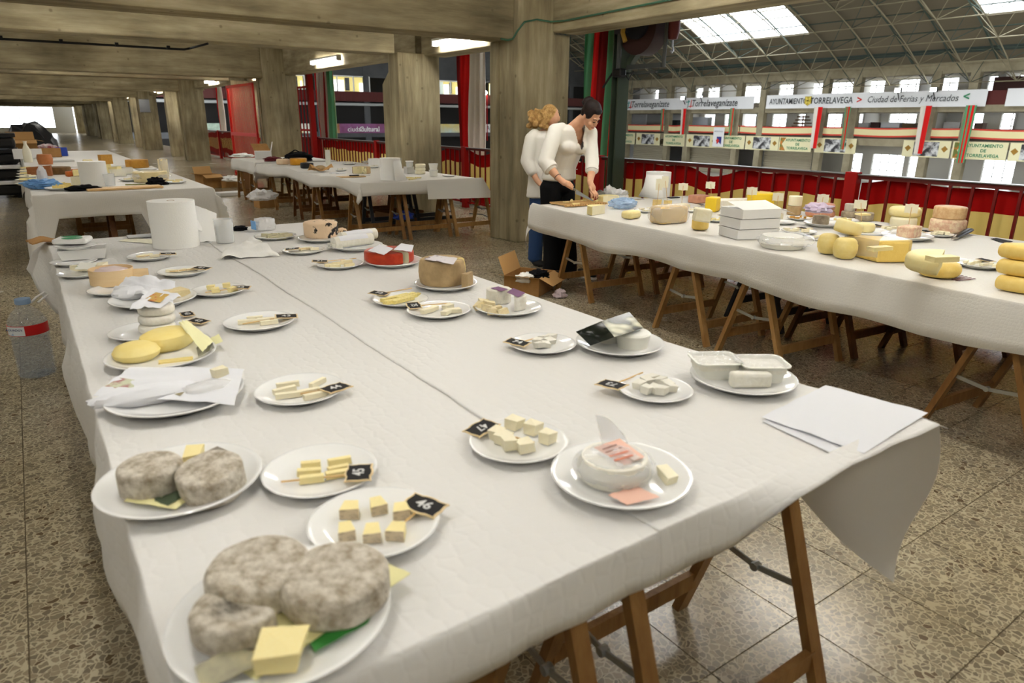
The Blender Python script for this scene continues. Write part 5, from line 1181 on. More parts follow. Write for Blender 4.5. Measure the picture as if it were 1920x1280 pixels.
def sqtub(px, py, a, label):
    P = at(px, py, CZT+.01); t = thing('cheese_tub', label, 'tub', P, R(a), 'film-covered tubs')
    def rs(w, h, c, n=5):
        o_ = []
        for sx, sy, a0 in ((1, 1, 0), (-1, 1, 90), (-1, -1, 180), (1, -1, 270)):
            for k in range(n+1): b = R(a0+90*k/n); o_.append((sx*(w/2-c)+c*math.cos(b), sy*(h/2-c)+c*math.sin(b)))
        return o_
    WT = MATS['white_tub']
    m = MB(); lv = [(rs(.112, .092, .02), 0), (rs(.128, .108, .024), .05), (rs(.146, .126, .028), .0505), (rs(.146, .126, .028), .054), (rs(.13, .11, .022), .054), (rs(.125, .105, .02), .046)]
    n = len(lv[0][0]); vs = [(p[0], p[1], z) for pts, z in lv for p in pts]
    fs = [tuple(range(n-1, -1, -1))]+[(k*n+i, k*n+(i+1) % n, (k+1)*n+(i+1) % n, (k+1)*n+i) for k in range(len(lv)-1) for i in range(n)]
    m.add(vs, fs); m.build('pot', WT, t, smooth=35)
    m = MB(); m.prism(rs(.125, .105, .02), .03, .044); m.build('cheese', C_WHITE, t)
    m = MB(); m.grid(lambda u, v: (-.068+.136*u, -.058+.116*v, .0555+.004*noise.noise(Vector((u*9, v*9, a)))), 22, 22); m.build('film_lid', FILM, t, smooth=60)
sqtub(1338, 702, -30, 'film-covered white tub on the left of the pair'); sqtub(1425, 708, -34, 'film-covered white tub on the right of the pair')
P = at(1405, 724, CZT+.01); m = MB(); m.cbox((0, 0, .0225), (.12, .04, .045)); tag(m.build('cheese', C_WHITE, loc=P, rot=R(-32), bevel=.01, smooth=40), 'block of fresh white cheese in front of the tubs', 'cheese')
plate(972, 823, 185, 'white plate of seven cheese cubes with sign 47')
pieces([(964, 795), (1000, 805), (1027, 822), (935, 815), (955, 833), (985, 838), (945, 822)], (.032, .03, .03), C_IVORY, 'pale cheese cube on the plate with sign 47', 'cheese cubes by sign 47', 'cube2', tilt=.15)
sign(903, 801, -34, 18, '47', 'chalkboard sign numbered 47, upside down', 1002, 829)
plate(1164, 887, 262, 'large white plate with the pink-labelled cheese')
P = at(1150, 896, CZT+.0095); t = thing('wrapped_cheese', 'white cheese in shiny clear wrap under a pink label', 'cheese', P, R(-20))
m = MB(); m.lathe([(0, 0), (.064, 0), (.078, .012), (.08, .035), (.07, .054), (0, .058)], 36); m.build('cheese', C_WHITE, t, smooth=50)
m = MB(); m.ball((0, 0, .03), (.09, .084, .036), 40, 20, fn=lambda d: 1+.05*noise.noise(d*4)+.03*noise.noise(d*11)); m.v = [Vector((p.x, p.y, max(p.z, .001))) for p in m.v]; m.build('film', FILM, t, smooth=35)
m = MB(); m.grid(lambda u, v: (.0+.07*u-.02*v, .05+.02*v, .03+.09*v*(1-.5*u)+.01*math.sin(u*4)), 8, 8, thick=(.0006, 0, 0)); m.build('film_flap', FILM, t, smooth=50)
PINK = mat('salmon_label', srgb(240, 194, 174), .5)
t = sheet('cheese_label', [(1108, 842), (1162, 822), (1209, 857), (1165, 874)], PINK, 'salmon pink label with dark lettering on the wrapped cheese', 'label', z=CZT+.066, wav=.002, lifts=(.0, .008, .004, .0))
DP = mat('faded_dark_print', srgb(110, 66, 54), .6)
for k, (a, b) in enumerate((((1130, 842), (1156, 833)), ((1136, 848), (1166, 838)), ((1143, 855), (1178, 845)), ((1152, 863), (1186, 853)))):
    m = MB(); m.bar(at(*a, CZT+.0745), at(*b, CZT+.0755), .0035 if k < 2 else .006, .0006); m.build('print_line', DP if k < 2 else mat('dark_salmon_print', srgb(206, 120, 92), .6), t)
sheet('print_box', [(1180, 858), (1192, 852), (1201, 858), (1189, 864)], mat('pale_print_box', srgb(226, 210, 202), .6), None, None, z=CZT+.0725, wav=.0005, sub=2, parent=t)
sheet('label_fold', [(1106, 843), (1112, 839), (1170, 872), (1163, 876)], WHITE, 'folded white edge of the salmon pink label', 'label', z=CZT+.064, wav=.001, lifts=(.004, .008, .008, .003))
sheet('cheese_label', [(1140, 928), (1195, 912), (1237, 932), (1175, 947)], PINK, 'second salmon pink label slipping over the plate rim', 'label', z=CZT+.02, lifts=(.004, .006, .004, .002), wav=.004)
pieces([(1250, 892)], (.05, .022, .022), C_IVORY, 'single yellow-white cheese piece at the right rim of the pink-label plate', None, 'cube2', rots=[70])
# sheets of paper at the right edge
sheet('paper_sheet', [(1430, 790), (1500, 760), (1640, 828), (1585, 862)], PAPER, 'lower white paper sheet under the other at the table corner', 'paper', z=CZT+.003, wav=.003, seed=4)
sheet('paper_sheet', [(1428, 782), (1548, 722), (1740, 774), (1620, 850)], PAPER, 'upper white printed paper sheet at the table corner', 'paper', z=CZT+.008, wav=.006, lifts=(0, .002, .006, .0))
# ============================================================ right-hand cheese table
Z3 = TZ+.0045
SIGNC = mat('cream_sign_back', srgb(246, 240, 214), .6)
def upsign(px, py, bx, by, label, w=.085, h=.062, hz=None, group='upright skewered signs'):
    """cream sign card on an upright skewer: card centre and skewer foot in photo pixels"""
    B = at(bx, by, Z3+.03); d = B.length; X = ray(px, py)
    k = (B.x*X.x+B.y*X.y)/(X.x*X.x+X.y*X.y); C = Vector((X.x*k, X.y*k, EYE+X.z*k))
    t = thing('skewer_sign', label, 'sign', B, math.atan2(-B.x, B.y)+random.uniform(-.15, .15), group)
    off = C-B; lx = off.dot(Vector((math.cos(t.rotation_euler.z), math.sin(t.rotation_euler.z), 0)))
    m = MB(); m.prism(notched(w, h, .006), -.0015, .0015); m.build('card', SIGNC, t, loc=(lx, 0, off.z), rot=(R(90), 0, 0))
    m = MB(); m.tube([(0, -.003, -.02), (lx*.9, -.003, off.z+.01)], .0025, 6); m.build('skewer', SKEW, t)
def wb(name, px, py, wpx, h, mats, label, **k): return wheel(name, px, py, wpx, h, mats, label, z=k.pop('z', Z3), **k)
def plate3(px, py, w, lb): return plate(px, py, w, lb, 'white plates on the right-hand table', z=Z3)
def blk(name, px, py, size, rot, m_, label, z=Z3, bev=.006, cat='cheese', group=None, film=None, tilt=(0, 0)):
    P = at(px, py, z); t = None
    m = MB(); m.cbox((0, 0, size[2]/2), size)
    if film:
        t = thing(name, label, cat, P, R(rot), group); m.build('cheese', m_, t, bevel=bev, smooth=40)
        f = MB(); f.ball((0, 0, size[2]*.52), (size[0]*.66, size[1]*.72, size[2]*.60), 26, 16, fn=lambda d: (max(abs(d.x), abs(d.y), abs(d.z))**-.55)*.93*(1+.06*noise.noise(d*5)+.05*noise.noise(d*13))); f.v = [Vector((p.x, p.y, max(p.z, .001))) for p in f.v]
        f.build('plastic_wrap', film, t, smooth=30); return t
    return tag(m.build(name, m_, loc=P, rot=(tilt[0], tilt[1], R(rot)), bevel=bev, smooth=40), label, cat, group)
# cutting rack, slices, knife are near the woman
t = thing('cutting_rack', 'slatted bamboo rack with cheese slices at the end of the right-hand table', 'rack', at(1085, 383, Z3), T3+R(2))
sl = MB(); sl.box((-.009, -.15, .008), (.009, .15, .02)); SL = sl.mesh('slat', mat('bamboo', srgb(214, 176, 118), .55, col2=srgb(196, 152, 92), nscale=30))
for k in range(16): put('slat', SL, t, (-.22+k*.029, 0, 0))
for s in (-.11, .11):
    m = MB(); m.box((-.235, s-.012, 0), (.235, s+.012, .008)); m.build('cross_bar', MATS['bamboo'], t)
pieces([(1062, 379), (1072, 376), (1080, 382), (1095, 376), (1108, 374), (1118, 377)], (.075, .045, .012), C_YEL, 'yellow cheese slice on the bamboo rack', 'slices on the bamboo rack', 'wedge', z=Z3+.021, rots=[10, 50, -20, 20, -10, 30], tilt=.1)
wb('cheese', 1122, 402, 43, .075, [C_YEL, C_IVORY], 'half wheel of pale cheese with its cut face to the viewer', a0=R(15), a1=R(195), rnd=.008)
wb('cheese', 1140, 379, 40, .065, [C_YEL, C_IVORY], 'cheese wheel steadied by the woman with the knife', a0=R(-60), a1=R(200), rnd=.008)
P = at(1126, 374, Z3); m = MB(); m.tube([(-.05, -.07, .045), (.05, .07, .045)], .042, 20); tag(m.build('steel_canister', GREYSTEEL, smooth=40, loc=P), 'small steel canister lying beside the white bags', 'canister')
crumple('plastic_bag', at(1143, 374, Z3), (.075, .06, .075), FILMW, 'white plastic bag next to the steel canister', 'bag', 2, .5); crumple('plastic_bag', at(1163, 374, Z3), (.09, .06, .06), FILMW, 'second white plastic bag towards the paper roll', 'bag', 6, .6)
t = thing('bottle', 'crushed clear blue plastic bag lying beside the pale half wheel', 'bag', at(1167, 391, Z3), R(-25))
m = MB(); m.ball((0, 0, .045), (.125, .055, .05), 40, 24, fn=lambda d: 1+.22*noise.noise(d*3)+.22*noise.noise(d*7)); m.v = [Vector((p.x, p.y, max(p.z, .001))) for p in m.v]; m.build('bag', FILMB, t, smooth=25)
m = MB(); m.cbox((0, -.035, .04), (.12, .006, .012)); m.build('print', mat('blue_letter_strip', srgb(70, 110, 170), .5), t)
sign(1195, 374, 24, -4, '', 'small black and gold sign lying past the blue bag', 1150, 380, w=.07, h=.05, z=Z3+.02)
t = roll_of_paper(1232, 368, 46, .25, 'paper towel roll standing on the right-hand table', z=Z3, flare=(150, 245, 1.55))
P = at(1180, 372, Z3+.001); m = MB(); m.box((-.12, -.10, 0), (.12, .10, .004)); tag(m.build('tray_board', mat('grey_board', srgb(186, 184, 178), .5), loc=P, rot=R(-20)), 'thin grey board lying in front of the paper roll', 'board')
for bx, by, sx_, sy_, lb in ((1232, 381, 1236, 346, 'left'), (1252, 383, 1247, 341, 'right')):
    pieces([(bx, by)], (.06, .05, .055), CH('pale_tan_paste', (238, 214, 150), (226, 196, 126), 20), f'small tan cheese block under a clear-edged sign, {lb} of the pair by the roll', None, 'cube', z=Z3)
    upsign(sx_, sy_, bx, by, f'cream skewer sign in front of the paper roll, {lb} one', w=.062, h=.10)
upsign(1281, 350, 1278, 384, 'cream skewer sign standing clear to the right of the paper roll')
pieces([(1278, 388)], (.10, .07, .045), C_IVORY, 'pale cheese block below the sign right of the paper roll', None, 'cube2', z=Z3)
P = at(1263, 371, Z3); m = MB(); m.box((-.06, -.03, 0), (.06, .03, .01)); tag(m.build('phone', BLACK, loc=P, rot=R(-10), bevel=.004), 'black phone lying behind the skewer signs', 'phone')
plate3(1212, 393, 46, 'white plate of crumbs behind the small yellow cheese'); pieces([(1203, 392), (1210, 395), (1217, 391), (1222, 395)], (.04, .03, .014), C_IVORY, 'pale sample behind the small yellow cheese', 'samples behind the small yellow cheese', z=Z3+.009)
blk('cheese', 1183, 409, (.15, .10, .062), 10, C_YEL, 'small squat pale yellow cheese alone near the table edge', bev=.02)
blk('cheese', 1253, 417, (.27, .15, .13), -4, CH('tan_crumbly_paste', (228, 200, 138), (214, 180, 112), 40), 'large tan cheese block in clear plastic', film=FILM, bev=.02)
wb('cheese', 1312, 430, 31, .085, [C_GOLD, C_IVORY], 'small golden wheel with cut slices stacked on top', rnd=.02)
blk('cheese', 1314, 415, (.12, .08, .09), -40, C_IVORY, 'pale cut half standing on the small golden wheel', z=Z3+.085, bev=.012, tilt=(0, .12))
pieces([(1320, 412)], (.10, .05, .012), C_YEL, 'thin yellow slice between the golden wheel and its cut half', None, 'stick', z=Z3+.086)
blk('cheese', 1335, 396, (.115, .10, .125), 20, C_BRYEL, 'bright yellow waxed cheese cube with a sign above it', bev=.01); upsign(1332, 347, 1335, 380, 'cream skewer sign planted in the bright yellow cube')
blk('cheese', 1310, 380, (.17, .13, .075), -6, C_ROSE, 'rosy-brown rinded block behind the bright yellow cube', bev=.01)
blk('cheese', 1375, 390, (.36, .12, .085), -22, C_BLOOM, 'long low white-rinded block behind the bright yellow cube', bev=.015)
wb('cheese', 1424, 394, 49, .155, [C_BRYEL, C_YEL], 'tall bright yellow waxed wheel near the railing', rnd=.012); upsign(1410, 358, 1407, 398, 'cream skewer sign in front of the tall bright yellow wheel'); pieces([(1406, 402)], (.10, .07, .05), C_YEL, 'small yellow block below the sign by the bright yellow wheel', None, 'cube', z=Z3)
plate3(1465, 414, 54, 'white plate under the orange half cheese'); wb('cheese', 1457, 413, 36, .05, [C_ROSE, C_IVORY], 'flat orange-brown half cheese on a plate', z=Z3+.009, rnd=.01, a0=R(0), a1=R(180)); upsign(1459, 369, 1455, 405, 'cream skewer sign in the orange half cheese')
wb('cheese', 1488, 402, 25, .075, [C_TAN, C_IVORY], 'lower small tan drum of a stacked pair near the railing', rnd=.008); wb('cheese', 1488, 402, 20, .08, [C_IVORY], 'upper small pale drum of a stacked pair near the railing', z=Z3+.076, loc=(*at(1488, 402, Z3).xy, Z3+.076), rad=.055, rnd=.006)
plate3(1500, 407, 46, 'white sample plate in front of the stacked drums'); pieces([(1486, 407), (1494, 409), (1502, 406), (1510, 408), (1518, 406)], (.045, .025, .014), C_OCHRE, 'golden-edged sample in front of the stacked drums', 'samples in front of the stacked drums', 'wedge', z=Z3+.009)
for k, lb in enumerate(('lower', 'middle')): P = at(1537, 406, Z3); wb('cheese', 0, 0, 0, .055, [C_ROSE], f'{lb} rose-brown wheel of the plastic-topped stack', loc=(P.x, P.y, Z3+.056*k), rad=.115-.006*k, rnd=.022)
crumple('plastic_wrap', at(1533, 398, Z3+.112)+Vector((0, 0, 0)), (.11, .09, .04), mat('lilac_film', srgb(206, 190, 214), .3, .6), 'crumpled lilac plastic on the rose-brown stack', 'plastic wrap', 5, .5)
plate3(1545, 418, 74, 'white plate under the grey speckled drum'); wb('cheese', 1538, 420, 29, .065, [C_GREYD], 'grey speckled drum cheese with a sign in it', z=Z3+.009, rnd=.008, lump=.03); upsign(1543, 372, 1537, 413, 'cream skewer sign in the grey speckled drum')
for k in range(3):
    P = at(1402, 443, Z3); t = thing('cheese_carton', f'white flat cardboard carton, {("lowest", "middle", "topmost")[k]} of the stack of three', 'carton', (P.x, P.y, Z3+.068*k), T3+R(-16+3*k), 'stack of white cartons')
    m = MB(); m.box((-.155, -.12, 0), (.155, .12, .062)); m.build('box', WHITE, t, bevel=.003)
    if k == 2:
        m = MB(); m.add([(-.155,-.12,.062),(.155,-.12,.062),(.155,.05,.10),(-.155,.05,.10)], [(0,1,2,3)]); m.add([(.155,-.12,.062),(.29,-.10,.02),(.29,.06,.03),(.155,.05,.10)], [(0,1,2,3)]); m.build('flap', WHITE, t)
    else: m = MB(); m.box((-.158, -.123, .058), (.158, .123, .064)); m.build('lid', WHITE, t)
t = thing('wrapped_cheese', 'white soft cheese round in milky plastic next to the cartons', 'cheese', at(1465, 463, Z3), R(-20)); m = MB(); m.lathe([(0, 0), (.12, 0), (.14, .03), (.12, .075), (0, .08)], 36); m.build('cheese', C_CREAM, t, smooth=50)
m = MB(); m.ball((.03, 0, .045), (.185, .155, .05), 30, 16, fn=lambda d: 1+.08*noise.noise(d*4)+.05*noise.noise(d*12)); m.v = [Vector((p.x, p.y, max(p.z, .001))) for p in m.v]; m.build('film', FILM, t, smooth=30)
plate3(1498, 432, 64, 'white sample plate beyond the wrapped white round'); pieces([(1475, 430), (1484, 433), (1492, 431), (1510, 433), (1518, 430)], (.04, .03, .018), C_IVORY, 'pale cube beyond the wrapped white round', 'cubes beyond the white round', z=Z3+.009); sign(1505, 427, 24, 4, '', 'black sign on the sample plate beyond the white round', z=Z3+.025, stick=False, w=.07)
plate3(1350, 410, 54, 'white sample plate beside the bright yellow cube'); pieces([(1338, 410), (1346, 412), (1354, 409), (1360, 412)], (.05, .03, .012), C_YEL, 'yellow slice beside the bright yellow cube', 'slices beside the yellow cube', 'wedge', z=Z3+.009); sign(1356, 404, 26, 6, '', 'black sign on the plate beside the bright yellow cube', z=Z3+.025, stick=False)
for (x, y, w, lb) in ((1551, 475, 36, 'left'), (1582, 484, 39, 'right')): wb('cheese', x, y, w, .118, [CH('pale_gold_rind', (234, 210, 130), (238, 218, 148), 14)], f'tall rounded pale gold drum cheese, {lb} of the pair', rnd=.03, bulge=.006, group='pale gold drums')
wb('cheese', 1575, 468, 42, .075, [C_YEL, C_IVORY], 'half wheel resting across the two pale gold drums', z=Z3+.122, loc=(*at(1568, 474, Z3).xy, Z3+.125), rad=.115, a0=R(-170), a1=R(10), tilt=(.1, .25), rnd=.02)
plate3(1532, 444, 34, 'white plate behind the pale gold drums'); pieces([(1528, 444), (1536, 443)], (.06, .03, .014), C_IVORY, 'pale slice behind the pale gold drums', 'slices behind the gold drums', 'wedge', z=Z3+.009)
P = at(1645, 486, Z3); t = thing('wrapped_cheese', 'big yellow wedge of cheese with clear wrap over its back', 'cheese', P, R(-62)); t.scale = (.86, .86, .95); m = MB(); m.prism([(-.21, .10), (.0, -.13), (.17, -.03), (.19, .06), (.02, .14)], 0, .125); m.build('cheese', CH('firm_yellow_paste', (240, 210, 120), (232, 198, 104), 10), t, bevel=.012)
m = MB(); m.add([(-.215,.10,.0),(-.005,-.137,.03),(-.22,.105,.12),(-.01,-.13,.13),(.03,.15,.145),(.17,-.03,.135),(.2,.065,.12)], [(0,1,3,2),(2,3,4),(3,5,4),(5,6,4)]); m.build('plastic_wrap', FILM, t)
pieces([(1650, 466)], (.12, .045, .02), C_YEL, 'flat yellow offcut on top of the big wedge', None, 'stick', z=Z3+.127, rots=[-15])
wb('cheese', 1758, 517, 73, .078, [C_GOLD, C_IVORY], 'golden smooth wheel with a cut half on top', rnd=.036)
wb('cheese', 1763, 508, 62, .085, [C_YEL, CH('holey_pale_paste', (240, 226, 168), (232, 214, 146), 20)], 'pale half wheel standing cut side out on the golden wheel', loc=(*at(1761, 508, Z3+.08).xy, Z3+.079), rad=.15, a0=R(20), a1=R(200), rnd=.03)
pieces([(1767, 486)], (.12, .05, .022), C_YEL, 'yellow slice lying on the pale half wheel', None, 'stick', z=Z3+.166, rots=[-25])
for k in range(3):
    P = at(1918, 541, Z3); wb('cheese', 0, 0, 0, .07, [C_GOLD, C_YEL], f'{("lowest", "middle", "uppermost")[k]} golden half wheel of the stack at the right picture edge', loc=(P.x+.01*k, P.y+.012*k, Z3+.071*k), rad=.15-.012*k, a0=R(150-8*k), a1=R(335-8*k), rnd=.03, group='golden half wheels at the edge')
plate3(1718, 479, 42, 'white sample plate next to the pale half wheel'); pieces([(1706, 478), (1714, 476), (1722, 479)], (.05, .04, .018), C_YEL, 'yellow sample next to the pale half wheel', 'samples next to the half wheel', z=Z3+.009)
plate3(1838, 493, 84, 'white sample plate right of the golden wheel'); pieces([(1812, 491), (1822, 494), (1834, 491), (1846, 496), (1858, 494), (1866, 498)], (.055, .03, .014), C_IVORY, 'pale slice right of the golden wheel', 'slices right of the golden wheel', 'wedge', z=Z3+.009); sign(1848, 487, 30, 5, '', 'black sign on the plate right of the golden wheel', z=Z3+.026, stick=False, w=.08)
m = MB()
for k in range(4): m.cbox((0, k*.022-.03, .001+.0005*k), (.13, .008, .002))
tag(m.build('ribbon_scrap', mat('dark_red_ribbon', srgb(96, 30, 44), .6), loc=at(1800, 522, Z3), rot=R(-15)), 'dark red ribbon scraps beside the golden wheel', 'ribbon')
P = at(1806, 443, Z3); t = thing('knife', 'black cheese knife in a dark sheath near the railing', 'knife', P, math.atan2(*(lambda a, b: (b.y-a.y, b.x-a.x))(at(1777, 452, Z3), at(1835, 430, Z3)))); m = MB(); m.tube([(-.17, 0, .012), (-.05, 0, .022), (.12, 0, .03), (.17, 0, .028)], [.008, .024, .026, .02], 10, flat=.6); m.build('handle', BLACK, t, smooth=50); m = MB(); m.bar((-.24, 0, .008), (-.16, 0, .012), .03, .003); m.build('blade', GREYSTEEL, t)
sheet('black_card', [(1857, 448), (1868, 446), (1900, 453), (1885, 457)], CHALK, 'flat dark card lying at the far right of the cheese table', 'card', z=Z3)
plate3(1620, 434, 92, 'white plate under the pale round wheel'); wb('cheese', 1619, 434, 37, .062, [C_YEL], 'pale yellow round wheel with a sign standing in it', z=Z3+.009, rnd=.02); upsign(1613, 383, 1616, 426, 'cream skewer sign in the pale yellow round wheel')
wb('cheese', 1692, 425, 45, .075, [C_IVORY], 'lower pale wheel of the pair behind the pink mottled chunk', rnd=.018); wb('cheese', 0, 0, 0, .07, [C_YEL], 'upper pale wheel of the pair behind the pink mottled chunk', loc=(*at(1692, 424, Z3).xy, Z3+.076), rad=.11, rnd=.028)
plate3(1700, 442, 90, 'white plate under the pink mottled chunk'); blk('cheese', 1703, 444, (.15, .11, .075), 5, C_PINKC, 'pink mottled cheese chunk on a plate', z=Z3+.009, bev=.01); upsign(1709, 391, 1702, 432, 'cream skewer sign in the pink mottled chunk')
P = at(1774, 434, Z3); wb('cheese', 0, 0, 0, .095, [C_PINKC], 'lower plastic-wrapped mottled drum near the railing', loc=(P.x, P.y, Z3), rad=.115, rnd=.02, lump=.05); wb('cheese', 0, 0, 0, .085, [CH('mottled_tan', (226, 196, 148), (206, 160, 116), 30)], 'upper mottled tan drum near the railing', loc=(P.x, P.y, Z3+.096), rad=.105, rnd=.012)
plate3(1763, 437, 48, 'white sample plate before the mottled drums'); pieces([(1752, 438), (1760, 436), (1768, 437), (1776, 438)], (.05, .03, .018), C_IVORY, 'pale sample before the mottled drums', 'samples before the mottled drums', z=Z3+.009); sign(1736, 433, 30, 8, '', 'black sign lying left of the mottled drums', 1765, 428, z=Z3+.012)
wb('cheese', 1620, 413, 31, .065, [C_GREYD], 'grey drum cheese topped with a yellow slice', rnd=.01); pieces([(1618, 402)], (.10, .06, .012), C_YEL, 'yellow slice lying on the grey drum cheese', None, 'stick', z=Z3+.066)
wb('cheese', 1591, 407, 27, .05, [C_GREYD], 'lower grey drum of the stacked pair beside the red post', rnd=.01); wb('cheese', 0, 0, 0, .06, [CH('pale_grey_rind', (206, 200, 184), (190, 184, 168), 20)], 'small pale grey cylinder on the lower grey drum', loc=(*at(1591, 407, Z3).xy, Z3+.051), rad=.042, rnd=.006)
plate3(1667, 428, 36, 'white sample plate between the round wheel and the pale pair'); pieces([(1660, 427), (1667, 429), (1674, 427)], (.045, .03, .018), C_IVORY, 'pale sample between the round wheel and the pale pair', 'samples between the wheels', z=Z3+.009); sign(1645, 422, 26, 5, '', 'thin black sign between the round wheel and the pale pair', z=Z3+.008, stick=False)
plate3(1580, 411, 56, 'white sample plate beside the stacked grey drums'); pieces([(1566, 411), (1574, 413), (1582, 410), (1592, 412)], (.05, .03, .016), C_YEL, 'yellow sample beside the stacked grey drums', 'samples beside the grey drums', 'wedge', z=Z3+.009)
plate3(1300, 392, 44, 'white sample plate behind the plastic-wrapped tan block'); pieces([(1290, 391), (1298, 393), (1306, 390)], (.05, .03, .014), C_IVORY, 'pale slice behind the plastic-wrapped tan block', 'slices behind the tan block', 'wedge', z=Z3+.009); sign(1316, 384, 20, 5, '', 'small dark sign behind the plastic-wrapped tan block', z=Z3+.012, stick=False, w=.07)
# folding table stand-in leg: the front-right trestle leg stays part of its trestle

# ============================================================ middle table
Z4 = TZ+.0045
def w4(px, py, wpx, h, m_, lb, **k): return wheel('cheese', px, py, wpx, h, m_ if isinstance(m_, list) else [m_], lb, z=Z4, **k)
roll_of_paper(733, 337, 38, .275, 'paper towel roll with a flaring end on the middle table', z=Z4, flare=(-100, 20, 1.6))
w4(531, 308, 24, .09, CH('pale_rose_rind', (226, 196, 160), (236, 212, 178), 14), 'pale rose wheel at the far left of the middle table', rnd=.02)
w4(560, 309, 31, .11, mat('gold_foil', srgb(214, 152, 40), .28, .6, metal=.5, bump=.8, bscale=40), 'gold-foil wrapped wheel on the middle table', rnd=.01, lump=.03)
t = thing('handbag', 'crumpled black bag behind the gold-foil wheel', 'bag', at(560, 302, Z4)); crumple('pouch', (0, 0, 0), (.26, .16, .10), BLACKCLOTH, None, None, 3, .35, parent=t); m = MB(); m.tube([(-.2, 0, .12), (-.05, 0, .2), (.1, 0, .13)], .012, 6); m.build('strap', BLACKCLOTH, t)
w4(576, 315, 24, .085, BLACK, 'black rinded cheese beside the gold-foil wheel', rnd=.015)
t = thing('paper_parcel', 'tan cheese on open brown paper near the middle table edge', 'parcel', at(601, 322, Z4)); m = MB(); m.grid(lambda u, v: (-.16+.32*u, -.11+.22*v, .02+.09*abs(u-.5)*2*(.5+.5*math.sin(v*5))+.02*noise.noise(Vector((u*4, v*4, 0)))), 12, 10, thick=(0, 0, .003)); m.build('brown_paper', CARDIN, t, smooth=30); m = MB(); m.ball((0, 0, .05), (.09, .07, .045), 16, 10); m.build('cheese', C_TAN, t, smooth=True)
wheel('cheese', 678, 325, 34, .095, [C_TAN, CH('veined_cream', (238, 226, 180), (150, 150, 120), 18, lo=.56, hi=.64)], 'cut creamy cheese wheel in the centre of the middle table', z=Z4, a0=R(-80), a1=R(180), rnd=.01)
for q in range(6):
    P = at(616, 311, Z4); m = MB(); m.lathe([(.030, 0), (.045, .085), (.047, .088), (.043, .088), (.029, .003), (0, .003)], 24); tag(m.build('plastic_cup', mat('white_tub', srgb(244, 243, 232), .35, .5), smooth=40, loc=(P.x, P.y, Z4+.034*q)), ['lowest', 'second', 'third', 'fourth', 'fifth', 'topmost'][q]+' white cup of the tall stack on the middle table', 'cup', 'tall stack of cups')
P = at(658, 332, Z4); m = MB(); m.box((-.19, -.07, 0), (.19, .07, .014)); tag(m.build('cutting_board', mat('beech_board', srgb(222, 190, 140), .5, col2=srgb(206, 170, 116), nscale=8), loc=P, rot=R(-8), bevel=.004), 'small beech cutting board with a black-handled knife', 'board')
P = at(662, 330, Z4+.015); t = thing('knife', 'black-handled knife lying on the small beech board', 'knife', P, R(-2)); m = MB(); m.bar((-.05, 0, .008), (.08, 0, .008), .022, .014); m.build('handle', BLACK, t); m = MB(); m.bar((.08, 0, .006), (.24, 0, .004), .028, .002); m.build('blade', GREYSTEEL, t)
for q, (x, y, lb) in enumerate(((760, 310, 'left'), (768, 314, 'right'))):
    P = at(x, y, Z4+(.09 if q else 0)); t = thing('clear_tub', f'clear plastic tub beside the paper roll, {lb} one', 'tub', P); m = MB(); m.lathe([(0, .002), (.045, .002), (.056, .085), (.053, .085), (.043, .005), (0, .005)], 24); m.build('cup', CLEAR, t, smooth=40); m = MB(); m.lathe([(0, .006), (.043, .006), (.049, .05), (0, .05)], 20); m.build('cheese', C_CREAM, t); m = MB(); m.lathe([(0, .086), (.059, .086), (.059, .093), (0, .093)], 24); m.build('lid', WHITE, t)
blk('carton', 767, 325, (.12, .10, .095), 4, mat('grey_white_card', srgb(214, 212, 206), .6), 'small grey-white carton carrying a clear tub', z=Z4, bev=.002, cat='carton')
for q in range(3): P = at(788, 326, Z4); wheel('cheese', 0, 0, 0, .046, [C_IVORY], f'{("lowest", "middle", "topmost")[q]} pale disc of the small stack on the middle table', loc=(P.x+.003*q, P.y, Z4+.047*q), rad=.075, rnd=.012, group='small stack of pale discs')
for q in range(2): P = at(813, 330, Z4); t = thing('clear_tub', f'{("lower", "upper")[q]} lidded clear tub of white cheese at the railing end', 'tub', (P.x, P.y, Z4+.085*q)); m = MB(); m.lathe([(0, 0), (.05, 0), (.062, .075), (0, .076)], 24); m.build('cheese', C_CREAM, t, smooth=40); m = MB(); m.lathe([(0, .076), (.065, .076), (.065, .084), (0, .084)], 24); m.build('lid', WHITE, t)
plate(842, 328, 26, 'white plate at the railing end of the middle table', 'white plates on the middle table', Z4)
pieces([(760, 334), (768, 333), (776, 335), (784, 333), (772, 336)], (.10, .05, .014), C_YEL, 'yellow slice lying before the paper roll on the middle table', 'yellow slices on the middle table', 'wedge', z=Z4, tilt=.08)
for x, y, w, lb in ((655, 306, 26, 'behind the creamy wheel'), (690, 303, 26, 'near the column'), (640, 318, 22, 'left of the creamy wheel'), (700, 312, 22, 'behind the paper roll')):
    plate(x, y, w, f'white plate on the middle table {lb}', 'white plates on the middle table', Z4); pieces([(x-3, y), (x+4, y-1)], (.06, .04, .03), C_WHITE, f'white sample on the plate {lb}', f'white samples {lb}', 'cube2', z=Z4+.009)
pieces([(640, 325), (628, 324)], (.16, .05, .008), PAPER, 'folded white leaflet on the middle table edge', 'leaflets on the middle table', 'stick', z=Z4, cat='leaflet')
blk('carton', 702, 312, (.16, .12, .13), 0, WHITE, 'white carton behind the paper roll on the middle table', z=Z4, bev=.002, cat='carton')
m = MB(); m.box((-.09, -.06, 0), (.09, .06, .004)); 
for s in (-1, 1): m.bar((s*.09, -.06, 0), (s*.09, -.06, .17), .006); m.bar((s*.09, .06, 0), (s*.09, .06, .17), .006)
m.box((-.095, -.065, .165), (.095, .065, .172)); tag(m.build('wire_stand', CLEAR, loc=at(740, 318, Z4)), 'clear plastic display stand behind the paper roll', 'stand')
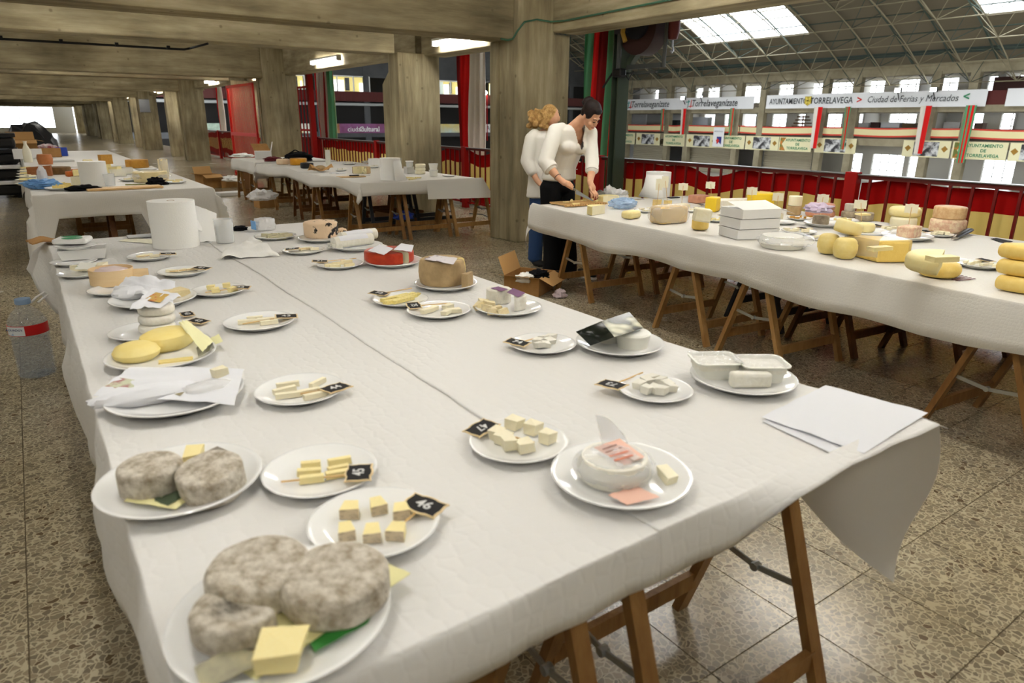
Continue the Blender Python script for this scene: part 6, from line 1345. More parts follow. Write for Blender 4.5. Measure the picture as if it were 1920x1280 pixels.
# small table by the gate
t = thing('carton', 'open white carton on the small table by the gate', 'carton', at(494, 298, Z4), R(-12))
m = MB(); m.box((-.15, -.12, 0), (.15, .12, .15)); m.build('box', WHITE, t); m = MB(); m.add([(.15,-.12,.15),(.19,-.10,.32),(.19,.10,.32),(.15,.12,.15)], [(0,1,2,3)]); m.build('flap', WHITE, t); m = MB(); m.add([(-.15,.12,.15),(.15,.12,.15),(.1,.2,.28),(-.2,.2,.28)], [(0,1,2,3)]); m.build('flap', CARD, t)
crumple('paper_crumple', at(455, 295, Z4), (.2, .12, .05), TISSUE, 'crumpled white paper on the small table by the gate', 'paper', 8, .5)
crumple('maroon_pouch', at(512, 302, Z4), (.16, .1, .05), mat('maroon_cloth', srgb(96, 26, 34), .8), 'maroon cloth pouch beside the open white carton', 'pouch', 4, .4)

# ============================================================ left-hand far table
Z2 = TZ+.0045
def w2(px, py, wpx, h, m_, lb, **k): return wheel('cheese', px, py, wpx, h, m_ if isinstance(m_, list) else [m_], lb, z=Z2, **k)
P = at(234, 354, Z2); m = MB(); m.box((-.37, -.11, 0), (.37, .11, .022)); tag(m.build('cutting_board', mat('pine_board', srgb(222, 186, 132), .5, col2=srgb(204, 164, 106), nscale=5, stretch=(1, 4, 4)), loc=P, rot=R(4), bevel=.005), 'long pine cutting board at the front edge of the left-hand far table', 'board')
roll_of_paper(179, 348, 46, .27, 'grey-white paper roll on the left-hand far table', z=Z2)
w2(158, 346, 40, .095, [C_BROWN, C_IVORY], 'brown-rinded half wheel in front of the paper roll', a0=R(0), a1=R(180), rnd=.008)
P = at(206, 348, Z2); t = thing('glass', 'clear water tumbler beside the paper roll on the left-hand far table', 'glass', P); m = MB(); m.lathe([(0, .002), (.058, .002), (.07, .135), (.066, .135), (.054, .01), (0, .01)], 28); m.build('tumbler', CLEAR, t, smooth=40)
crumple('glove', at(157, 357, Z2), (.16, .07, .035), BLACKCLOTH, 'pair of black gloves left of the pine board', 'glove', 1, .5); crumple('glove', at(294, 347, Z2), (.10, .06, .05), BLACKCLOTH, 'black glove right of the pine board', 'glove', 5, .6)
plate(116, 352, 57, 'white plate heaped with cheese strips and rinds', 'white plates on the left-hand far table', Z2); pieces([(100, 349), (108, 352), (114, 348), (120, 351), (128, 349), (134, 351), (112, 346), (124, 346)], (.10, .035, .035), CH('rinded_strip', (246, 222, 140), (150, 84, 30), 16, lo=.62, hi=.68), 'yellow strip with brown rind on the heaped plate', 'rinded strips', 'wedge', z=Z2+.012, tilt=.35)
t = thing('plastic_bag', 'blue and clear plastic bag on the left-hand far table', 'bag', at(80, 354, Z2)); m = MB(); m.ball((0, 0, .05), (.17, .08, .055), 36, 20, fn=lambda d: 1+.3*noise.noise(d*3)+.2*noise.noise(d*8)); m.v = [Vector((p.x, p.y, max(p.z, .001))) for p in m.v]; m.build('bag', mat('blue_bag', srgb(110, 160, 216), .35, .5), t, smooth=25); m = MB(); m.ball((.02, .03, .12), (.05, .05, .12), 14, 10, fn=lambda d: 1+.2*noise.noise(d*4)); m.build('clear_neck', FILMW, t, smooth=25)
w2(108, 326, 46, .095, [C_BROWN, C_IVORY], 'broad brown-rinded wheel towards the far end of the left-hand table', rnd=.01)
blk('cheese', 134, 324, (.20, .13, .05), 5, C_ORANGE, 'flat orange cheese behind the brown half wheel', z=Z2, bev=.012); blk('cheese', 132, 331, (.09, .08, .07), 20, C_ORANGE, 'small orange cheese block beside the yellow wedge', z=Z2, bev=.015)
blk('cheese', 146, 331, (.10, .05, .09), -10, C_YEL, 'pale yellow wedge with orange edge before the paper roll', z=Z2, bev=.012)
pieces([(74, 322)], (.26, .16, .13), CH('leather_brown', (168, 108, 66), (150, 92, 52), 10), 'leather-brown cheese wedge at the left of the far table', None, 'tri', z=Z2, rots=[170])
w2(258, 314, 39, .12, [C_OCHRE], 'ochre wheel at the far right of the left-hand table', rnd=.008, lump=.02)
t = thing('wrapped_cheese', 'broad pale wheel in crinkled plastic on the left-hand far table', 'cheese', at(284, 340, Z2)); m = MB(); m.lathe([(0, 0), (.19, 0), (.205, .06), (.19, .12), (0, .125)], 32); m.build('cheese', CH('pale_wrap_rind', (232, 216, 168), (216, 198, 146), 12), t, smooth=50); m = MB(); m.ball((0, 0, .065), (.225, .2, .075), 26, 14, fn=lambda d: 1+.08*noise.noise(d*6)); m.v = [Vector((p.x, p.y, max(p.z, .001))) for p in m.v]; m.build('film', FILM, t, smooth=25)
blk('cheese', 308, 326, (.09, .10, .20), 25, CH('wedge_cream', (242, 222, 168), (150, 116, 70), 8, lo=.6, hi=.66), 'upright cream wedge in clear wrap at the right edge', z=Z2, bev=.008, film=FILM)
blk('cheese', 200, 324, (.13, .10, .17), 0, C_YEL, 'tall yellow block behind the paper roll', z=Z2, bev=.008); pieces([(199, 301)], (.15, .13, .11), C_OCHRE, 'small ochre wedge on top of the tall yellow block', None, 'wedge', z=Z2+.171, rots=[20]); pieces([(214, 322)], (.16, .13, .11), C_YEL, 'yellow wedge leaning beside the tall yellow block', None, 'tri', z=Z2, rots=[140])
blk('cheese', 168, 322, (.12, .12, .17), 0, CH('cream_block', (240, 224, 168), (228, 206, 140), 8), 'cream block standing left behind the paper roll', z=Z2, bev=.01)
for q, (x, y) in enumerate(((222, 330), (236, 326))): P = at(x, y, Z2); t = thing('clear_tub', f'clear plastic container of cheese strips, {("nearer", "farther")[q]} one', 'tub', P); m = MB(); m.box((-.09, -.07, 0), (.09, .07, .09)); m.build('box', CLEAR, t); m = MB(); m.box((-.08, -.06, .004), (.08, .06, .05)); m.build('strips', C_IVORY, t)
plate(245, 336, 40, 'white plate right of the water tumbler', 'white plates on the left-hand far table', Z2); pieces([(238, 336), (248, 335)], (.08, .05, .02), C_IVORY, 'pale slice right of the water tumbler', 'slices right of the tumbler', 'wedge', z=Z2+.01)
plate(330, 340, 36, 'white plate at the right edge of the left-hand far table', 'white plates on the left-hand far table', Z2); pieces([(320, 339), (330, 341), (336, 338)], (.08, .05, .02), C_YEL, 'yellow slice at the right edge of the left-hand table', 'slices at the right edge', 'wedge', z=Z2+.01)
P = at(262, 347, Z2); m = MB(); m.bar((-.15, 0, .008), (.12, .05, .008), .03, .012); tag(m.build('knife', mat('olive_handle', srgb(120, 120, 40), .5), loc=P, rot=R(-20)), 'long knife with an olive handle right of the pine board', 'knife')
for q, y in enumerate((343, 336, 330, 325, 320, 315)):
    plate(50+(343-y)*.1, y, 40-(343-y)*.25, ['first', 'second', 'third', 'fourth', 'fifth', 'sixth'][q]+' sample plate of the left row on the far table', 'left row of sample plates', Z2)
    pieces([(44, y), (52, y-1), (60, y)], (.08, .05, .022), C_YEL if q % 2 else C_IVORY, ['first', 'second', 'third', 'fourth', 'fifth', 'sixth'][q]+' row plate cheese sample on the left-hand table', f'samples on row plate {q+1}', 'wedge', z=Z2+.009)
    sign(47, y-1, 20, 0, '', ['first', 'second', 'third', 'fourth', 'fifth', 'sixth'][q]+' tiny black sign of the left row on the far table', z=Z2+.022, stick=False)
plate(275, 317, 40, 'white plate near the ochre wheel', 'white plates on the left-hand far table', Z2)
# last table
P = at(54, 304, Z2); m = MB(); m.lathe([(0, 0), (.062, 0), (.066, .02), (.066, .17), (.05, .23), (.026, .29), (.024, .33), (.03, .335), (.03, .35), (0, .35)], 24); tag(m.build('milk_bottle', mat('milk_glass', srgb(240, 236, 214), .2, .5), smooth=40, loc=P), 'tall white milk bottle on the last table', 'bottle')
def obox(px, py, sz, rot, m_, lb, flap=True, z=Z2, name='carton'):
    t = thing(name, lb, 'carton', at(px, py, z), R(rot)); x, y, h = sz[0]/2, sz[1]/2, sz[2]; w = .004; m = MB()
    for a, b in (((-x,-y,0),(x,-y+w,h)), ((-x,y-w,0),(x,y,h)), ((-x,-y,0),(-x+w,y,h)), ((x-w,-y,0),(x,y,h)), ((-x,-y,0),(x,y,w))): m.box(a, b)
    m.build('box', m_, t)
    if flap:
        for k, (pts) in enumerate(([(-x,y,h),(x,y,h),(x,y+.06,h+.16),(-x,y+.06,h+.16)], [(-x,-y,h),(x,-y,h),(x,-y-.13,h-.06),(-x,-y-.13,h-.06)], [(x,-y,h),(x,y,h),(x+.13,y,h-.03),(x+.13,-y,h-.03)], [(-x,-y,h),(-x,y,h),(-x-.12,y,h+.03),(-x-.12,-y,h+.03)])):
            m = MB(); m.add(pts, [(0,1,2,3)]); o = m.build('flap', CARDIN if m_ is CARD else m_, t); s_ = o.modifiers.new('t', 'SOLIDIFY'); s_.thickness = .003
    return t
obox(45, 288, (.5, .4, .28), 3, CARD, 'tall open brown carton on the last table'); obox(54, 297, (.45, .3, .17), -2, WHITE, 'white printed carton behind the milk bottle', False); obox(92, 294, (.42, .3, .16), 0, CARD, 'low brown carton beside the printed one', False); obox(117, 292, (.2, .25, .16), -5, mat('blue_card', srgb(44, 74, 176), .5), 'blue carton at the end of the last table', False)
m = MB(); m.lathe([(0, 0), (.10, 0), (.115, .09), (.10, .16), (0, .165)], 28); tag(m.build('cheese', CH('terracotta_rind', (186, 120, 72), (170, 104, 58), 10), smooth=40, loc=at(86, 308, Z2)), 'terracotta-coloured drum cheese at the near end of the last table', 'cheese')
P = at(113, 303, Z2); m = MB(); m.box((-.2, -.14, 0), (.2, .14, .03)); tag(m.build('folder', mat('grey_folder', srgb(206, 206, 202), .5), loc=P, rot=R(5), bevel=.004), 'flat pale grey folder on the last table', 'folder')
crumple('cloth_heap', at(90, 284, Z2), (.2, .15, .1), mat('red_white_cloth', srgb(214, 206, 206), .8, col2=srgb(150, 50, 60), nscale=9), 'red and white cloth heap behind the cartons', 'cloth', 4, .4)
# black stack beside it
MATT = mat('black_vinyl', srgb(24, 25, 28), .3, .5)
for k in range(4):
    z = .06+k*.29; t = thing('stacked_bench', f'{("lowest", "second", "third", "topmost")[k]} black padded bench of the stack with white edging', 'bench', (-1.05, 17.0, z), 0, 'stack of black benches')
    m = MB(); m.box((-1.0, -.5, 0), (1.0, .5, .19)); m.build('pad', MATT, t, bevel=.05); m = MB(); m.box((-1.02, -.52, .2), (1.02, .52, .27)); m.build('edging', WHITE if k in (0, 1) else MATT, t, bevel=.01)
    if k == 0:
        for s in (-.9, .9): m = MB(); m.box((s-.04, -.45, -.06), (s+.04, .45, 0)); m.build('foot', BLACK, t)
crumple('black_sacks', Vector((.25, 20.6, 0)), (.7, .5, 1.3), MATT, 'shiny black plastic sacks piled behind the last table', 'sacks', 3, .25, flat=.0)
# ============================================================ things on the floor
F0 = .0005
t = thing('water_bottle', 'large clear water bottle with a red label standing on the floor', 'bottle', at(72, 700, F0), R(20))
t.scale = (1.3, 1.3, 1.13)
prof = [(0, 0), (.070, 0), (.078, .012)]
for k in range(9): prof += [(.078, .02+k*.021), (.074, .0295+k*.021)]
prof += [(.078, .215), (.079, .235), (.079, .295), (.075, .31), (.058, .345), (.034, .37), (.028, .378), (.028, .395)]
WATERM = clear_film('bottle_plastic', srgb(196, 214, 232), .82, .06)
m = MB(); m.lathe(prof, 32); m.build('body', WATERM, t, smooth=50)
m = MB(); m.lathe([(0, .004), (.068, .004), (.074, .2), (0, .2)], 28); m.build('water', clear_film('water_volume', srgb(60, 92, 130), .86, .03), t, smooth=50)
m = MB(); m.lathe([(.0797, .238), (.0797, .292)], 40, a0=R(150), a1=R(330)); m.build('label_strip', mat('red_label', srgb(200, 34, 34), .4), t, smooth=60)
m = MB()
for k in range(13):
    pass
m.lathe([(.0803, .241), (.0803, .289)], 14, a0=R(176), a1=R(240)); m.build('label_oval', mat('pale_label', srgb(232, 238, 244), .4, col2=srgb(90, 140, 200), nscale=14, lo=.6, hi=.64), t, smooth=60)
lt = text('lettering', 'AGUADOY', .0165, mat('label_blue', srgb(40, 60, 120), .5), t, (.0808*math.cos(R(210)), .0808*math.sin(R(210)), .272), (R(90), 0, R(300)))
m = MB(); m.lathe([(0, .42), (.031, .42), (.032, .398), (.03, .392), (0, .392)], 24); m.build('cap', mat('blue_cap', srgb(150, 178, 214), .4), t, smooth=40)
m = MB(); m.tube([(.03, 0, .388), (.06, .01, .41), (.10, .015, .43), (.11, .01, .415), (.06, .0, .385)], .005, 6); m.build('handle', WHITE, t, smooth=40)
obox(992, 545, (.38, .34, .17), 32, CARD, 'open brown carton on the floor by the woman cutting cheese', z=F0); crumple('cloth_wad', at(985, 528, .12), (.09, .07, .05), TISSUE, 'white paper wad inside the open floor carton', 'paper', 3, .5); crumple('dark_cloth', at(1010, 522, .14), (.10, .08, .05), BLACKCLOTH, 'black cloth inside the open floor carton', 'cloth', 6, .5)
crumple('tissue', at(1050, 557, F0), (.06, .045, .04), mat('pinkish_tissue', srgb(214, 196, 202), .8), 'crumpled pinkish tissue on the floor by a trestle foot', 'tissue', 2, .6)
crumple('floor_scrap', at(1258, 540, F0), (.02, .02, .014), BLACK, 'tiny black cap on the floor under the right-hand table', 'cap', 1, .2)
for q, (x, y) in enumerate(((1186, 500), (1184, 505), (1180, 511))): pieces([(x, y)], (.07, .05, .003), mat('yellow_scrap', srgb(220, 186, 40), .6), ['upper', 'middle', 'lower'][q]+' yellow scrap on the floor under the right-hand table', 'yellow floor scraps', 'wedge', z=F0, cat='scrap')
t = obox(392, 352, (.42, .34, .3), 18, CARD, 'brown carton lying open on the floor beyond the left-hand table', z=F0); obox(432, 350, (.5, .36, .2), 6, CARD, 'low brown carton with white packing on the floor', False, z=F0); crumple('packing', at(436, 340, .2), (.2, .12, .07), TISSUE, 'white packing paper on the low floor carton', 'paper', 5, .5)
P = at(432, 366, F0); m = MB(); m.box((-.26, -.16, 0), (.26, .16, .07)); tag(m.build('foam_box', WHITE, loc=P, rot=R(8), bevel=.008), 'flat white foam lid on the floor before the cartons', 'lid')
obox(500, 388, (.34, .3, .28), 4, CARD, 'brown carton on the floor under the small table', False, z=F0); crumple('plastic_bag', at(492, 375, .285), (.2, .14, .1), FILMW, 'white plastic bag on the carton under the small table', 'bag', 7, .5); obox(468, 352, (.3, .3, .5), 0, mat('dark_carton', srgb(120, 84, 50), .7), 'tall dark carton behind the small table trestles', False, z=F0)
obox(750, 420, (.6, .4, .2), 10, mat('dark_carton', srgb(120, 84, 50), .7), 'dark brown carton on the floor under the middle table', False, z=F0); crumple('blue_bag', at(757, 411, .21), (.14, .1, .07), mat('deep_blue_bag', srgb(34, 66, 170), .4), 'deep blue bag on the carton under the middle table', 'bag', 3, .4)
m = MB(); m.tube([at(880, 400, .01), at(905, 402, .01), at(930, 412, .01), at(935, 425, .01)], .008, 6); tag(m.build('floor_cable', CABLE), 'thin dark cable on the shiny floor by the railing', 'cable')
t = thing('floor_weight', 'low dark round base on the floor beyond the cutting rack', 'base', at(1140, 452, F0)); m = MB(); m.lathe([(0, 0), (.16, 0), (.17, .03), (.15, .06), (0, .065)], 28); m.build('disc', mat('dark_wood_base', srgb(70, 46, 30), .5), t, smooth=40)
# notices and a grey box on the columns
for q, (y, z, w, h, c) in enumerate(((18.25, 1.66, .22, .28, (226, 226, 222)), (18.2, 1.38, .22, .2, (160, 168, 160)), (18.22, 1.12, .24, .26, (150, 186, 178)), (18.2, .86, .22, .24, (196, 206, 204)))):
    m = MB(); m.box((5.035, y-w/2, z-h/2), (5.045, y+w/2, z+h/2)); tag(m.build('notice', mat(f'notice_{q}', srgb(*c), .6, col2=srgb(90, 90, 90), nscale=20, lo=.58, hi=.62)), f'{("top", "second", "third", "lowest")[q]} paper notice on the column beside the red gate', 'notice', 'notices on the gate column')
m = MB(); m.box((5.06, 38.57, 1.75), (5.5, 38.64, 2.35)); tag(m.build('cable_box', GREYSTEEL, bevel=.01), 'grey metal box high on a distant column', 'box')
# ============================================================ hoist on the green post
t = thing('hoist', 'green steel post carrying a dark electric hoist beside the railing', 'hoist', (6.27, 6.68, 0))
m = MB(); m.box((-.09, -.06, 0), (.09, -.045, 3.1)); m.box((-.09, .045, 0), (.09, .06, 3.1)); m.box((-.012, -.05, 0), (.012, .05, 3.1)); m.box((-.14, -.12, 0), (.14, .12, .015)); m.build('post', GREENSTEEL, t)
o1, o2 = Vector((6.35, 6.68, 2.1))-Vector((6.27, 6.68, 0)), Vector((6.4, 5.9, 2.95))-Vector((6.27, 6.68, 0))
m = MB(); m.bar(o1, o2, .09, .07); m.build('brace', GREENSTEEL, t)
m = MB(); m.bar((.06, 0, 2.13), (.06, -.62, 2.13), .05, .05); m.bar((.06, .1, 2.06), (.06, -.55, 2.06), .04, .02); DGREY = mat('dull_dark_steel', srgb(70, 72, 70), .6, .3); m.build('bracket', DGREY, t)
m = MB(); m.tube([(-.05, -.30, 2.55), (.16, -.30, 2.55)], .30, 28); m.build('drum', mat('dark_brown_drum', srgb(58, 34, 32), .5), t, smooth=40)
m = MB(); m.tube([(-.09, -.30, 2.62), (-.05, -.30, 2.62)], .2, 24); m.build('drum_cover', mat('blue_black', srgb(40, 42, 52), .5), t, smooth=40)
m = MB(); m.box((-.10, -.20, 2.5), (.08, .05, 2.86)); m.build('motor', mat('navy_grey', srgb(58, 60, 76), .45), t, bevel=.02)
m = MB(); m.tube([(-.14, -.20, 2.40), (-.15, -.16, 2.5), (-.14, -.18, 2.75)], .028, 8); m.build('yellow_guard', mat('ochre_paint', srgb(200, 160, 70), .5), t, smooth=40)
m = MB(); m.tube([(-.09, -.05, 2.5), (-.09, -.05, 2.06)], .03, 8); m.build('lever', DGREY, t, smooth=40)
m = MB(); m.tube([(.05, -.68, 2.85), (.05, -.66, 2.1)], .022, 8); m.build('lever', DGREY, t, smooth=40)
m = MB(); m.tube([(-.1, 0, 2.1), (-.12, .1, 1.98), (-.1, .2, 1.9)], .012, 6); m.tube([(-.06, -.1, 2.08), (-.05, -.2, 1.98), (0, -.22, 2.08)], .01, 6); m.build('cables', CABLE, t, smooth=40)
m = MB(); m.cbox((-.1, -.08, 2.06), (.1, .16, .1)); m.build('gear_case', BLACK, t, bevel=.02)
t = thing('hook_block', 'dark red hook block hanging below the concrete beam', 'hook', (6.4, 5.98, 2.53)); m = MB(); m.lathe([(0, -.14), (.05, -.13), (.075, -.05), (.075, .06), (.05, .12), (0, .13)], 20); m.build('block', mat('oxide_red', srgb(92, 34, 30), .5), t, smooth=40); m = MB(); m.tube([(0, 0, -.13), (0, 0, -.2), (.02, 0, -.24), (.0, 0, -.27), (-.02, 0, -.25)], .012, 8); m.build('hook', GREYSTEEL, t, smooth=40); m = MB(); m.box((-.05, -.05, .12), (.05, .05, .5)); m.build('hanger', BLACK, t)
# ============================================================ people
SKIN = mat('skin', srgb(222, 172, 138), .5, .35, col2=srgb(212, 158, 126), nscale=12, sss=.05)
HAIRD = mat('dark_brown_hair', srgb(17, 12, 12), .5, .25, col2=srgb(38, 25, 22), nscale=9, stretch=(1, 6, 6), bump=.3, bscale=90)
HAIRB = mat('curly_blond_hair', srgb(150, 112, 62), .7, .3, col2=srgb(206, 168, 108), nscale=30, bump=.8, bscale=60)
BLOUSE = mat('white_blouse', srgb(244, 240, 230), .75, .2, bump=.06, bscale=60, transl=.06)
TROUS = mat('black_trousers', srgb(20, 20, 22), .85, .15, bump=.1, bscale=30); JEAN = mat('blue_jeans', srgb(48, 72, 112), .8, .2, bump=.15, bscale=120); SHOE = mat('black_shoe', srgb(22, 22, 24), .6); LIP = mat('lips', srgb(176, 96, 88), .45)
def chain(m, pts, n=7, seg=14, rings=10):
    """overlapping ellipsoids along a line of (point, radius or radii); melted together afterwards"""
    for i in range(len(pts)-1):
        (p, r), (q, s) = pts[i], pts[i+1]; p, q = Vector(p), Vector(q)
        r = Vector(r) if isinstance(r, (tuple, list)) else Vector((r, r, r)); s = Vector(s) if isinstance(s, (tuple, list)) else Vector((s, s, s))
        for k in range(n+1 if i == len(pts)-2 else n):
            t = k/n; c = p.lerp(q, t); rr = r.lerp(s, t); m.ball(c, rr, seg, rings)
def melt(name, m, mats, parent, voxel=.008, smooth=6, cut=None, wrinkle=0, org=None):
    me0 = m.mesh(name+'_raw', mats, None); o = bpy.data.objects.new('t', me0); COL.objects.link(o)
    r = o.modifiers.new('r', 'REMESH'); r.mode = 'VOXEL'; r.voxel_size = voxel; r.use_smooth_shade = True
    s = o.modifiers.new('s', 'SMOOTH'); s.iterations = smooth; s.factor = .5
    dg = bpy.context.evaluated_depsgraph_get(); me = bpy.data.meshes.new_from_object(o.evaluated_get(dg)); me.name = name
    bpy.data.objects.remove(o); bpy.data.meshes.remove(me0)
    for k in list(me.materials)[::-1]: pass
    me.materials.clear(); [me.materials.append(q) for q in (mats if isinstance(mats, (list, tuple)) else [mats])]
    bm = bmesh.new(); bm.from_mesh(me)
    if wrinkle:
        bm.normal_update()
        for v in bm.verts: v.co += v.normal*wrinkle*(noise.noise(Vector((v.co.x*9, v.co.y*9, v.co.z*4)))+.5*noise.noise(v.co*17))
    if cut: bmesh.ops.delete(bm, geom=[f for f in bm.faces if cut(f.calc_center_median())], context='FACES')
    bm.to_mesh(me); bm.free(); me.polygons.foreach_set('use_smooth', [True]*len(me.polygons)); me.polygons.foreach_set('material_index', [0]*len(me.polygons))
    return put(name, me, parent)

# ---- woman cutting cheese: stands at the end of the table, bowed over her hands
WB = Vector((4.30, 5.36, 0)); V = lambda x, y, z: Vector((x-WB.x, y-WB.y, z))
wm = thing('person', 'person in a white V-neck blouse and black trousers bending to cut cheese', 'person', WB)
HC_ = V(4.385, 5.035, 1.553); hu = Vector((.06, -.62, .78)).normalized(); hf = (Vector((.14, -.72, -.62))-hu*Vector((.14, -.72, -.62)).dot(hu)).normalized(); hx = hf.cross(hu)
HD = lambda x, y, z: HC_+hx*x+hf*y+hu*z
def hball(m, x, y, z, r):          # ellipsoid turned with the head
    M = Matrix((hx, hf, hu)).transposed().to_4x4(); M.translation = HD(x, y, z); old = m.M; m.M = M; m.ball((0, 0, 0), r, 20, 14); m.M = old
b = MB()
shR, shL = V(4.135, 5.245, 1.415), V(4.495, 5.165, 1.395); elR, elL = V(3.985, 5.19, 1.135), V(4.425, 5.04, 1.115); wrR, wrL = V(4.025, 5.03, .992), V(4.315, 4.935, .955)
chain(b, [(V(4.30, 5.39, .92), (.15, .105, .10)), (V(4.30, 5.37, 1.05), (.125, .095, .10)), (V(4.31, 5.30, 1.22), (.145, .10, .10)), (V(4.315, 5.235, 1.38), (.155, .085, .07)), (V(4.325, 5.20, 1.44), (.08, .06, .05)), (V(4.345, 5.14, 1.50), (.052, .052, .05)), (V(4.365, 5.09, 1.535), (.05, .05, .05))], 6)
chain(b, [(shR, .05), (elR, .04), (V(4.0, 5.12, 1.07), .043), (wrR, (.029, .026, .028))], 8); chain(b, [(shL, .05), (elL, .04), (V(4.39, 5.0, 1.05), .042), (wrL, (.028, .026, .028))], 8)
for hx_, fx in ((4.215, 4.235), (4.39, 4.42)): chain(b, [(V(hx_, 5.40, .9), .085), (V(fx, 5.36, .5), .06), (V(fx, 5.34, .09), .042)], 8)
# head
hball(b, 0, -.012, .03, (.072, .092, .085)); hball(b, 0, .018, -.035, (.06, .072, .075)); hball(b, 0, .045, -.075, (.042, .045, .035)); hball(b, 0, .066, -.098, (.022, .02, .018))
hball(b, 0, .09, -.028, (.0105, .018, .026)); hball(b, 0, .099, -.042, (.014, .013, .009)); hball(b, .032, .062, -.045, (.026, .022, .022)); hball(b, -.032, .062, -.045, (.026, .022, .022)); hball(b, 0, .078, .012, (.05, .012, .012)); hball(b, 0, .083, -.072, (.02, .01, .007)); hball(b, 0, .08, -.081, (.018, .01, .006))
for s in (-1, 1): hball(b, s*.073, -.008, -.02, (.009, .018, .03))
# right hand closed round the knife handle
kd = (V(4.289, 4.85, .80)-V(4.06, 4.955, .935)).normalized(); toc = Vector((-.63, -.78, 0)); kp = V(4.068, 4.955, .938)
chain(b, [(wrR, (.028, .026, .027)), (wrR.lerp(kp, .6), (.034, .03, .028)), (kp+Vector((0, 0, .012)), (.038, .034, .028))], 5)
side = kd.cross(toc).normalized()
for i in range(4):
    q = kp+kd*(-.012+i*.0185)+Vector((0, 0, .022)); L_ = (.9, 1.0, .97, .8)[i]
    chain(b, [(q, .0098), (q+toc*.026*L_+Vector((.004, 0, .004)), .0095), (q+toc*.036*L_+Vector((.004, 0, -.024)), .009), (q+toc*.016*L_+Vector((.004, 0, -.04)), .0082)], 4, 10, 7)
chain(b, [(kp-kd*.02+Vector((.02, .02, 0)), .012), (kp+kd*.02-toc*.028+Vector((0, 0, .01)), .0105), (kp+kd*.058-toc*.014+Vector((0, 0, .016)), .009)], 5, 10, 7)
# left hand, fingertips pressing the cheese
lp = V(4.325, 4.905, .905)
chain(b, [(wrL, (.028, .025, .028)), (lp, (.036, .022, .034))], 5)
for i, (dx, dy, L_) in enumerate(((-.028, .004, .9), (-.009, -.008, 1.0), (.011, -.010, .98), (.030, -.004, .82))):
    q = lp+Vector((dx, dy, -.028)); chain(b, [(q, .0095), (q+Vector((.006+dx*.2, -.02, -.028*L_)), .009), (q+Vector((.012+dx*.25, -.022, -.056*L_)), .0082), (q+Vector((.014+dx*.25, -.014, -.074*L_)), .0074)], 4, 10, 7)
chain(b, [(lp+Vector((-.034, .0, .006)), .0115), (lp+Vector((-.044, -.028, -.02)), .010), (lp+Vector((-.026, -.045, -.05)), .0085)], 5, 10, 7)
melt('body', b, SKIN, wm, .0055, 4)
# blouse with turned-back sleeves and a deep V neck
c_ = MB()
chain(c_, [(V(4.30, 5.385, .965), (.188, .145, .04)), (V(4.30, 5.37, 1.06), (.168, .135, .07)), (V(4.31, 5.31, 1.2), (.178, .135, .08)), (V(4.315, 5.25, 1.32), (.185, .125, .075)), (V(4.32, 5.215, 1.41), (.165, .095, .045)), (V(4.325, 5.205, 1.445), (.10, .07, .03))], 8, 20, 12)
for x, y in ((4.245, 5.19), (4.385, 5.165)): c_.ball(V(x, y, 1.265), (.088, .078, .075), 18, 12)
chain(c_, [(V(4.20, 5.235, 1.435), .05), (shR, (.075, .07, .065)), (shR.lerp(elR, .5), (.076, .072, .07)), (elR, (.075, .072, .068)), (elR.lerp(V(4.0, 5.12, 1.07), .7), (.068, .062, .06))], 7)
chain(c_, [(V(4.42, 5.19, 1.43), .05), (shL, (.07, .068, .065)), (shL.lerp(elL, .5), (.068, .068, .07)), (elL, (.066, .066, .066)), (elL.lerp(V(4.39, 5.0, 1.05), .8), (.06, .06, .056))], 7)
def vcut(p):
    w = p+WB; z = p.z; cx = 4.335+(1.46-z)*.04
    if z < 1.235 or z > 1.6 or w.y > 5.235: return False
    return abs(w.x-cx) < (z-1.235)*.36
bl = melt('blouse', c_, BLOUSE, wm, .009, 5, cut=vcut, wrinkle=.0045)
for p, q, r in ((elR, V(4.0, 5.12, 1.07), .069), (elL, V(4.39, 5.0, 1.05), .061)):
    a = p.lerp(q, .45); e = p.lerp(q, 1.0); m = MB(); m.tube([a, a.lerp(e, .05), e.lerp(a, .05), e], [r*.92, r*1.04, r*1.02, r*.9], 24); m.build('cuff', BLOUSE, bl, smooth=50)
m = MB()
for k in range(3): m.ball(V(4.345-.004*k, 5.086+.035*k, 1.20-.07*k), .005, 8, 6)
m.build('buttons', WHITE, bl, smooth=True)
# trousers
d_ = MB(); chain(d_, [(V(4.30, 5.39, .99), (.155, .115, .05)), (V(4.30, 5.40, .88), (.18, .135, .09))], 5)
for hx_, fx, fy in ((4.215, 4.225, 5.36), (4.39, 4.41, 5.33)): chain(d_, [(V(hx_, 5.40, .87), (.105, .12, .09)), (V((hx_+fx)/2, 5.385, .55), (.092, .10, .09)), (V(fx, fy, .2), (.09, .098, .09)), (V(fx, fy, .05), (.092, .105, .045))], 9)
melt('trousers', d_, TROUS, wm, .011, 5, wrinkle=.004)
for fx, fy, sx_ in ((4.235, 5.30, 0), (4.47, 5.12, 1)):
    m = MB(); m.grid(lambda u, v: (0, 0, 0), 1, 1); m = MB(); prof = [(-.04, .09), (-.048, .0), (-.042, -.09), (-.028, -.145), (.0, -.16), (.028, -.145), (.042, -.09), (.045, .0), (.04, .09), (0, .11)]
    m.prism([(x, y) for x, y in prof], 0, .024, 1); m.prism([(x*.95, y*.96) for x, y in prof], .024, .05, 0); m.prism([(x*.8, y*.85+.012) for x, y in prof], .05, .075, 0); m.build('shoe', [SHOE, WHITE], wm, loc=V(fx, fy, 0), bevel=.008)
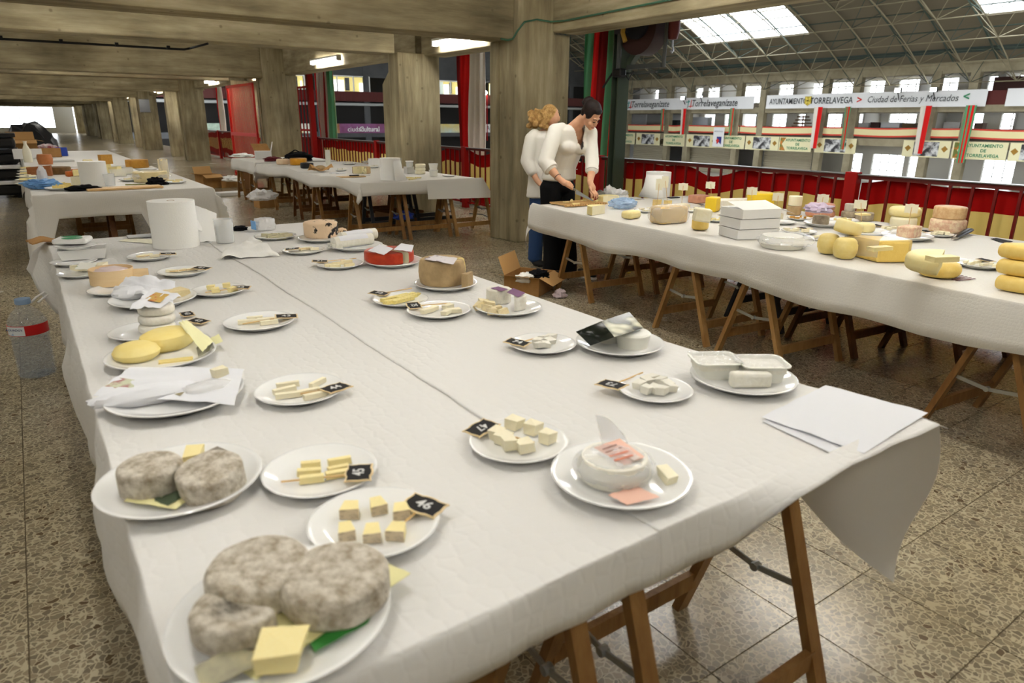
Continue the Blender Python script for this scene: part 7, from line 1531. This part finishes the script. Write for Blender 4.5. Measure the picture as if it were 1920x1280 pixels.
# hair, bun, face details
h_ = MB(); hball(h_, 0, -.022, .045, (.08, .094, .088)); hball(h_, 0, -.05, .0, (.07, .06, .08)); hball(h_, .055, .0, .02, (.026, .05, .05)); hball(h_, -.055, .0, .02, (.026, .05, .05)); hball(h_, 0, .045, .075, (.05, .035, .03))
hair = melt('hair', h_, HAIRD, wm, .008, 3)
m = MB(); m.ball(V(4.395, 5.088, 1.672), (.055, .052, .045), 24, 16, fn=lambda d: 1+.10*noise.noise(d*4)+.05*noise.noise(d*11)); m.tube([V(4.395+.05*math.cos(a), 5.088+.048*math.sin(a), 1.655+.012*math.sin(3*a)) for a in [k*.5 for k in range(14)]], .016, 8); m.build('bun', HAIRD, hair, smooth=60)
for s in (-1, 1):
    m = MB(); M = m; e = HD(s*.03, .083, -.008); m.tube([HD(s*.016, .088, -.012), HD(s*.03, .0885, -.016), HD(s*.044, .08, -.012)], .0032, 6); m.build('eyelid', HAIRD, wm, smooth=True)
    m = MB(); m.tube([HD(s*.014, .09, .012), HD(s*.032, .0895, .018), HD(s*.05, .077, .010)], .0034, 6); m.build('eyebrow', HAIRD, wm, smooth=True)
m = MB(); m.tube([HD(-.02, .086, -.076), HD(-.006, .0935, -.0745), HD(.006, .0935, -.0745), HD(.02, .086, -.076)], .0042, 8); m.build('mouth', LIP, wm, smooth=True)
m = MB(); m.ball(HD(-.078, -.006, -.055), .006, 8, 6); m.build('earring', GREYSTEEL, wm, smooth=True)
m = MB(); bw = V(4.02, 5.05, 1.01); ax = (wrR-V(4.0, 5.12, 1.07)).normalized(); u_ = ax.orthogonal().normalized(); w_ = ax.cross(u_); m.tube([bw+u_*.033*math.cos(a)+w_*.033*math.sin(a) for a in [k*math.tau/20 for k in range(21)]], .003, 6); m.build('bracelet', BLACK, wm, smooth=True)
# knife in her hand
K0, K1, K2 = V(4.045, 4.962, .945)+WB, V(4.135, 4.922, .893)+WB, V(4.292, 4.852, .795)+WB
t = thing('knife', 'broad steel cheese knife held in the right hand of the bending person', 'knife', K0); A, B = K1-K0, K2-K0
m = MB(); m.tube([(0, 0, 0), A*.5, A], [.011, .013, .011], 10); m.build('handle', mat('grey_knife_handle', srgb(120, 112, 100), .5), t, smooth=50)
m = MB(); n_ = (B-A).cross(Vector((0, 0, 1))).normalized()*.0012; dn = Vector((0, 0, -.034)); up_ = Vector((0, 0, .012)); pts = [A+up_, A+dn, B+Vector((0, 0, -.005)), B+Vector((0, 0, .006))]; m.add([p-n_ for p in pts]+[p+n_ for p in pts], [(0,1,2,3),(7,6,5,4),(0,4,5,1),(1,5,6,2),(2,6,7,3),(3,7,4,0)]); m.build('blade', GREYSTEEL, t)

# ---- second person, behind her
B2 = Vector((4.50, 5.86, 0)); Q = lambda x, y, z: Vector((x, y, z))
w2p = thing('person', 'person with curly blond hair in a loose white top and jeans, seen from behind', 'person', B2)
b = MB(); chain(b, [(Q(0, 0, .92), (.15, .10, .1)), (Q(0, 0, 1.1), (.13, .095, .1)), (Q(0, -.01, 1.32), (.16, .095, .08)), (Q(0, -.02, 1.40), (.07, .06, .05)), (Q(.0, -.05, 1.46), .05)], 6)
b.ball(Q(0, -.08, 1.54), (.074, .09, .105), 20, 14); b.ball(Q(.03, -.16, 1.52), (.02, .02, .03), 10, 8)
for s in (-1, 1):
    chain(b, [(Q(s*.18, 0, 1.34), .05), (Q(s*.23, .0, 1.08), .042), (Q(s*.20, -.12, .92), .03), (Q(s*.19, -.17, .88), (.03, .035, .02))], 8)
    for k in range(4): q = Q(s*.19+(k-1.5)*.016, -.19, .875); chain(b, [(q, .009), (q+Vector((0, -.035, -.015)), .0085), (q+Vector((0, -.05, -.035)), .0075)], 3, 8, 6)
    chain(b, [(Q(s*.19-s*.03, -.16, .885), .010), (Q(s*.14, -.20, .87), .009)], 4, 8, 6)
    chain(b, [(Q(s*.09, 0, .9), .085), (Q(s*.1, 0, .5), .06), (Q(s*.1, .02, .08), .042)], 8)
melt('body', b, SKIN, w2p, .008, 4)
c_ = MB(); chain(c_, [(Q(0, .01, .74), (.215, .155, .03)), (Q(0, 0, .95), (.2, .15, .08)), (Q(0, 0, 1.15), (.185, .14, .09)), (Q(0, -.01, 1.32), (.19, .12, .075)), (Q(0, -.02, 1.385), (.10, .07, .03))], 8, 20, 12)
for s in (-1, 1): chain(c_, [(Q(s*.15, 0, 1.36), .06), (Q(s*.19, 0, 1.32), (.072, .072, .065)), (Q(s*.235, 0, 1.1), (.072, .075, .07)), (Q(s*.22, -.06, 1.0), (.06, .06, .05))], 7)
melt('top', c_, BLOUSE, w2p, .011, 5, wrinkle=.006)
d_ = MB(); d_.ball(Q(0, 0, .86), (.165, .12, .1), 20, 12)
for s, fy in ((-1, .0), (1, -.02)): chain(d_, [(Q(s*.085, 0, .86), (.095, .105, .09)), (Q(s*.1, .01, .5), (.076, .085, .08)), (Q(s*.1, .02+fy, .08), (.078, .09, .05))], 9)
melt('jeans', d_, JEAN, w2p, .011, 5, wrinkle=.004)
h_ = MB(); h_.ball(Q(-.01, -.06, 1.56), (.085, .10, .10), 20, 14)
for k in range(120):
    a = random.uniform(0, math.tau); e = random.uniform(-.6, 1.0); rr = random.uniform(.07, .135); h_.ball(Q(-.075+rr*math.cos(a)*math.cos(e), .02+rr*math.sin(a)*math.cos(e), 1.50+rr*math.sin(e)), random.uniform(.018, .032), 10, 8)
hr = melt('hair', h_, HAIRB, w2p, .009, 1, wrinkle=.008)
m = MB(); m.lathe([(.092, -.03), (.098, -.01), (.097, .02), (.088, .035)], 24, a0=R(-150), a1=R(60)); m.build('headband', mat('black_yellow_band', srgb(30, 26, 24), .7, col2=srgb(206, 176, 96), nscale=18, stretch=(3, 3, .3), lo=.5, hi=.54), w2p, smooth=60, loc=Q(.02, -.06, 1.585), rot=(R(20), R(35), 0))
for s in (-1, 1): m = MB(); m.ball((0, 0, .035), (.045, .115, .04), 16, 10); m.v = [Vector((p.x, p.y, max(p.z, 0))) for p in m.v]; m.build('shoe', SHOE, w2p, smooth=50, loc=Q(s*.1, -.04, 0))
